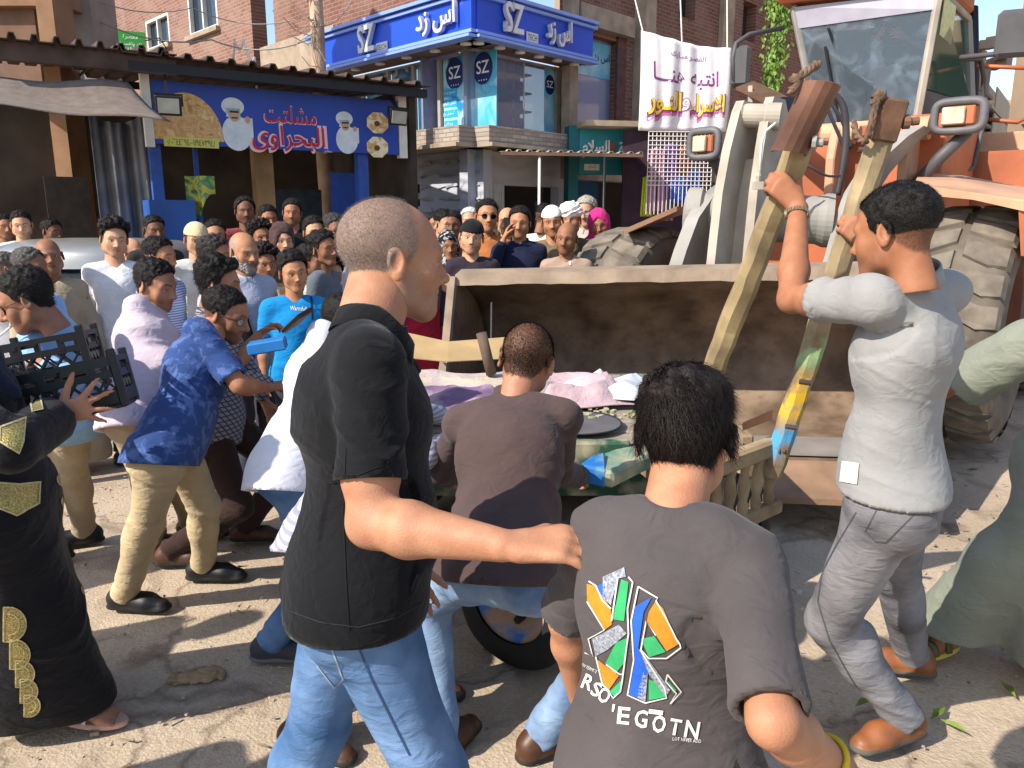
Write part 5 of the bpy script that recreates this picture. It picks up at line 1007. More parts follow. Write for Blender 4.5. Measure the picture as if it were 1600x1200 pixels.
rope([(1375, 150, 2.7), (1366, 175, 2.68), (1370, 150, 2.68), (1362, 200, 2.68), (1352, 225, 2.7), (1338, 212, 2.72), (1334, 190, 2.74)], .012, s1); rope([(1236, 142, 2.36), (1246, 130, 2.36), (1238, 122, 2.36), (1254, 116, 2.36), (1268, 105, 2.37), (1278, 100, 2.38)], .014, s2); rope([(1364, 160, 2.68), (1372, 145, 2.68), (1382, 148, 2.68), (1372, 158, 2.68)], .014, s1)
m = MB(); m.add([at(1160, 672, 2.95), at(1205, 655, 2.96), at(1206, 640, 2.96), at(1160, 660, 2.95)], [(0, 1, 2, 3)]); CBuild(m, "leather_strap", mat('strap', '#5c4030', .7, var=.2), s1, solid=.008)

# ---------------------------------------------------------------- loose things on the cart
def rumple(cx, cy, wx, wy, z, amp, seed, rot=0, fq=6.0, nu=60, nv=40, drop=.03):
    m = MB(); c, s = math.cos(rot), math.sin(rot); U, Vv = np.meshgrid(np.linspace(-.5, .5, nu + 1), np.linspace(-.5, .5, nv + 1)); U, Vv = U.ravel(), Vv.ravel()
    rr = .5 + .12 * vnoise(np.stack([np.arctan2(Vv, U) * 1.6, 0 * U + seed, 0 * U], 1)); L_ = np.maximum(np.abs(U), np.abs(Vv)); x, y = U * wx * (1 + .25 * vnoise(np.stack([U * 3, Vv * 3, 0 * U + seed], 1))), Vv * wy * (1 + .25 * vnoise(np.stack([U * 3, Vv * 3, 0 * U + seed + 9], 1)))
    P = np.stack([x * fq, y * fq, 0 * x + seed * 3.1], 1); h = amp * (1.1 - np.abs(vnoise(P + .8 * np.stack([vnoise(P * .6), vnoise(P * .6 + 7), 0 * x], 1))) * 1.6 + .35 * vnoise(P * 2.3)); h = np.maximum(h, .004) * sstep(.5, .36, L_) + .006
    V = np.stack([cx + x * c - y * s, cy + x * s + y * c, z + h], 1); m.add(V, [(j * (nu + 1) + i, j * (nu + 1) + i + 1, (j + 1) * (nu + 1) + i + 1, (j + 1) * (nu + 1) + i) for j in range(nv) for i in range(nu)]); return m
def sstep(a, b, x):
    t = np.clip((x - a) / (b - a), 0, 1); return t * t * (3 - 2 * t)
M_blk = cloth('pink blanket', '#b0a09c', .15, 'print', '#bdb096', wr=.8, pscale=5.5); M_blk2 = cloth('mauve blanket', '#6e5472', .2, 'print', '#9c8690', wr=.5, pscale=6); M_blk3 = cloth('pink towel', '#b2989c', .15, wr=.8)
zt = zb + .02
tag(rumple(-.25, 4.0, 1.0, .9, zt + .01, .06, 3, 0, 3.2, 90, 70).build("blanket", M_blk, None, True, solid=.006), "pale pink and cream blanket rumpled over the cart bed", "blanket")
tag(rumple(-.35, 3.55, .7, .35, zt + .05, .05, 8, .3, 5, 80, 40).build("blanket", M_blk2, None, True, solid=.006), "dark mauve striped blanket lying in front of the pale one", "blanket")
tag(rumple(.33, 3.88, .5, .5, zt + .01, .085, 12, .2, 4.5, 60, 60).build("towel", M_blk3, None, True, solid=.006), "bunched pink towel heaped by the white sack", "towel")
tag(rumple(.56, 3.95, .62, .42, zt + .03, .06, 17, -.5, 4.5, 60, 50).build("plastic_sack", mat('white sack', '#d2d6dc', .45, var=.04, scale=5, col2='#6aa0c8', lo=.66, hi=.7, bmp=.3, bscale=12, bdist=.02), None, True, solid=.004), "white plastic sack with blue print on the cart", "sack")
m = MB(); P = [at(632, 520, 4.75), at(700, 535, 4.6), at(790, 528, 4.65), at(812, 560, 4.45), at(700, 566, 4.35), at(640, 560, 4.4)]; m.add(P, [(0, 1, 4, 5), (1, 2, 3, 4)]); tag(m.build("cardboard_sheet", mat('cardboard', '#a48a62', .85, var=.15, scale=5), None, solid=.006), "flattened tan cardboard at the far edge of the cart", "cardboard")
m = MB(); r_ = random.Random(8)
for k in range(90): x, y = .15 + r_.gauss(.12, .22), 3.45 + abs(r_.gauss(0, .12)); s_ = r_.uniform(.006, .022); m.box((x, y, zt + s_ * .3), (s_ * 1.6, s_, s_ * .6), rot=r_.random() * 3)
tag(m.build("vegetable_scraps", mat('scraps', '#7d8450', .8, var=.4, scale=30, col2='#c8c0a0'), None), "green and pale vegetable scraps strewn on the bare planks", "scraps", kind="stuff")
m = MB(); m.lathe((.3, 3.38, zt), (0, 0, 1), [(0, .004), (.19, .004), (.2, .014), (.185, .008), (0, .007)], 32); tag(m.build("tin_tray", mat('grey tray', '#6c6a6e', .5, metal=.4, var=.2, scale=7), None, True), "round dull metal tray lying at the near corner of the cart", "tray")

# ---------------------------------------------------------------- black plastic crates
M_crate = mat('black crate', '#17181a', .42, var=.15, bmp=.05)
def crate(c, yaw, pitch, roll, size, label):
    o = thing("plastic_crate", label, "crate", "black vegetable crates"); o.location = c; o.rotation_euler = (R(roll), R(pitch), R(yaw)); w, d, h = size; t = .022
    for sx in (-1, 1):
        for sy in (-1, 1): m = MB(); m.box((sx * (w - t) / 2, sy * (d - t) / 2, h / 2 + .015), (t * 1.15, t * 1.15, h + .02)); m.build("corner_post", M_crate, o, bevel=.004)
    def wall(a, b_, nm):
        a, b_ = np.array(a, float), np.array(b_, float); L = np.linalg.norm(b_ - a); e = (b_ - a) / L; P = bpy.data.objects.new(nm, None); COL.objects.link(P); P.parent = o
        m = MB(); z0, z1 = .02, h; hg = .1 if L > .3 else .07
        m.bar(a + UP * (z0 + .02), b_ + UP * (z0 + .02), t * .8, .04); m.bar(a + UP * (h * .68), b_ + UP * (h * .68), t * .7, .022); m.bar(a + UP * (h - .012), a + e * (L / 2 - hg) + UP * (h - .012), t, .03); m.bar(a + e * (L / 2 + hg) + UP * (h - .012), b_ + UP * (h - .012), t, .03)
        for s in (-1, 1): m.bar(a + e * (L / 2 + s * hg) + UP * h * .67, a + e * (L / 2 + s * hg) + UP * (h - .0), t * .8, .02)
        m.bar(a + e * (L / 2 - hg) + UP * (h - .006), a + e * (L / 2 + hg) + UP * (h - .006), t, .018); m.build("rim_bar", M_crate, P)
        m = MB(); n = int(L / .052); zA, zB = .06, h * .66
        for k in range(-4, n + 4):
            for s in (-1, 1):
                x0 = k * .052 + .02; x1 = x0 + s * (zB - zA) * .8; t0, t1 = 0.0, 1.0
                if x1 != x0:
                    lo_, hi_ = sorted(((.02 - x0) / (x1 - x0), (L - .02 - x0) / (x1 - x0))); t0, t1 = max(0, lo_), min(1, hi_)
                if t1 - t0 > .15: m.bar(a + e * (x0 + (x1 - x0) * t0) + UP * (zA + (zB - zA) * t0), a + e * (x0 + (x1 - x0) * t1) + UP * (zA + (zB - zA) * t1), .008 + .0015 * s, .007)
        m.build("lattice", M_crate, P, kind='stuff')
    hw, hd = w / 2 - t / 2, d / 2 - t / 2
    wall((-hw, -hd, 0), (hw, -hd, 0), "long_side"); wall((-hw, hd, 0), (hw, hd, 0), "long_side"); wall((-hw, -hd, 0), (-hw, hd, 0), "end_side"); wall((hw, -hd, 0), (hw, hd, 0), "end_side")
    m = MB()
    for k in range(10): m.box((-hw + (k + .5) * 2 * hw / 10, 0, .008), (.03, 2 * hd, .012))
    for k in range(6): m.box((0, -hd + (k + .5) * 2 * hd / 6, .0205), (2 * hw, .02, .01))
    m.build("crate_floor", M_crate, o, kind='stuff'); return o
crate(at(134, 648, 2.42), 20, -10, -8, (.30, .24, .165), "nearer black plastic crate held up on the woman's spread hand"); crate(at(92, 598, 2.8), 18, -9, -6, (.30, .26, .17), "farther black plastic crate against the pale blue shirt")
# ---------------------------------------------------------------- people: heads
_heads = {}
def sstep(a, b, x):
    t = np.clip((x - a) / (b - a), 0, 1); return t * t * (3 - 2 * t)
def zline(y):
    return np.interp(y, [-.11, -.06, -.035, -.012, .004, .012, .026, .04, .055, .07, .1], [-.07, -.064, -.04, .014, .022, -.004, .012, .05, .07, .08, .085])
def head_template(kind='man', vox=.0045, seed=0):
    key = (kind, vox, seed)
    if key in _heads: return _heads[key]
    r_ = np.random.default_rng(100 + seed); j = lambda a: 1 + a * r_.uniform(-1, 1)
    child, fem = kind == 'boy', kind == 'woman'
    jw = (.82 if child else .86 if fem else 1.0) * j(.11); nz = (.72 if child else .82 if fem else 1.0) * j(.22); br = (.3 if child or fem else 1.0)
    F = Field((-.105, -.135, -.165), (.105, .145, .135), vox)
    F.el((0, -.016, .034), (.076, .097, .083), .01)
    F.el((0, .022, -.005), (.066 * j(.06), .072, .088 * j(.04)), .03)
    for s in (-1, 1):
        F.rc((s * .056 * jw, .0, -.045), (s * .05 * jw, .012, -.068), .018, .018, .03)
        F.rc((s * .05 * jw, .012, -.07), (s * .016, .07, -.098), .018, .02, .03)
        F.el((s * .045, .058, -.03), (.022, .02, .026), .025)
        F.rc((s * .012, .086, .021), (s * .046, .07, .019), .009 + .003 * br, .009, .018)
        F.el((s * .031, .098, -.004), (.017, .016, .014), .016, sub=True)
        F.el((s * .031, .0695, -.002), (.0165, .0155, .0135), .006)
        F.rc((s * .016, .0825, .006), (s * .045, .074, .003), .0035, .003, .005)
    F.el((0, .06, -.055), (.032 * jw + .008, .036, .045), .03)
    F.el((0, .074, -.1), (.02, .018, .016), .022)
    F.rc((0, .088, .012), (0, .112 * (1 + .05 * (nz - 1)), -.03), .0085 * nz ** .5, .0115 * nz, .012)
    F.el((0, .113, -.033), (.0115 * nz, .0125 * nz, .0105 * nz), .008)
    for s in (-1, 1): F.el((s * .0135 * nz, .099, -.037), (.0085, .011, .008), .007); F.el((s * .0065, .113, -.0445), (.0036, .005, .004), .004, sub=True)
    F.rc((-.017, .089, -.0605), (.017, .089, -.0605), .0058, .0058, .006); F.el((0, .094, -.06), (.013, .006, .0055), .006)
    F.rc((-.013, .0885, -.071), (.013, .0885, -.071), .0068, .0068, .006); F.el((0, .092, -.0715), (.011, .006, .006), .006)
    F.rc((-.022, .094, -.0655), (.022, .094, -.0655), .0016, .0016, .004, sub=True)
    for s in (-1, 1):                                       # ears
        c = np.array([s * .0775, -.012, -.006]); o = norm((s, -.35, 0)); f = norm((.35 * s, 1, 0)); f = norm(f - o * np.dot(f, o)); u = np.cross(o, f) * s
        c = c + o * .008
        F.el(c, (.0075, .0185, .0315), .006, rot=(o, norm(f + .2 * u), norm(u - .2 * f)))
        F.el(c + o * .006 + u * .003, (.006, .0105, .019), .004, rot=(o, f, u), sub=True)
        F.el(c + o * .002 - u * .026 + f * .004, (.005, .009, .009), .006, rot=(o, f, u))
        F.el(c + f * .012 - o * .002, (.004, .004, .006), .004, rot=(o, f, u))
    F.rc((0, -.022, -.05), (0, -.035, -.155), .052 if not (child or fem) else .044, .054 if not (child or fem) else .045, .035)
    V, Q = F.mesh(1)
    x, y, z = V[:, 0], V[:, 1], V[:, 2]; ax = np.abs(x); N = len(V)
    feat = np.zeros((N, 4))
    feat[:, 0] = .8 * sstep(.0265, .020, np.hypot(ax, (z + .066) * 1.9)) * sstep(.076, .084, y)
    brow = sstep(.0065, .003, np.abs(z - (.0235 + .006 * sstep(.01, .035, ax) - .01 * sstep(.036, .05, ax)))) * sstep(.009, .014, ax) * sstep(.05, .044, ax) * (y > .05)
    hairm = sstep(-.007, .010, z - zline(y) + .006 * vnoise(V * 70 + seed * 5) - .012 * sstep(.05, .075, ax) * (y > .03))
    mous = sstep(.034, .024, ax) * sstep(.05, .06, y) * sstep(-.058, -.05, z) * sstep(-.042, -.05, z)
    jaw = sstep(-.045, -.062, z) * sstep(-.015, .02, y) * (z > -.125) * (1 - .9 * (feat[:, 0] > .2)) + sstep(.035, .06, ax) * sstep(-.01, -.04, z) * sstep(.062, .03, y) * sstep(-.012, .012, y)
    res = dict(V=V, Q=Q, N=vnormals(V, Q), lips=feat[:, 0], brow=brow, hair=hairm, mous=mous * (z < -.04), jaw=np.clip(jaw, 0, 1), kind=kind)
    # eyes: small curved almonds set in the lids
    EV, EQ, EF = [], [], []
    nu, nw = 14, 6
    for s in (-1, 1):
        for lay in (0, 1):                                  # the eye, the dark lash line
            b = len(EV)
            for a in range(nu + 1):
                u = -1 + 2 * a / nu; hh = (1 - u * u) ** .6
                for w_ in range(nw + 1):
                    w = -1 + 2 * w_ / nw
                    px_ = .0132 * u; top, bot = .0052 * hh, -.0042 * hh
                    pz = bot + (top - bot) * (w + 1) / 2 if lay == 0 else top - .0006 + .0017 * (w + 1) / 2 * hh ** .5
                    rx, rz = px_ / .0165, (pz) / .0135
                    py_ = .0155 * math.sqrt(max(1 - rx * rx - rz * rz, 0)) + (.0010 if lay == 0 else .0016)
                    EV.append((s * .031 + px_, .0695 + py_ , -.002 + pz))
                    iris = math.hypot(px_, pz - .0005) < .0052
                    EF.append((0, 0, 0 if (iris or lay) else .85, 1 if (iris or lay) else 0))
            for a in range(nu):
                for w_ in range(nw):
                    q = b + a * (nw + 1) + w_; EQ.append((q, q + nw + 1, q + nw + 2, q + 1))
    res['E'] = (np.array(EV), np.array(EQ), np.array(EF))
    _heads[key] = res; return res

def shell(T, mask, thick, vn=0, vs_=60, seed=0, minth=.0006):
    """a skin lifted off the head where mask > 0 (hair, caps): thick may be per vertex"""
    V, Q, N = T['V'], T['Q'], T['N']
    keep = (mask[Q] > .02).all(1); q = Q[keep]; ids = np.unique(q); mp = np.full(len(V), -1); mp[ids] = np.arange(len(ids))
    th = minth + thick * mask
    if vn: th = th * (1 + vn * fbm(V * vs_ + seed * 9.1, 2))
    P = V + N * np.maximum(th, minth)[:, None]
    return P[ids], mp[q]
def strands(P, N, comb, n, length, width, curl=.3, seed=0, seg=3, lift=.35, jit=.35):
    """n tapering hair ribbons rooted on points P with normals N, lying along comb(P)"""
    r_ = np.random.default_rng(seed); i = r_.integers(0, len(P), n)
    p, nn = P[i] + r_.normal(0, .0015, (n, 3)), N[i]
    d = comb(p); d = d - nn * (d * nn).sum(1, keepdims=True); d = d / (np.linalg.norm(d, axis=1, keepdims=True) + 1e-9)
    d = d + r_.normal(0, jit, (n, 3)) + nn * lift; d /= np.linalg.norm(d, axis=1, keepdims=True)
    L = length * r_.uniform(.6, 1.25, (n, 1)); side = np.cross(d, nn); side /= (np.linalg.norm(side, axis=1, keepdims=True) + 1e-9)
    cv = side * r_.normal(0, curl, (n, 1)) - nn * r_.uniform(.1, .6, (n, 1)) * (1 if lift < .8 else .2)
    V = np.zeros((n, seg + 1, 2, 3))
    for k in range(seg + 1):
        t = k / seg; c = p + d * L * t + cv * L * t * t * .5; w = width * (1 - .85 * t)
        V[:, k, 0] = c - side * w / 2; V[:, k, 1] = c + side * w / 2
    b = (np.arange(n) * (seg + 1) * 2)[:, None, None]; k = np.arange(seg)[None, :, None] * 2
    Q = (b + k + np.array([0, 1, 3, 2])[None, None, :]).reshape(-1, 4)
    return V.reshape(-1, 3), Q

# ---------------------------------------------------------------- people: bodies and clothes
def rotm(axis, a):
    return np.array(Matrix.Rotation(a, 3, Vector(axis)))
def yawv(d): return np.array([math.cos(R(d)), math.sin(R(d)), 0.0])
def hand_prims(wr, d, n, thumb, s, curl=(.5, .5, .5, .5), spread=.12, tcurl=.4, tout=.8, grip=None):
    """tapered capsules of a hand: d along the hand, n out of the palm, thumb = direction of the thumb side"""
    d = norm(d); t = norm(thumb - d * np.dot(thumb, d)); n = norm(np.cross(d, t)) * (1 if np.dot(np.cross(d, t), n) > 0 else -1)
    pr = []
    rows = [(.026, .068, .072, .0092), (.0085, .072, .08, .0095), (-.009, .069, .074, .009), (-.0255, .062, .058, .008)]
    pr.append((wr - d * .01 * s, wr + d * .02 * s, .021 * s, .02 * s, (n, .75)))
    for i, (lx, kn, fl, rr) in enumerate(rows):
        root = wr + (d * .014 + t * lx * .62) * s; k = wr + (d * (kn + .012) + t * lx - n * .002) * s
        pr.append((root, k, .0145 * s, .0118 * s, (n, .95)))
        dirv = norm(d + t * spread * (1.3 - i) * 1.2); p = k; c = curl[i]; ang = c * .75
        ax = np.cross(dirv, n)
        for ph, fr in enumerate((.46, .3, .24)):
            dv = rotm(ax, 0) @ dirv; dv = dirv * math.cos(ang) + n * math.sin(ang)
            q = p + dv * fl * fr * s; r0 = rr * s * (1.04 - .1 * ph); pr.append((p, q, r0, r0 * .9, None)); p = q; ang += c * (.95 if ph == 0 else .6)
    b = wr + (d * .022 + t * .02 + n * .006) * s; dv = norm(t * tout + d * .75 + n * .25); q = b + dv * .044 * s
    pr.append((b, q, .0155 * s, .0115 * s, None)); dv2 = norm(dv + d * .5 * tcurl + n * tcurl - t * tcurl * .3); q2 = q + dv2 * .032 * s
    pr.append((q, q2, .0112 * s, .0098 * s, None)); dv3 = norm(dv2 + d * .3 * tcurl + n * tcurl * .6); pr.append((q2, q2 + dv3 * .025 * s, .0098 * s, .0078 * s, None))
    return pr
def ik(a, c, l1, l2, hint):
    v = c - a; D = min(np.linalg.norm(v), (l1 + l2) * .999); u = norm(v); x = (l1 * l1 - l2 * l2 + D * D) / (2 * D)
    h = math.sqrt(max(l1 * l1 - x * x, 0)); hv = norm(hint - u * np.dot(hint, u)); return a + u * x + hv * h

def standing(x, y, yaw, H=1.72, arms='down', lean=0.0, z0=0.0, step=.0, seed=0):
    """joint positions of a person standing at x,y facing yaw"""
    r_ = random.Random(seed * 31 + int(abs(x * 77) + abs(y * 131))); f = yawv(yaw); r = np.array([f[1], -f[0], 0]); u = np.array([0, 0, 1.0]); s = H / 1.75; o = np.array([x, y, z0])
    pel = o + u * .93 * s; nk = pel + (u * .55 + f * (lean - .015)) * s
    d = dict(H=H, pelvis=pel, neck=nk, yaw=yaw, anL=o + (-r * .1 + f * step) * s + u * .08 * s, anR=o + (r * .1 - f * step) * s + u * .08 * s)
    shl, shr = nk - u * .05 * s - r * .18 * s, nk - u * .05 * s + r * .18 * s
    def arm(sh, sg, mode):
        if mode == 'down': return sh + (r * sg * .05 - u * .29 - f * .03) * s, sh + (r * sg * .06 - u * .54 + f * .04) * s
        if mode == 'front': return sh + (r * sg * .07 - u * .27 + f * .03) * s, sh + (-r * sg * .06 - u * .2 + f * .27) * s
        if mode == 'cross': return sh + (r * sg * .06 - u * .27 + f * .08) * s, sh + (-r * sg * .2 - u * .24 + f * .22) * s
        if mode == 'ear': return sh + (r * sg * .06 - u * .22 + f * .16) * s, sh + (-r * sg * .05 + u * .07 + f * .11) * s
        if mode == 'hip': return sh + (r * sg * .2 - u * .2 - f * .08) * s, sh + (r * sg * .04 - u * .42 + f * .08) * s
        if mode == 'up': return sh + (r * sg * .06 - u * .2 + f * .18) * s, sh + (-r * sg * .04 + u * .02 + f * .32) * s
    am = arms if isinstance(arms, (tuple, list)) else (arms, arms)
    d['elL'], d['wrL'] = arm(shl, -1, am[0]); d['elR'], d['wrR'] = arm(shr, 1, am[1])
    return d

def person(label, J, top=('tee', None), bottom=None, shoes=None, skin='#9a6748', hair=None, look=None, headkind='man', hseed=0,
           vox=.012, hvox=.0045, girth=1.0, belly=0.0, stubble=0.0, mous=0.0, beard=0.0, wrinkle=.006, gear=None, hands=None, headc=None,
           bare=False, group=None, hsize=1.0, collar=None, shL=None, shR=None, gray=None, sho=1.0, cat='person', hem=None, wdir=None, scarf=None, sleeve=.8, legw=1.0, neckr=1.06, armk=1.0, seed=0, nohair=False, tuck=0, feetdir=None):
    H = J['H']; s = H / 1.75; pel, nk = J['pelvis'], J['neck']; g = girth
    u = norm(nk - pel); f = yawv(J['yaw']); f = norm(f - u * np.dot(f, u)); r = np.cross(f, u)
    pf = yawv(J.get('pyaw', J['yaw'])); pr_ = np.array([pf[1], -pf[0], 0])
    sL = shL if shL is not None else nk + (-u * .062 - r * .168 * sho + f * .01) * s
    sR = shR if shR is not None else nk + (-u * .062 + r * .168 * sho + f * .01) * s
    eL, wL, eR, wR = J['elL'], J['wrL'], J['elR'], J['wrR']
    hL, hR = pel - pr_ * .092 * s, pel + pr_ * .092 * s
    aL, aR = J['anL'], J['anR']
    lk_ = J.get('legkL', J.get('legk', 1.0)) * s; kL = ik(hL, aL, .425 * lk_, .415 * lk_, J.get('khL', pf + np.array([0, 0, .01]))); lk_ = J.get('legkR', J.get('legk', 1.0)) * s; kR = ik(hR, aR, .425 * lk_, .415 * lk_, J.get('khR', pf + np.array([0, 0, .01])))
    for (h_, a_) in ((hL, 'aL'), (hR, 'aR')):
        pass
    lk = look or (J['yaw'], 0, 0)
    hf = yawv(lk[0]) * math.cos(R(lk[1])) + np.array([0, 0, math.sin(R(lk[1]))]); hr = norm(np.cross(hf, [0, 0, 1])); hu = np.cross(hr, hf)
    if len(lk) > 2 and lk[2]: M_ = rotm(hf, R(lk[2])); hr, hu = M_ @ hr, M_ @ hu
    hs = s ** .45 * hsize
    hc = headc if headc is not None else nk + (norm(u * .6 + np.array([0, 0, .5]) + hf * .12) * (.094 * s ** .5 + .07 * hs))
    root = thing("person", label, cat, group); base = (aL + aR) / 2; root.location = (base[0], base[1], 0)
    LOC = np.array([base[0], base[1], 0.0]); rl = lambda V: V - LOC
    hairc = gray or '#14100d'
    smat = skin_mat(skin, hairc)
    # ---- body: one mesh
    allp = [nk, pel, eL, eR, wL, wR, sL, sR, hc] + ([kL, kR, aL, aR] if bare else [])
    lo, hi = np.min(allp, 0) - .24, np.max(allp, 0) + .24
    bv = min(vox, .0095)
    hp = hands or {}
    Fb = Field(lo, hi, bv)
    Fb.rc(pel + u * .05 * s, nk - u * .12 * s, .095 * s * g, .1 * s * g, .03, (f, .75))
    Fb.rc(sL, sR, .042 * s, .042 * s, .04); Fb.rc(nk - u * .06 * s, hc - hu * .045 * hs - hf * .018 * hs, (.060 * s * g ** .5) * neckr ** .4, .0525 * hs * neckr, .03)
    for sg, S, E_, W_, nm in ((-1, sL, eL, wL, 'L'), (1, sR, eR, wR, 'R')):
        ag = g ** .5 * armk
        Fb.rc(S, E_, .05 * s * ag, .034 * s * ag, .02); Fb.rc(S + (E_ - S) * .3, S + (E_ - S) * .7, .045 * s * ag, .043 * s * ag, .03)
        fd = norm(W_ - E_)
        Fb.rc(E_, E_ + (W_ - E_) * .3, .033 * s * ag, .0405 * s * ag, .03); Fb.rc(E_ + (W_ - E_) * .3, W_, .0405 * s * ag, .0255 * s * armk ** .6, .02)
        hd = hp.get(nm, {}); d_ = hd.get('d', fd); th = hd.get('thumb', f if abs(np.dot(fd, f)) < .8 else u); nn = hd.get('n', r * -sg)
        for (a, b, ra, rb, fl) in hand_prims(W_ + fd * .012, d_, nn, th, s * hd.get('size', 1.0), hd.get('curl', (.35, .4, .45, .5)), hd.get('spread', .1), hd.get('tcurl', .3), hd.get('tout', .7)):
            Fb.rc(a, b, ra, rb, .006 if fl is None else .011, fl)
    if bare:
        for h_, k_, a_, fd_ in ((hL, kL, aL, 'tL'), (hR, kR, aR, 'tR')):
            Fb.rc(h_, k_, .08 * s, .055 * s, .03); Fb.rc(k_, a_, .055 * s, .036 * s, .03)
            t_ = norm(J.get(fd_, pf)); sd = np.array([t_[1], -t_[0], 0]); zf = np.array([0, 0, 1.0]); ball = a_ + t_ * .13 * s - zf * .055 * s
            Fb.rc(a_ - t_ * .03 * s - zf * .045 * s, ball, .032 * s, .026 * s, .03); Fb.rc(a_, a_ + t_ * .1 * s - zf * .045 * s, .035 * s, .026 * s, .03)
            Fb.rc(ball - sd * .028 * s, ball + sd * .028 * s, .021 * s, .021 * s, .02)
            for i in range(5):
                lx = (-.034 + .017 * i) * s; ln = (.055 - .007 * abs(i - (0 if nmL(fd_) else 4))) * s
                Fb.rc(ball + sd * lx, ball + sd * lx * 1.1 + t_ * ln - zf * .006 * s, .0105 * s, .0095 * s, .005)
    V, Q = Fb.mesh(1)
    T = head_template(headkind, hvox, hseed)
    B = np.stack([hr, hf, hu])                                   # rows
    tohead = lambda P: hc + (P * hs) @ B
    HV = tohead(T['V']); EV, EQ, EF = T['E']
    ft = np.zeros((len(HV), 4)); ft[:, 0] = T['lips'] * (.9 if headkind != 'woman' else 1)
    x, y, z = T['V'].T
    hm = T['hair'].copy(); st = (hair or {}).get('style', 'none')
    if st == 'bald': hm = hm * sstep((hair or {}).get('rec', .0) + .02, (hair or {}).get('rec', .0) - .015, y + .25 * np.maximum(z - .05, 0)) * (1 if hair.get('full') else sstep(.088, .06, z))
    elif 'rec' in (hair or {}): hm = hm * sstep(hair['rec'] + .012, hair['rec'], y)
    if nohair or st == 'none': hm = hm * 0
    ft[:, 1] = np.clip(np.maximum.reduce([T['brow'] * .9, hm * .85, stubble * T['jaw'], beard * T['jaw'], mous * T['mous'], stubble * T['mous']]), 0, 1)
    n0 = len(V); V2 = np.concatenate([V, HV, tohead(EV)]); Q2 = np.concatenate([Q, T['Q'] + n0, EQ + n0 + len(HV)])
    A = np.concatenate([np.zeros((n0, 4)), ft, EF])
    body = put("body", new_mesh("body", rl(V2), Q2, [smat], True, attrs={'feat': A}), root)
    out = dict(root=root, body=body, hc=hc, B=B, hs=hs, T=T, LOC=LOC, u=u, f=f, r=r, kL=kL, kR=kR, nk=nk)
    # ---- hair
    if gear and st != 'none': hair = dict(hair, th=.003, n=0); st = 'short' if st != 'bald' else st
    if st not in ('none',) and not nohair and gear not in ('hijab',):
        th = hair.get('th', .006); hmat = hair_mat(gray or hair.get('col', '#15100d')); vn = {'curly': .8, 'wavy': .5}.get(st, .5)
        crown = hm * (.5 + .5 * sstep(.0, .09, z)) if st != 'bald' else hm
        if st in ('short', 'wavy', 'curly'): crown = crown * sstep(.25, .8, hm) * (.45 + .75 * sstep(.02, .1, z))
        if st != 'bald' and not hair.get('fade') is None: crown = hm * sstep(-.03 + hair['fade'], .06 + hair['fade'], z)
        P, q = shell(T, hm if st == 'bald' else np.where((hm > .45) & (crown > (.03 if hair.get('fade') is not None else -1)), np.maximum(crown, .05), 0), th, vn, 75 if st == 'curly' else 70 if st == 'short' else 50, hseed, .0012 if st != 'bald' else .0009)
        ho = None
        if st not in ('bald', 'buzz'):
            ho = put("hair", new_mesh("hair", rl(tohead(P)), q, [hmat], True), root)
        ns = hair.get('n', 0)
        if ns:
            w_ = (hm > .4) & (crown > (.2 if st not in ('bald', 'buzz') else -1)); w_ = w_ if w_.sum() > 50 else hm > .4; Pp, Nn = T['V'][w_] + T['N'][w_] * (th * crown[w_] * .8)[:, None], T['N'][w_]
            cm = hair.get('comb', lambda p: np.stack([p[:, 0] * 2, -.6 + 0 * p[:, 1] - p[:, 1], -.35 - 4 * np.maximum(.06 - p[:, 2], 0)], 1))
            SV, SQ = strands(Pp, Nn, cm, ns, hair.get('len', .02), hair.get('w', .0018), hair.get('curl', .4), hseed + 5, lift=hair.get('lift', .4), jit=hair.get('jit', .35))
            put("hair_strands" if ho else "hair", new_mesh("strands", rl(tohead(SV)), SQ, [hmat], True), ho or root, **({'kind': 'stuff'} if ho else {}))
    if beard > .5:
        P, q = shell(T, sstep(.3, .7, np.maximum(T['jaw'] * (T['lips'] < .2), T['mous'])), .010, .5, 90, 1)
        put("beard", new_mesh("beard", rl(tohead(P)), q, [hair_mat(gray or '#1a1512')], True), root)
    if gear == 'skullcap':
        P, q = shell(T, sstep(.035, .045, z + .12 * np.minimum(y, 0) * 0), .009, .1, 30); put("skullcap", new_mesh("cap", rl(tohead(P)), q, [cloth('white cap', '#e4e0d8')], True), root)
    if gear == 'turban':
        wv = 1 + .35 * np.sin(z * 260 + x * 120 + y * 60); P, q = shell(T, sstep(.022, .05, z + .15 * (y < 0) * y * -1 * 0), .03 * wv, .25, 40); put("turban", new_mesh("turban", rl(tohead(P)), q, [cloth('turban', '#e8e6e2')], True), root)
    if gear and gear[0] == 'cap':
        cmt = cloth('cap ' + gear[1], gear[1]); P, q = shell(T, sstep(.03, .04, z), .012, 0, 1); co = put("cap", new_mesh("cap", rl(tohead(P)), q, [cmt], True), root)
        sgn = gear[2]; m = MB(); m.grid(lambda a, b: tohead(np.array([(-.075 + .15 * a) , sgn * (.075 + (.075 * b) * math.sin(math.pi * (.12 + .76 * a))), .042 - .03 * b * 0.5 - .05 * (a - .5) ** 2 * 4 * .3])) - LOC, 10, 4); m.build("brim", cmt, co, True, solid=.004)
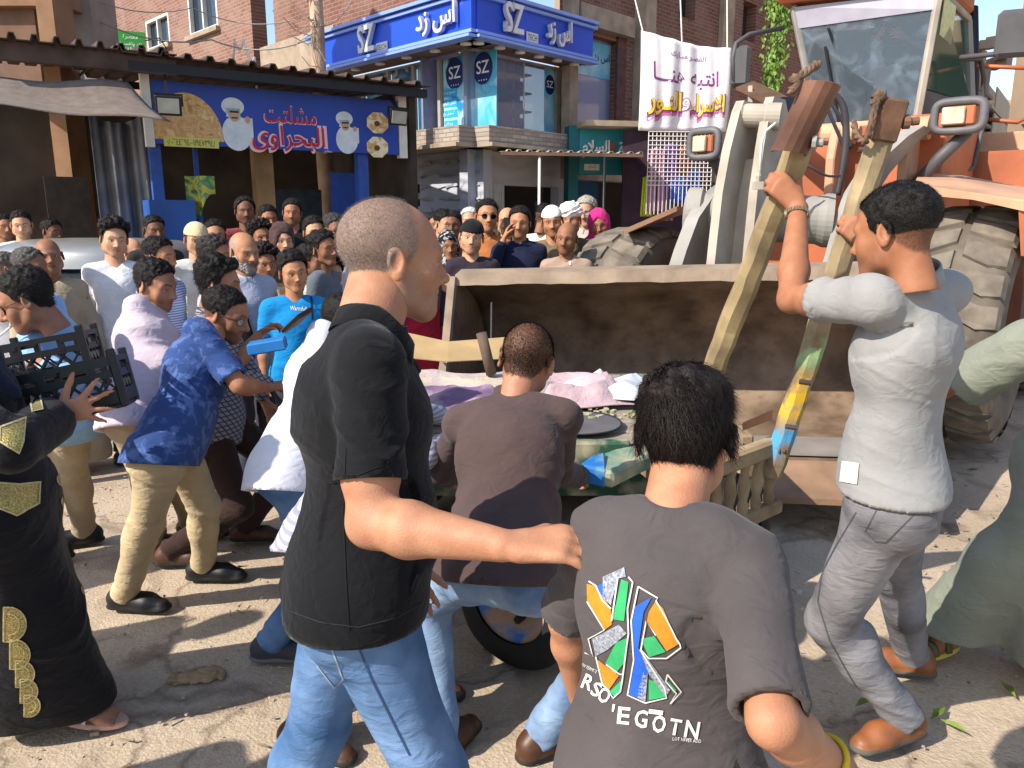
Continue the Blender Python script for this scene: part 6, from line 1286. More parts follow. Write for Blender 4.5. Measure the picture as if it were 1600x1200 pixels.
    if gear == 'hijab':
        Fh = Field(hc - .34, hc + .3, max(.008, vox * .7)); hd = lambda p: hc + (np.array(p) * hs) @ B
        Fh.el(hd((0, -.018, .012)), np.array((.1, .122, .135)) * hs, .02, rot=B)
        Fh.rc(hd((0, -.012, -.06)), nk - u * .05 * s + f * .02, .078 * s, .125 * s, .05, (f, .8)); Fh.rc(nk + (-u * .03 - r * .09) * s, nk + (-u * .03 + r * .09) * s, .075 * s, .075 * s, .06)
        Fh.rc(hd((0, .02, -.1)), nk - u * .2 * s + f * .1 * s, .05, .1 * s, .05, (f, .5))
        Fh.el(hd((0, .105, -.012)), np.array((.06, .085, .082)) * hs, .012, rot=B, sub=True)
        hv, hq = Fh.mesh(1); nn = vnormals(hv, hq); M_ = np.array([[30, 8, 4], [4, 12, 18.], [6, 20, 10]])
        hv = hv + nn * (.009 * fbm(hv @ M_.T, 2))[:, None]; put("headscarf", new_mesh("hijab", rl(hv), hq, [scarf or cloth('hijab', '#40302c')], True), root)
    # ---- top
    tt, tm = top
    if tt:
        long_ = tt in ('shirt', 'sweater', 'galabeya'); robe = tt == 'galabeya'
        pts = [sL, sR, nk, pel, pel - u * .2 * s] + ([eL, wL, eR, wR] if long_ else [eL, eR]) + ([kL, kR, aL, aR] if robe else [])
        lo, hi = np.min(pts, 0) - .25 * g, np.max(pts, 0) + .25 * g
        Ft = Field(lo, hi, vox); bl = belly
        Ft.rc(nk - u * .2 * s, pel + u * .06 * s, .152 * s * g, .152 * s * g, .05, (f, .66))
        Ft.el(nk + (-u * .2 + f * .025) * s, np.array((.168 * g, .118 * g, .15)) * s, .05, rot=(r, f, u)); Ft.el(nk + (-u * .17 - f * .025) * s, np.array((.16 * g, .1 * g, .13)) * s, .05, rot=(r, f, u)); bq = norm(-pf * .8 - np.array([0, 0, .2]))
        for h_ in (hL, hR): Ft.el(h_ + bq * .05 * s, np.array((.094, .094, .11)) * s * g ** .6, .05)
        nda = norm(hc - hu * .05 * hs - nk); (tt in ('polo', 'shirt') or collar) and Ft.rc(nk - u * .085 * s + f * .01, nk - u * .03 * s + nda * .034 * s + f * .006, .074 * s, .0625 * s * max(1, neckr), .045)
        Ft.el(pel + (u * .15 + f * (.03 + bl)) * s, np.array((.15 * g, (.1 + bl) * g, .15)) * s, .06, rot=(r, f, u))
        Ft.rc(hL, hR, .112 * s * g, .112 * s * g, .06); Ft.rc(sL + u * .0, sR, .046 * s, .046 * s, .04)
        Ft.rc(nk - u * .032 * s, sL + u * .004, .046 * s, .044 * s, .03); Ft.rc(nk - u * .032 * s, sR + u * .004, .046 * s, .044 * s, .03)
        hm_ = hem if hem is not None else (-.10 if not tuck else .06)
        if robe:
            mid = (aL + aR) / 2; mid = np.array([mid[0], mid[1], .1])
            Ft.rc(pel, mid + np.array([0, 0, .05]), .17 * s * g, .25 * s, .08, (pf, .8))
            for k_, a_, h_ in ((kL, aL, hL), (kR, aR, hR)): Ft.rc(h_, k_, .1 * s, .1 * s, .08); Ft.rc(k_, a_, .1 * s, .15 * s, .08)
            Ft.clip(np.array([0, 0, .07 if hem is None else hem]), (0, 0, -1), .006)
        else:
            Ft.rc(pel + u * .05 * s, pel + u * (hm_ - .06) * s - pf * .012, .162 * s * g, .17 * s * g, .05, (f, .82))
            hn_ = norm(u * .45 + np.array([0, 0, .55])); Ft.clip(pel + u * hm_ * s, -hn_, .006); wl = max(.012, 1.7 * vox); Ft.rc(pel + u * (hm_ + .05) * s, pel + u * (hm_ - .06) * s - pf * .012, .14 * s * g, .17 * s * g - wl, .006, (f, .82), sub=True)
        # the neck opening
        nd_ = norm(hc - hu * .05 * hs - nk); Ft.rc(nk + nd_ * .018 + f * .008, nk + nd_ * .12, .0575 * s * max(1, neckr), .07 * s * max(1, neckr), .006, sub=True)
        for S, E_, W_, sg in ((sL, eL, wL, -1), (sR, eR, wR, 1)):
            ad_ = norm(E_ - S); Ft.rc(nk - u * .055 * s + r * sg * .08 * s, S + ad_ * .03, .05 * s, .047 * s * armk ** .5, .06)
            if long_:
                fd = norm(W_ - E_); w1, w2, w3 = (.068, .07 * armk, .078 * armk) if robe else (.06, .05, .04); end = W_ - fd * (.0 if not robe else .015)
                Ft.rc(S, E_, .054 * s * armk, w2 * s * .98, .016); Ft.rc(E_, end + fd * .02, w2 * s, w3 * s, .02, clips=[(end, fd)])
                wl = max(.010, 2.3 * vox); (w3 * s - wl > .03) and Ft.rc(end - fd * .03, end + fd * .05, w3 * s - wl, w3 * s - wl, .004, sub=True)
            else:
                end = S + (E_ - S) * sleeve; a0_ = ad_; ad_ = norm(ad_ + norm(W_ - E_)) if sleeve > .95 else ad_
                Ft.rc(S, end + ad_ * .03, .047 * s * armk ** .6, .0635 * s * armk ** .7, .014, clips=[(end, ad_)]); Ft.rc(S, S + a0_ * .1 * s, .049 * s * armk ** .6, .054 * s * armk ** .6, .03)
                ad_ = norm(ad_ + norm(W_ - E_)) if sleeve > .95 else ad_; wl = .0635 * s * armk ** .7 - max(.009, 2.2 * vox); (wl > .03) and Ft.rc(end - ad_ * .02, end + ad_ * .06, wl, wl, .004, sub=True)
        V, Q = Ft.mesh(1); hemk = np.ones(len(V))
        def snap(p_, n_, near=None):
            nonlocal V
            sd_ = (V - p_) @ n_; mk = (np.abs(sd_) < 1.1 * vox) if near is None else (np.abs(sd_) < 1.1 * vox) & (np.linalg.norm(V - p_, axis=1) < near)
            V = V - np.where(mk, sd_, 0)[:, None] * n_; hemk[mk] = .15
        if not robe: snap(pel + u * hm_ * s, hn_, .34 * g)
        for S, E_, W_ in ((sL, eL, wL), (sR, eR, wR)):
            if long_: fd = norm(W_ - E_); snap(W_ - fd * (.0 if robe else .015), fd, .13)
            else: ad_ = norm(E_ - S); ad_ = norm(ad_ + norm(W_ - E_)) if sleeve > .95 else ad_; snap(S + (E_ - S) * sleeve, ad_, .12)
        Nn = vnormals(V, Q); w = wrinkle
        if w:
            wd = norm(wdir) if wdir is not None else norm(u * .85 + r * .35 + f * .2); t1 = norm(np.cross(wd, f) + .01); t2 = np.cross(wd, t1)
            L_ = np.stack([(V @ wd) * 11, (V @ t1) * 3.2, (V @ t2) * 3.2], 1) + seed * 3.7
            L_ = L_ + .45 * np.stack([vnoise(V * 5), vnoise(V * 5 + 31), vnoise(V * 5 + 57)], 1)
            rdg = np.maximum(1 - np.abs(vnoise(L_)) * 1.6, 0) ** 3 * 1.6 - .3; rd2 = np.maximum(1 - np.abs(vnoise(L_ * 1.7 + 40)) * 1.6, 0) ** 3 * 1.6 - .3
            amt = .35 + .65 * sstep(-.1, .5, vnoise(V * 4.5 + seed))
            ds = w * amt * (np.maximum(rdg, -.3) * .8 + .55 * rd2) + w * .8 * vnoise(V * 6 + 11)
            cols = sstep(.05, .12, np.linalg.norm(V - nk, axis=1)); best = np.full(len(V), 9.0); ow = np.zeros_like(V)
            for a_, b_ in ((pel - u * .3, nk), (sL, eL), (eL, wL), (sR, eR), (eR, wR))[:(5 if long_ else 5)]:
                ab = b_ - a_; tq = np.clip(((V - a_) @ ab) / (ab @ ab + 1e-9), 0, 1)[:, None]; dv_ = V - a_ - tq * ab; dl = np.linalg.norm(dv_, axis=1); mk = dl < best; best[mk] = dl[mk]; ow[mk] = dv_[mk]
            sg_ = np.where((Nn * ow).sum(1) < -.01, -1.0, 1.0); V = V + Nn * (ds * cols * sg_ * hemk)[:, None]
        tname = {'tee': 't_shirt', 'polo': 'polo_shirt', 'shirt': 'shirt', 'sweater': 'sweater', 'galabeya': 'robe'}[tt]
        out['top'] = put(tname, new_mesh(tname, rl(V), Q, [tm], True), root); out['topV'], out['topQ'] = V, Q
        if tt in ('polo', 'shirt') or collar:
            nx = norm(nd_ * .45 + u * .55); cx = norm(f - nx * np.dot(f, nx)); cy = np.cross(cx, nx); V_ = []; Fq = []; n_ = 30; rows = [(.058, -.03), (.0585, .006), (.0605, .015), (.0645, .011), (.0665, -.012), (.069, -.034)]; nkr = max(1, neckr)
            if collar == 'band': rows = [(.058, -.03), (.058, .008), (.061, .011), (.063, -.03)]
            for i in range(n_ + 1):
                a = R(16) + (R(344) - R(16)) * i / n_; fr = math.cos(a)
                for rr, hh in rows:
                    wide = 1.0; c_ = nk + nx * (.014 - .018 * (neckr > 1.15) + hh) * s + f * (.008 * neckr + .02 * (neckr > 1.15)) + nd_ * .01 - nx * .04 * max(fr, 0) * s
                    V_.append(c_ + (cx * math.cos(a) * 1.08 + cy * math.sin(a) * 1.1) * rr * s * wide * nkr)
            for i in range(n_):
                for k in range(len(rows) - 1):
                    b = i * len(rows) + k; Fq.append((b, b + len(rows), b + len(rows) + 1, b + 1))
            m = MB(); m.add(rl(np.array(V_)), Fq); m.build("collar", tm if collar in (None, 'band', True) else collar, out['top'], True, solid=.0035)
    # ---- trousers
    if bottom is not None:
        pts = [pel + u * .1, hL, hR, kL, kR, aL, aR]; lo, hi = np.min(pts, 0) - .22, np.max(pts, 0) + .2
        Fp = Field(lo, hi, vox); gw = g ** .6 * legw
        Fp.rc(hL + pr_ * .025, hR - pr_ * .025, .1 * s * gw, .1 * s * gw, .04); Fp.rc(pel + u * .0, pel + u * .1 * s, .125 * s * g, .125 * s * g, .04, (pf, .7))
        bd = norm(-pf * .8 - np.array([0, 0, .2]))
        for h_, k_, a_ in ((hL, kL, aL), (hR, kR, aR)):
            Fp.el(h_ + bd * .05 * s, np.array((.078, .078, .095)) * s * gw, .05)
            Fp.rc(h_, k_, .094 * s * gw, .068 * s * gw, .05); ad_ = norm(a_ - k_); en = a_ + ad_ * .02
            Fp.rc(k_, en + ad_ * .03, .067 * s * gw, .056 * s * gw, .03, clips=[(en, ad_)]); Fp.el(k_ + (a_ - k_) * .3 - pf * .02, np.array((.05, .05, .1)) * s * gw, .04)
        Fp.clip(pel + u * .1 * s, u, .005)
        V, Q = Fp.mesh(1); Nn = vnormals(V, Q)
        L_ = np.stack([V[:, 0] * 6, V[:, 1] * 6, V[:, 2] * 15 + V[:, 0] * 7], 1) + 1.0 * np.stack([vnoise(V * 8), vnoise(V * 8 + 31), vnoise(V * 8 + 57)], 1) + seed
        dk = np.minimum(np.linalg.norm(V - kL, axis=1), np.linalg.norm(V - kR, axis=1)); da = np.minimum(np.linalg.norm(V - aL, axis=1), np.linalg.norm(V - aR, axis=1)); dh = np.linalg.norm(V - pel, axis=1)
        amt = .25 + .8 * sstep(.2, .05, dk) + 1.0 * sstep(.26, .05, da) + .7 * sstep(.3, .15, dh)
        V = V + Nn * (.0042 * amt * np.maximum(1 - np.abs(vnoise(L_)) * 2.4, -.6) + .006 * vnoise(V * 7))[:, None]
        out['leg'] = put("trousers", new_mesh("trousers", rl(V), Q, [bottom], True), root); out['legV'], out['legQ'] = V, Q
    # ---- shoes
    if shoes is not None:
        um, sm = shoes
        for a_, nm in ((aL, 'tL'), (aR, 'tR')):
            t_ = norm(J.get(nm, pf)); zf = np.array([0, 0, 1.0]); sd = norm(np.cross(t_, zf)); zf = np.cross(sd, t_); c0 = a_ - zf * .08 * s
            Fs = Field(a_ - .3, a_ + .3, max(.006, vox * .7))
            Fs.rc(c0 + t_ * -.045 * s + zf * .045, c0 + t_ * .1 * s + zf * .036, .042 * s, .043 * s, .03); Fs.rc(c0 + t_ * .1 * s + zf * .03, c0 + t_ * .165 * s + zf * .026, .044 * s, .034 * s, .03, (zf, .75))
            Fs.rc(c0 + t_ * -.03 * s + zf * .05, a_ + zf * .02, .042 * s, .046 * s, .03); Fs.rc(c0 + t_ * -.05 * s + zf * .012, c0 + t_ * .165 * s + zf * .012, .044 * s, .045 * s, .012, (zf, .4))
            Fs.clip(c0 + zf * .002, -zf, .003); Fs.clip(a_ + zf * .045, zf, .004); Fs.rc(a_, a_ + zf * .12, .039 * s, .04 * s, .004, sub=True)
            V, Q = Fs.mesh(1); hgt = (V[Q].mean(1) - c0) @ zf
            put("shoe", new_mesh("shoe", rl(V), Q, [um, sm], True, midx=(hgt < .024).astype(int)), root)
    return out
def nmL(k): return k == 'tL'
# ---------------------------------------------------------------- the people in front
def pose(H, pel, neck, yaw, pyaw=None, elL=None, wrL=None, elR=None, wrR=None, anL=None, anR=None, shL=None, shR=None, head=None, **kw):
    """joints read off the photograph: (px, py, +1/-1) continues a limb farther or nearer at its true length"""
    s = H / 1.75; P = lambda q_: q_ if isinstance(q_, np.ndarray) else at(*q_)
    pel = P(pel); nk = neck if isinstance(neck, np.ndarray) else onray(neck[0], neck[1], pel, .55 * s, neck[2])
    u = norm(nk - pel); f = yawv(yaw); f = norm(f - u * np.dot(f, u)); r = np.cross(f, u)
    d = dict(H=H, pelvis=pel, neck=nk, yaw=yaw, pyaw=yaw if pyaw is None else pyaw); d.update(kw)
    for sg, sh, e, w, nm in ((-1, shL, elL, wrL, 'L'), (1, shR, elR, wrR, 'R')):
        S = P(sh) if sh is not None else nk + (-u * .062 + r * .168 * sg + f * .01) * s
        d['sh' + nm] = S
        E = e if isinstance(e, np.ndarray) else (S + (r * sg * .06 - np.array([0, 0, .29]) - f * .02) * s if e is None else onray(e[0], e[1], S, .3 * s, e[2]))
        W = w if isinstance(w, np.ndarray) else (E + (f * .1 - np.array([0, 0, .24])) * s if w is None else onray(w[0], w[1], E, .262 * s, w[2]))
        d['el' + nm], d['wr' + nm] = E, W
    for a, nm in ((anL, 'anL'), (anR, 'anR')): d[nm] = a if isinstance(a, np.ndarray) else ground(a[0], a[1], a[2] if len(a) > 2 else .08)
    if head is not None: d['head'] = onray(head[0], head[1], nk, head[3] if len(head) > 3 else .172 * s, head[2])
    return d
def P_(label, J, **k): return person(label, J, headc=J.get('head'), shL=J['shL'], shR=J['shR'], **k)
SH_brown = (mat('brown leather', '#4a2e1e', .45, var=.25), mat('sole', '#2a2622', .8)); SH_black = (mat('black shoe', '#16161a', .5, var=.2), mat('sole black', '#1c1b1a', .8)); SH_tan = (mat('tan leather', '#84502f', .5, var=.25, scale=14), mat('sole brown', '#5a5248', .8)); SH_snk = (mat('grey sneaker', '#3a3a3e', .7), mat('sole grey', '#6a6a6a', .8))
SK = ['#b58a6c', '#a67859', '#8a6148', '#bc9275', '#966a50', '#6c4a38']
D_blue = denim('blue jeans', '#446690', '#7491b8'); D_grey = denim('grey jeans', '#6a686c', '#918f92'); D_lgrey = denim('slate jeans', '#70747c', '#8c9098'); D_light = denim('washed jeans', '#536e94', '#8fa6c2')
C_khaki = cloth('khaki trousers', '#b8a482', .1); C_brown = cloth('brown shirt', '#4c3d3b', .12); C_black = cloth('black polo', '#0b0b0f', .15)
def V3(*a): return np.array(a, float)
short = lambda **k: dict(dict(style='short', th=.007, n=2600, len=.010, w=.0013, lift=.9), **k)

# --- the bald man in the black polo
J = pose(1.74, (560, 915, 1.5), (563, 505, 1), 14, 18, elR=(580, 826, -1), wrR=(786, 852, -1), anL=V3(-.62, 1.62, .08), anR=V3(-.06, 1.42, .08), head=(613, 404, 1, .185))
A = P_("balding man in black polo and blue jeans reaching out to the boy", J, top=('polo', C_black), bottom=D_blue, shoes=SH_black, skin='#a97c60', look=(24, -6, 0), armk=1.16, hair=dict(style='bald', th=.0012, rec=.028, full=True, n=26000, len=.0034, w=.0005, lift=1.4, curl=.2, jit=.5), gray='#6e6a66',
       sho=.94, stubble=.4, vox=.0065, hvox=.0028, girth=1.06, belly=.012, hem=-.035, wrinkle=.006, hsize=1.09, neckr=1.26, seed=1, hseed=11, sleeve=.74, hands={'R': dict(d=V3(.98, -.05, .06), n=V3(.1, .2, -1), thumb=V3(0, 1, .35), curl=(.3, .38, .45, .5), spread=.09, size=1.12)})
# --- the man in brown bending over the cart
J = pose(1.72, (785, 884, 2.0), (800, 628, 1), 80, 70, elR=(874, 735, 1), wrR=(905, 745, 1), elL=(688, 735, 1), wrL=(700, 745, 1), anR=(846, 1146, .08), anL=(690, 1150, .08), head=(824, 562, 1, .145), khR=V3(1, .25, .4), khL=V3(-.5, 1, .1), tR=yawv(25), tL=yawv(60))
B = P_("man in a brown shirt bending over the near side of the cart", J, top=('shirt', C_brown), bottom=D_light, shoes=SH_brown, skin='#a0735a', look=(72, -18, 6), hair=dict(style='buzz', th=.001, n=16000, len=.0055, w=.0011, lift=1.2), gray='#1e1b1a', vox=.0075, hvox=.0035, collar='band', sho=.86, girth=.96, armk=.84, wrinkle=.008, seed=2, hseed=12, hem=-.04)
# --- the boy in the printed t-shirt
J = pose(1.5, V3(.245, 1.1, .79), at(1047, 792, 1.15), 74, 80, shL=(950, 826, 1.22), shR=(1168, 880, 1.1), elR=(1208, 1128, -1), wrR=(1304, 1192, 1), elL=(884, 968, 1), wrL=(905, 1090, 1), anL=V3(.12, 1.2, .08), anR=V3(.36, 1.0, .08), head=(1072, 682, 1, .15))
C = P_("boy in a charcoal printed t-shirt seen from behind", J, top=('tee', cloth('charcoal tee', '#4b4545', .12)), bottom=cloth('dark trousers', '#2c2c30'), shoes=SH_black, skin='#ac7d60', look=(66, -10, -4), headkind='boy', hvox=.0032, vox=.0065, wrinkle=.006, seed=3, hseed=13, sleeve=.93, girth=.95,
       hair=dict(style='wavy', th=.016, col='#1a1310', n=15000, len=.034, w=.0017, lift=.13, curl=.45, jit=.2, comb=lambda p: np.stack([p[:, 0] * 1.5 + .25, -.3 - 3 * np.maximum(p[:, 1] - .0, 0), -.5 - 6 * np.maximum(.09 - p[:, 2], 0)], 1)), hands={'R': dict(curl=(.3, .35, .4, .45))})
# --- the man in the grey polo holding the shafts
J = pose(1.76, (1392, 778, 2.1), at(1432, 438, 2.08), 142, 150, shL=(1366, 470, 1.98), shR=(1478, 456, 2.22), elL=at(1237, 468, 2.27), wrL=at(1247, 326, 2.47), elR=at(1408, 475, 2.5), wrR=at(1356, 384, 2.72), anL=(1412, 1118, .1), anR=(1425, 1020, .08), head=(1398, 362, -1, .172), khL=V3(-1, .3, 0), khR=V3(-.7, .6, 0), legk=1.12, tL=V3(-.9, -.35, 0), tR=V3(-.9, .3, 0))
D = P_("man in light grey polo and grey jeans gripping the cart shafts", J, top=('polo', cloth('grey polo', '#8b8a88', .06, wr=.35)), bottom=D_grey, shoes=SH_tan, skin='#99694c', look=(128, -12, 0), hair=dict(style='short', th=.006, col='#14110f', n=12000, len=.007, w=.0011, lift=.9, fade=.01), vox=.0065, hvox=.003, girth=1.02, hem=.035, wrinkle=.007, wdir=(.5, .2, .8), seed=4, hseed=14, sleeve=.62, stubble=.3, legw=1.04, armk=1.07,
       hands={'L': dict(d=V3(-.66, .2, .72), n=V3(.15, 1, .1), thumb=V3(.6, .1, .8), curl=(.95, 1.0, 1.05, 1.1), tcurl=.6, tout=.75, spread=.03, size=1.14), 'R': dict(d=V3(-.62, .3, .7), n=V3(.1, .9, 0), thumb=V3(.6, 0, .8), curl=(.9, 1.0, 1.0, 1.1), tcurl=.5, size=1.1)})
# --- the man in the sage robe at the right edge
J = pose(1.76, at(1668, 735, 2.55), (1735, 450, 1), 160, 170, elL=(1600, 545, 1), wrL=(1500, 598, 1), wrR=at(1800, 600, 2.6), anL=(1482, 988, .08), anR=V3(2.35, 2.3, .08), tL=V3(-.75, -.3, 0), khL=V3(-1, .1, .1))
E_ = P_("man in a long sage green robe at the right edge", J, top=('galabeya', cloth('sage robe', '#7e8275', .08)), skin='#99694c', look=(170, 0, 0), hair=short(), vox=.009, hvox=.005, wrinkle=.009, bare=True, seed=5, hseed=15, hem=.10, girth=1.05, armk=1.3)
# --- the pushing man in khaki trousers
J = pose(1.72, (262, 702, 3.0), (323, 530, 1), 14, 8, elR=(374, 602, -1), wrR=(414, 606, 1), elL=(366, 572, 1), wrL=(404, 524, 1), anR=(196, 924, .08), anL=(318, 880, .08), head=(352, 490, 1, .16), khR=V3(.6, 0, -.3), khL=V3(1, 0, .3), tR=yawv(-6), tL=yawv(0), legkR=.87, legkL=.95)
F_ = P_("man in a blue mottled t-shirt and khaki trousers lunging forward", J, top=('tee', cloth('mottled blue', '#2c4478', .1, 'print', '#4c6498', pscale=22)), bottom=C_khaki, shoes=SH_black, skin='#9c6e52', look=(-2, -22, 0), hair=dict(style='short', th=.008, n=7000, len=.010, w=.0012, fade=.02, lift=.7), stubble=.7, mous=.5, vox=.0075, hvox=.0033, wrinkle=.009, seed=6, hseed=16, sleeve=.86, hem=-.07, hands={'L': dict(d=V3(.75, .2, .45), n=V3(.2, 0, -1), thumb=V3(0, -.9, .3), curl=(.7, .8, .85, .9)), 'R': dict(d=V3(1, 0, .05), n=V3(0, .3, -1), thumb=V3(0, 1, 0))})
# --- the woman in the black embroidered abaya
J = pose(1.6, at(8, 785, 2.2), at(-92, 535, 2.1), 18, 12, elR=(18, 700, -1), wrR=(84, 652, 1), elL=(30, 660, 1), wrL=(95, 640, 1), anR=(112, 1094, .08), anL=(0, 1070, .08), tR=yawv(-8), tL=yawv(-8))
G = P_("woman in a black gold embroidered abaya carrying the crate", J, top=('galabeya', cloth('black abaya', '#0c0c12', .2, rough=.7)), skin='#ac7d62', look=(15, 0, 0), headkind='woman', gear='hijab', scarf=cloth('navy scarf', '#161c34'), vox=.0085, hvox=.006, wrinkle=.008, bare=True, seed=7, hem=.06,
       hands={'R': dict(d=V3(.85, .25, .25), n=V3(-.2, .9, .35), thumb=V3(-.1, .1, 1), curl=(.12, .15, .2, .25), spread=.42, tout=1.15, tcurl=.05, size=1.12)})
# --- the man in pale blue with the cigarette, and the others pushing
J = pose(1.74, (112, 640, 3.5), (60, 503, -1), 192, 200, elR=(60, 600, -1), elL=(110, 590, -1), wrL=(60, 620, -1), anL=(132, 826, .08), anR=(84, 850, .08), head=(42, 468, -1, .16), tL=yawv(200), tR=yawv(190))
H_ = P_("man in sunglasses and a pale blue shirt with a cigarette in his mouth", J, top=('shirt', cloth('pale blue shirt', '#86acd0', .06)), bottom=cloth('beige trousers', '#a8967c'), shoes=SH_black, skin='#946a54', look=(200, -24, 0), hair=short(col='#1c1816', th=.012, n=3500, len=.016), vox=.009, hvox=.0035, stubble=.3, wrinkle=.009, seed=8, hseed=18, girth=1.05)
J = pose(1.74, (222, 640, 3.45), (238, 496, 1), -8, 0, elR=(280, 575, -1), wrR=(335, 590, 1), elL=(300, 560, 1), wrL=(350, 580, 1), anR=(240, 836, .08), anL=(300, 815, .08), head=(244, 440, -1, .165))
I_ = P_("stout man in an open white shirt smiling down", J, top=('shirt', cloth('pinkish white shirt', '#c2b2bc', .05)), bottom=cloth('beige trousers', '#a8967c'), shoes=SH_brown, skin='#a87a5e', look=(-14, -16, 0), hair=short(col='#191412', th=.012, n=3500, len=.014), stubble=.25, vox=.009, hvox=.0035, girth=1.14, belly=.04, wrinkle=.010, seed=9, hseed=19, hem=-.11)
J = pose(1.72, (336, 662, 3.75), (326, 478, 1), 2, 0, elR=(370, 590, 1), wrR=(420, 600, 1), elL=(380, 560, 1), anR=(268, 858, .08), anL=(384, 822, .08), head=(344, 436, 1, .17), tR=yawv(5), tL=yawv(5))
J_ = P_("dark haired man in a checked shirt and brown trousers pushing beside the khaki man", J, top=('shirt', cloth('checked shirt', '#8c8892', .1, 'check', '#3c3a44', pscale=14)), bottom=cloth('dark brown trousers', '#33231f'), shoes=SH_brown, skin='#a0735a', look=(4, -10, 0), hair=dict(style='wavy', th=.024, col='#14100e', n=4000, len=.03, w=.0018), vox=.010, hvox=.004, seed=10, hseed=20)
J = pose(1.74, (462, 722, 2.7), (512, 548, 1), 8, 0, elR=(540, 660, -1), wrR=(600, 650, 1), elL=(560, 600, 1), anR=(425, 1000, .08), anL=(560, 930, .08), head=(540, 505, 1, .17), khL=V3(1, 0, .3), khR=V3(.8, 0, 0), tR=yawv(0), tL=yawv(0))
K_ = P_("man in a long white shirt and jeans pushing behind the black polo", J, top=('shirt', cloth('bright white shirt', '#c9c9cf', .03)), bottom=D_blue, shoes=SH_snk, skin='#a0735a', look=(0, -20, 0), hair=short(), vox=.009, hvox=.005, seed=11, hseed=21, hem=-.13)
J = pose(1.70, (520, 830, 2.3), (596, 650, 1), 10, 5, elR=(662, 712, -1), wrR=(700, 690, 1), elL=(640, 640, 1), wrL=(690, 650, 1), anR=(470, 1138, .08), anL=(640, 1060, .08), head=(615, 598, 1, .16), khR=V3(.8, 0, 0), khL=V3(1, 0, .2), tR=yawv(-20), tL=yawv(0))
L_ = P_("man in grey jeans and a pale striped shirt pushing low, hidden behind the black polo", J, top=('shirt', cloth('pale striped shirt', '#b4b4be', .08, 'stripe', '#8c8ca0', pscale=16)), bottom=D_lgrey, shoes=SH_brown, skin='#a0735a', look=(10, -30, 0), hair=short(), vox=.009, hvox=.005, seed=12, hseed=22)

# ---------------------------------------------------------------- the crowd behind
_SL = [('man', 31), ('man', 32), ('man', 33), ('man', 34), ('boy', 35), ('boy', 36), ('woman', 37)]
def crowd(label, px, py, size, yaw, top, tcol, bottom='#3a3a44', skin=1, hair='short', arms='down', kind='man', look=None, **k):
    Y = .232 * FPX * (.93 if kind == 'boy' else 1) / size; Yk = k.pop('Y', None)
    if Yk: k['hsize'] = min(Yk / Y, 1.12); Y = Yk
    c = at(px, py, Y); Zc = c[2]; H = min(max(Zc / .935, 1.2), 1.84); z0 = max(0.0, Zc - H * .935)
    J = standing(c[0], c[1], yaw, H, arms, lean=.01, z0=z0)
    J['pelvis'], J['neck'] = J['pelvis'], J['neck']
    rec_ = [.2, .06, .2, .048, .2][int(px + py) % 5]
    hc_ = dict(short=short(n=1500, th=.013, len=.016, w=.0026, rec=rec_, fade=[.03, .0, .045, .02][int(px * 5 + py) % 4]), curly=dict(style='curly', th=.028, n=900, len=.03, w=.003, curl=1.5), wavy=dict(style='wavy', th=.02, n=700, len=.03, w=.0025), bald=dict(style='bald', th=.0015, rec=.02, n=600, len=.006, w=.0016, lift=1.2), none=None)[hair]
    sd = int(px * 7 + py); hs = k.pop('hseed', 31 + sd % 8)
    if arms == 'down': arms = ['down', 'down', 'cross', 'front', ('down', 'hip'), 'down', ('front', 'down')][sd % 7]
    rr_ = random.Random(sd); dh_ = (math.degrees(math.atan2(3.9 - c[1], .3 - c[0])) - yaw + 180) % 360 - 180; look = look or (yaw + (.4 if px < 560 else .1) * dh_ * (abs(dh_) < 100) + rr_.uniform(-14, 14), -5 + rr_.uniform(-7, 6), rr_.uniform(-7, 7))
    return person(label, J, stubble=k.pop('stubble', [.1, .35, .2, .5][int(px * 3 + py) % 4] if kind == 'man' else 0), top=(top, k.pop('tmat', None) or cloth('crowd ' + tcol, tcol, .12)), bottom=None if top == 'galabeya' else (k.pop('bmat', None) or cloth('crowd ' + bottom, bottom)), shoes=None if top == 'galabeya' else SH_black, skin=SK[skin], look=look or (yaw, k.pop('pitch', -4), k.pop('roll', (sd % 7) - 3)), headkind=kind, hair=hc_, hseed=hs, vox=.016, hvox=.0045, wrinkle=.008, seed=sd % 50, **k)
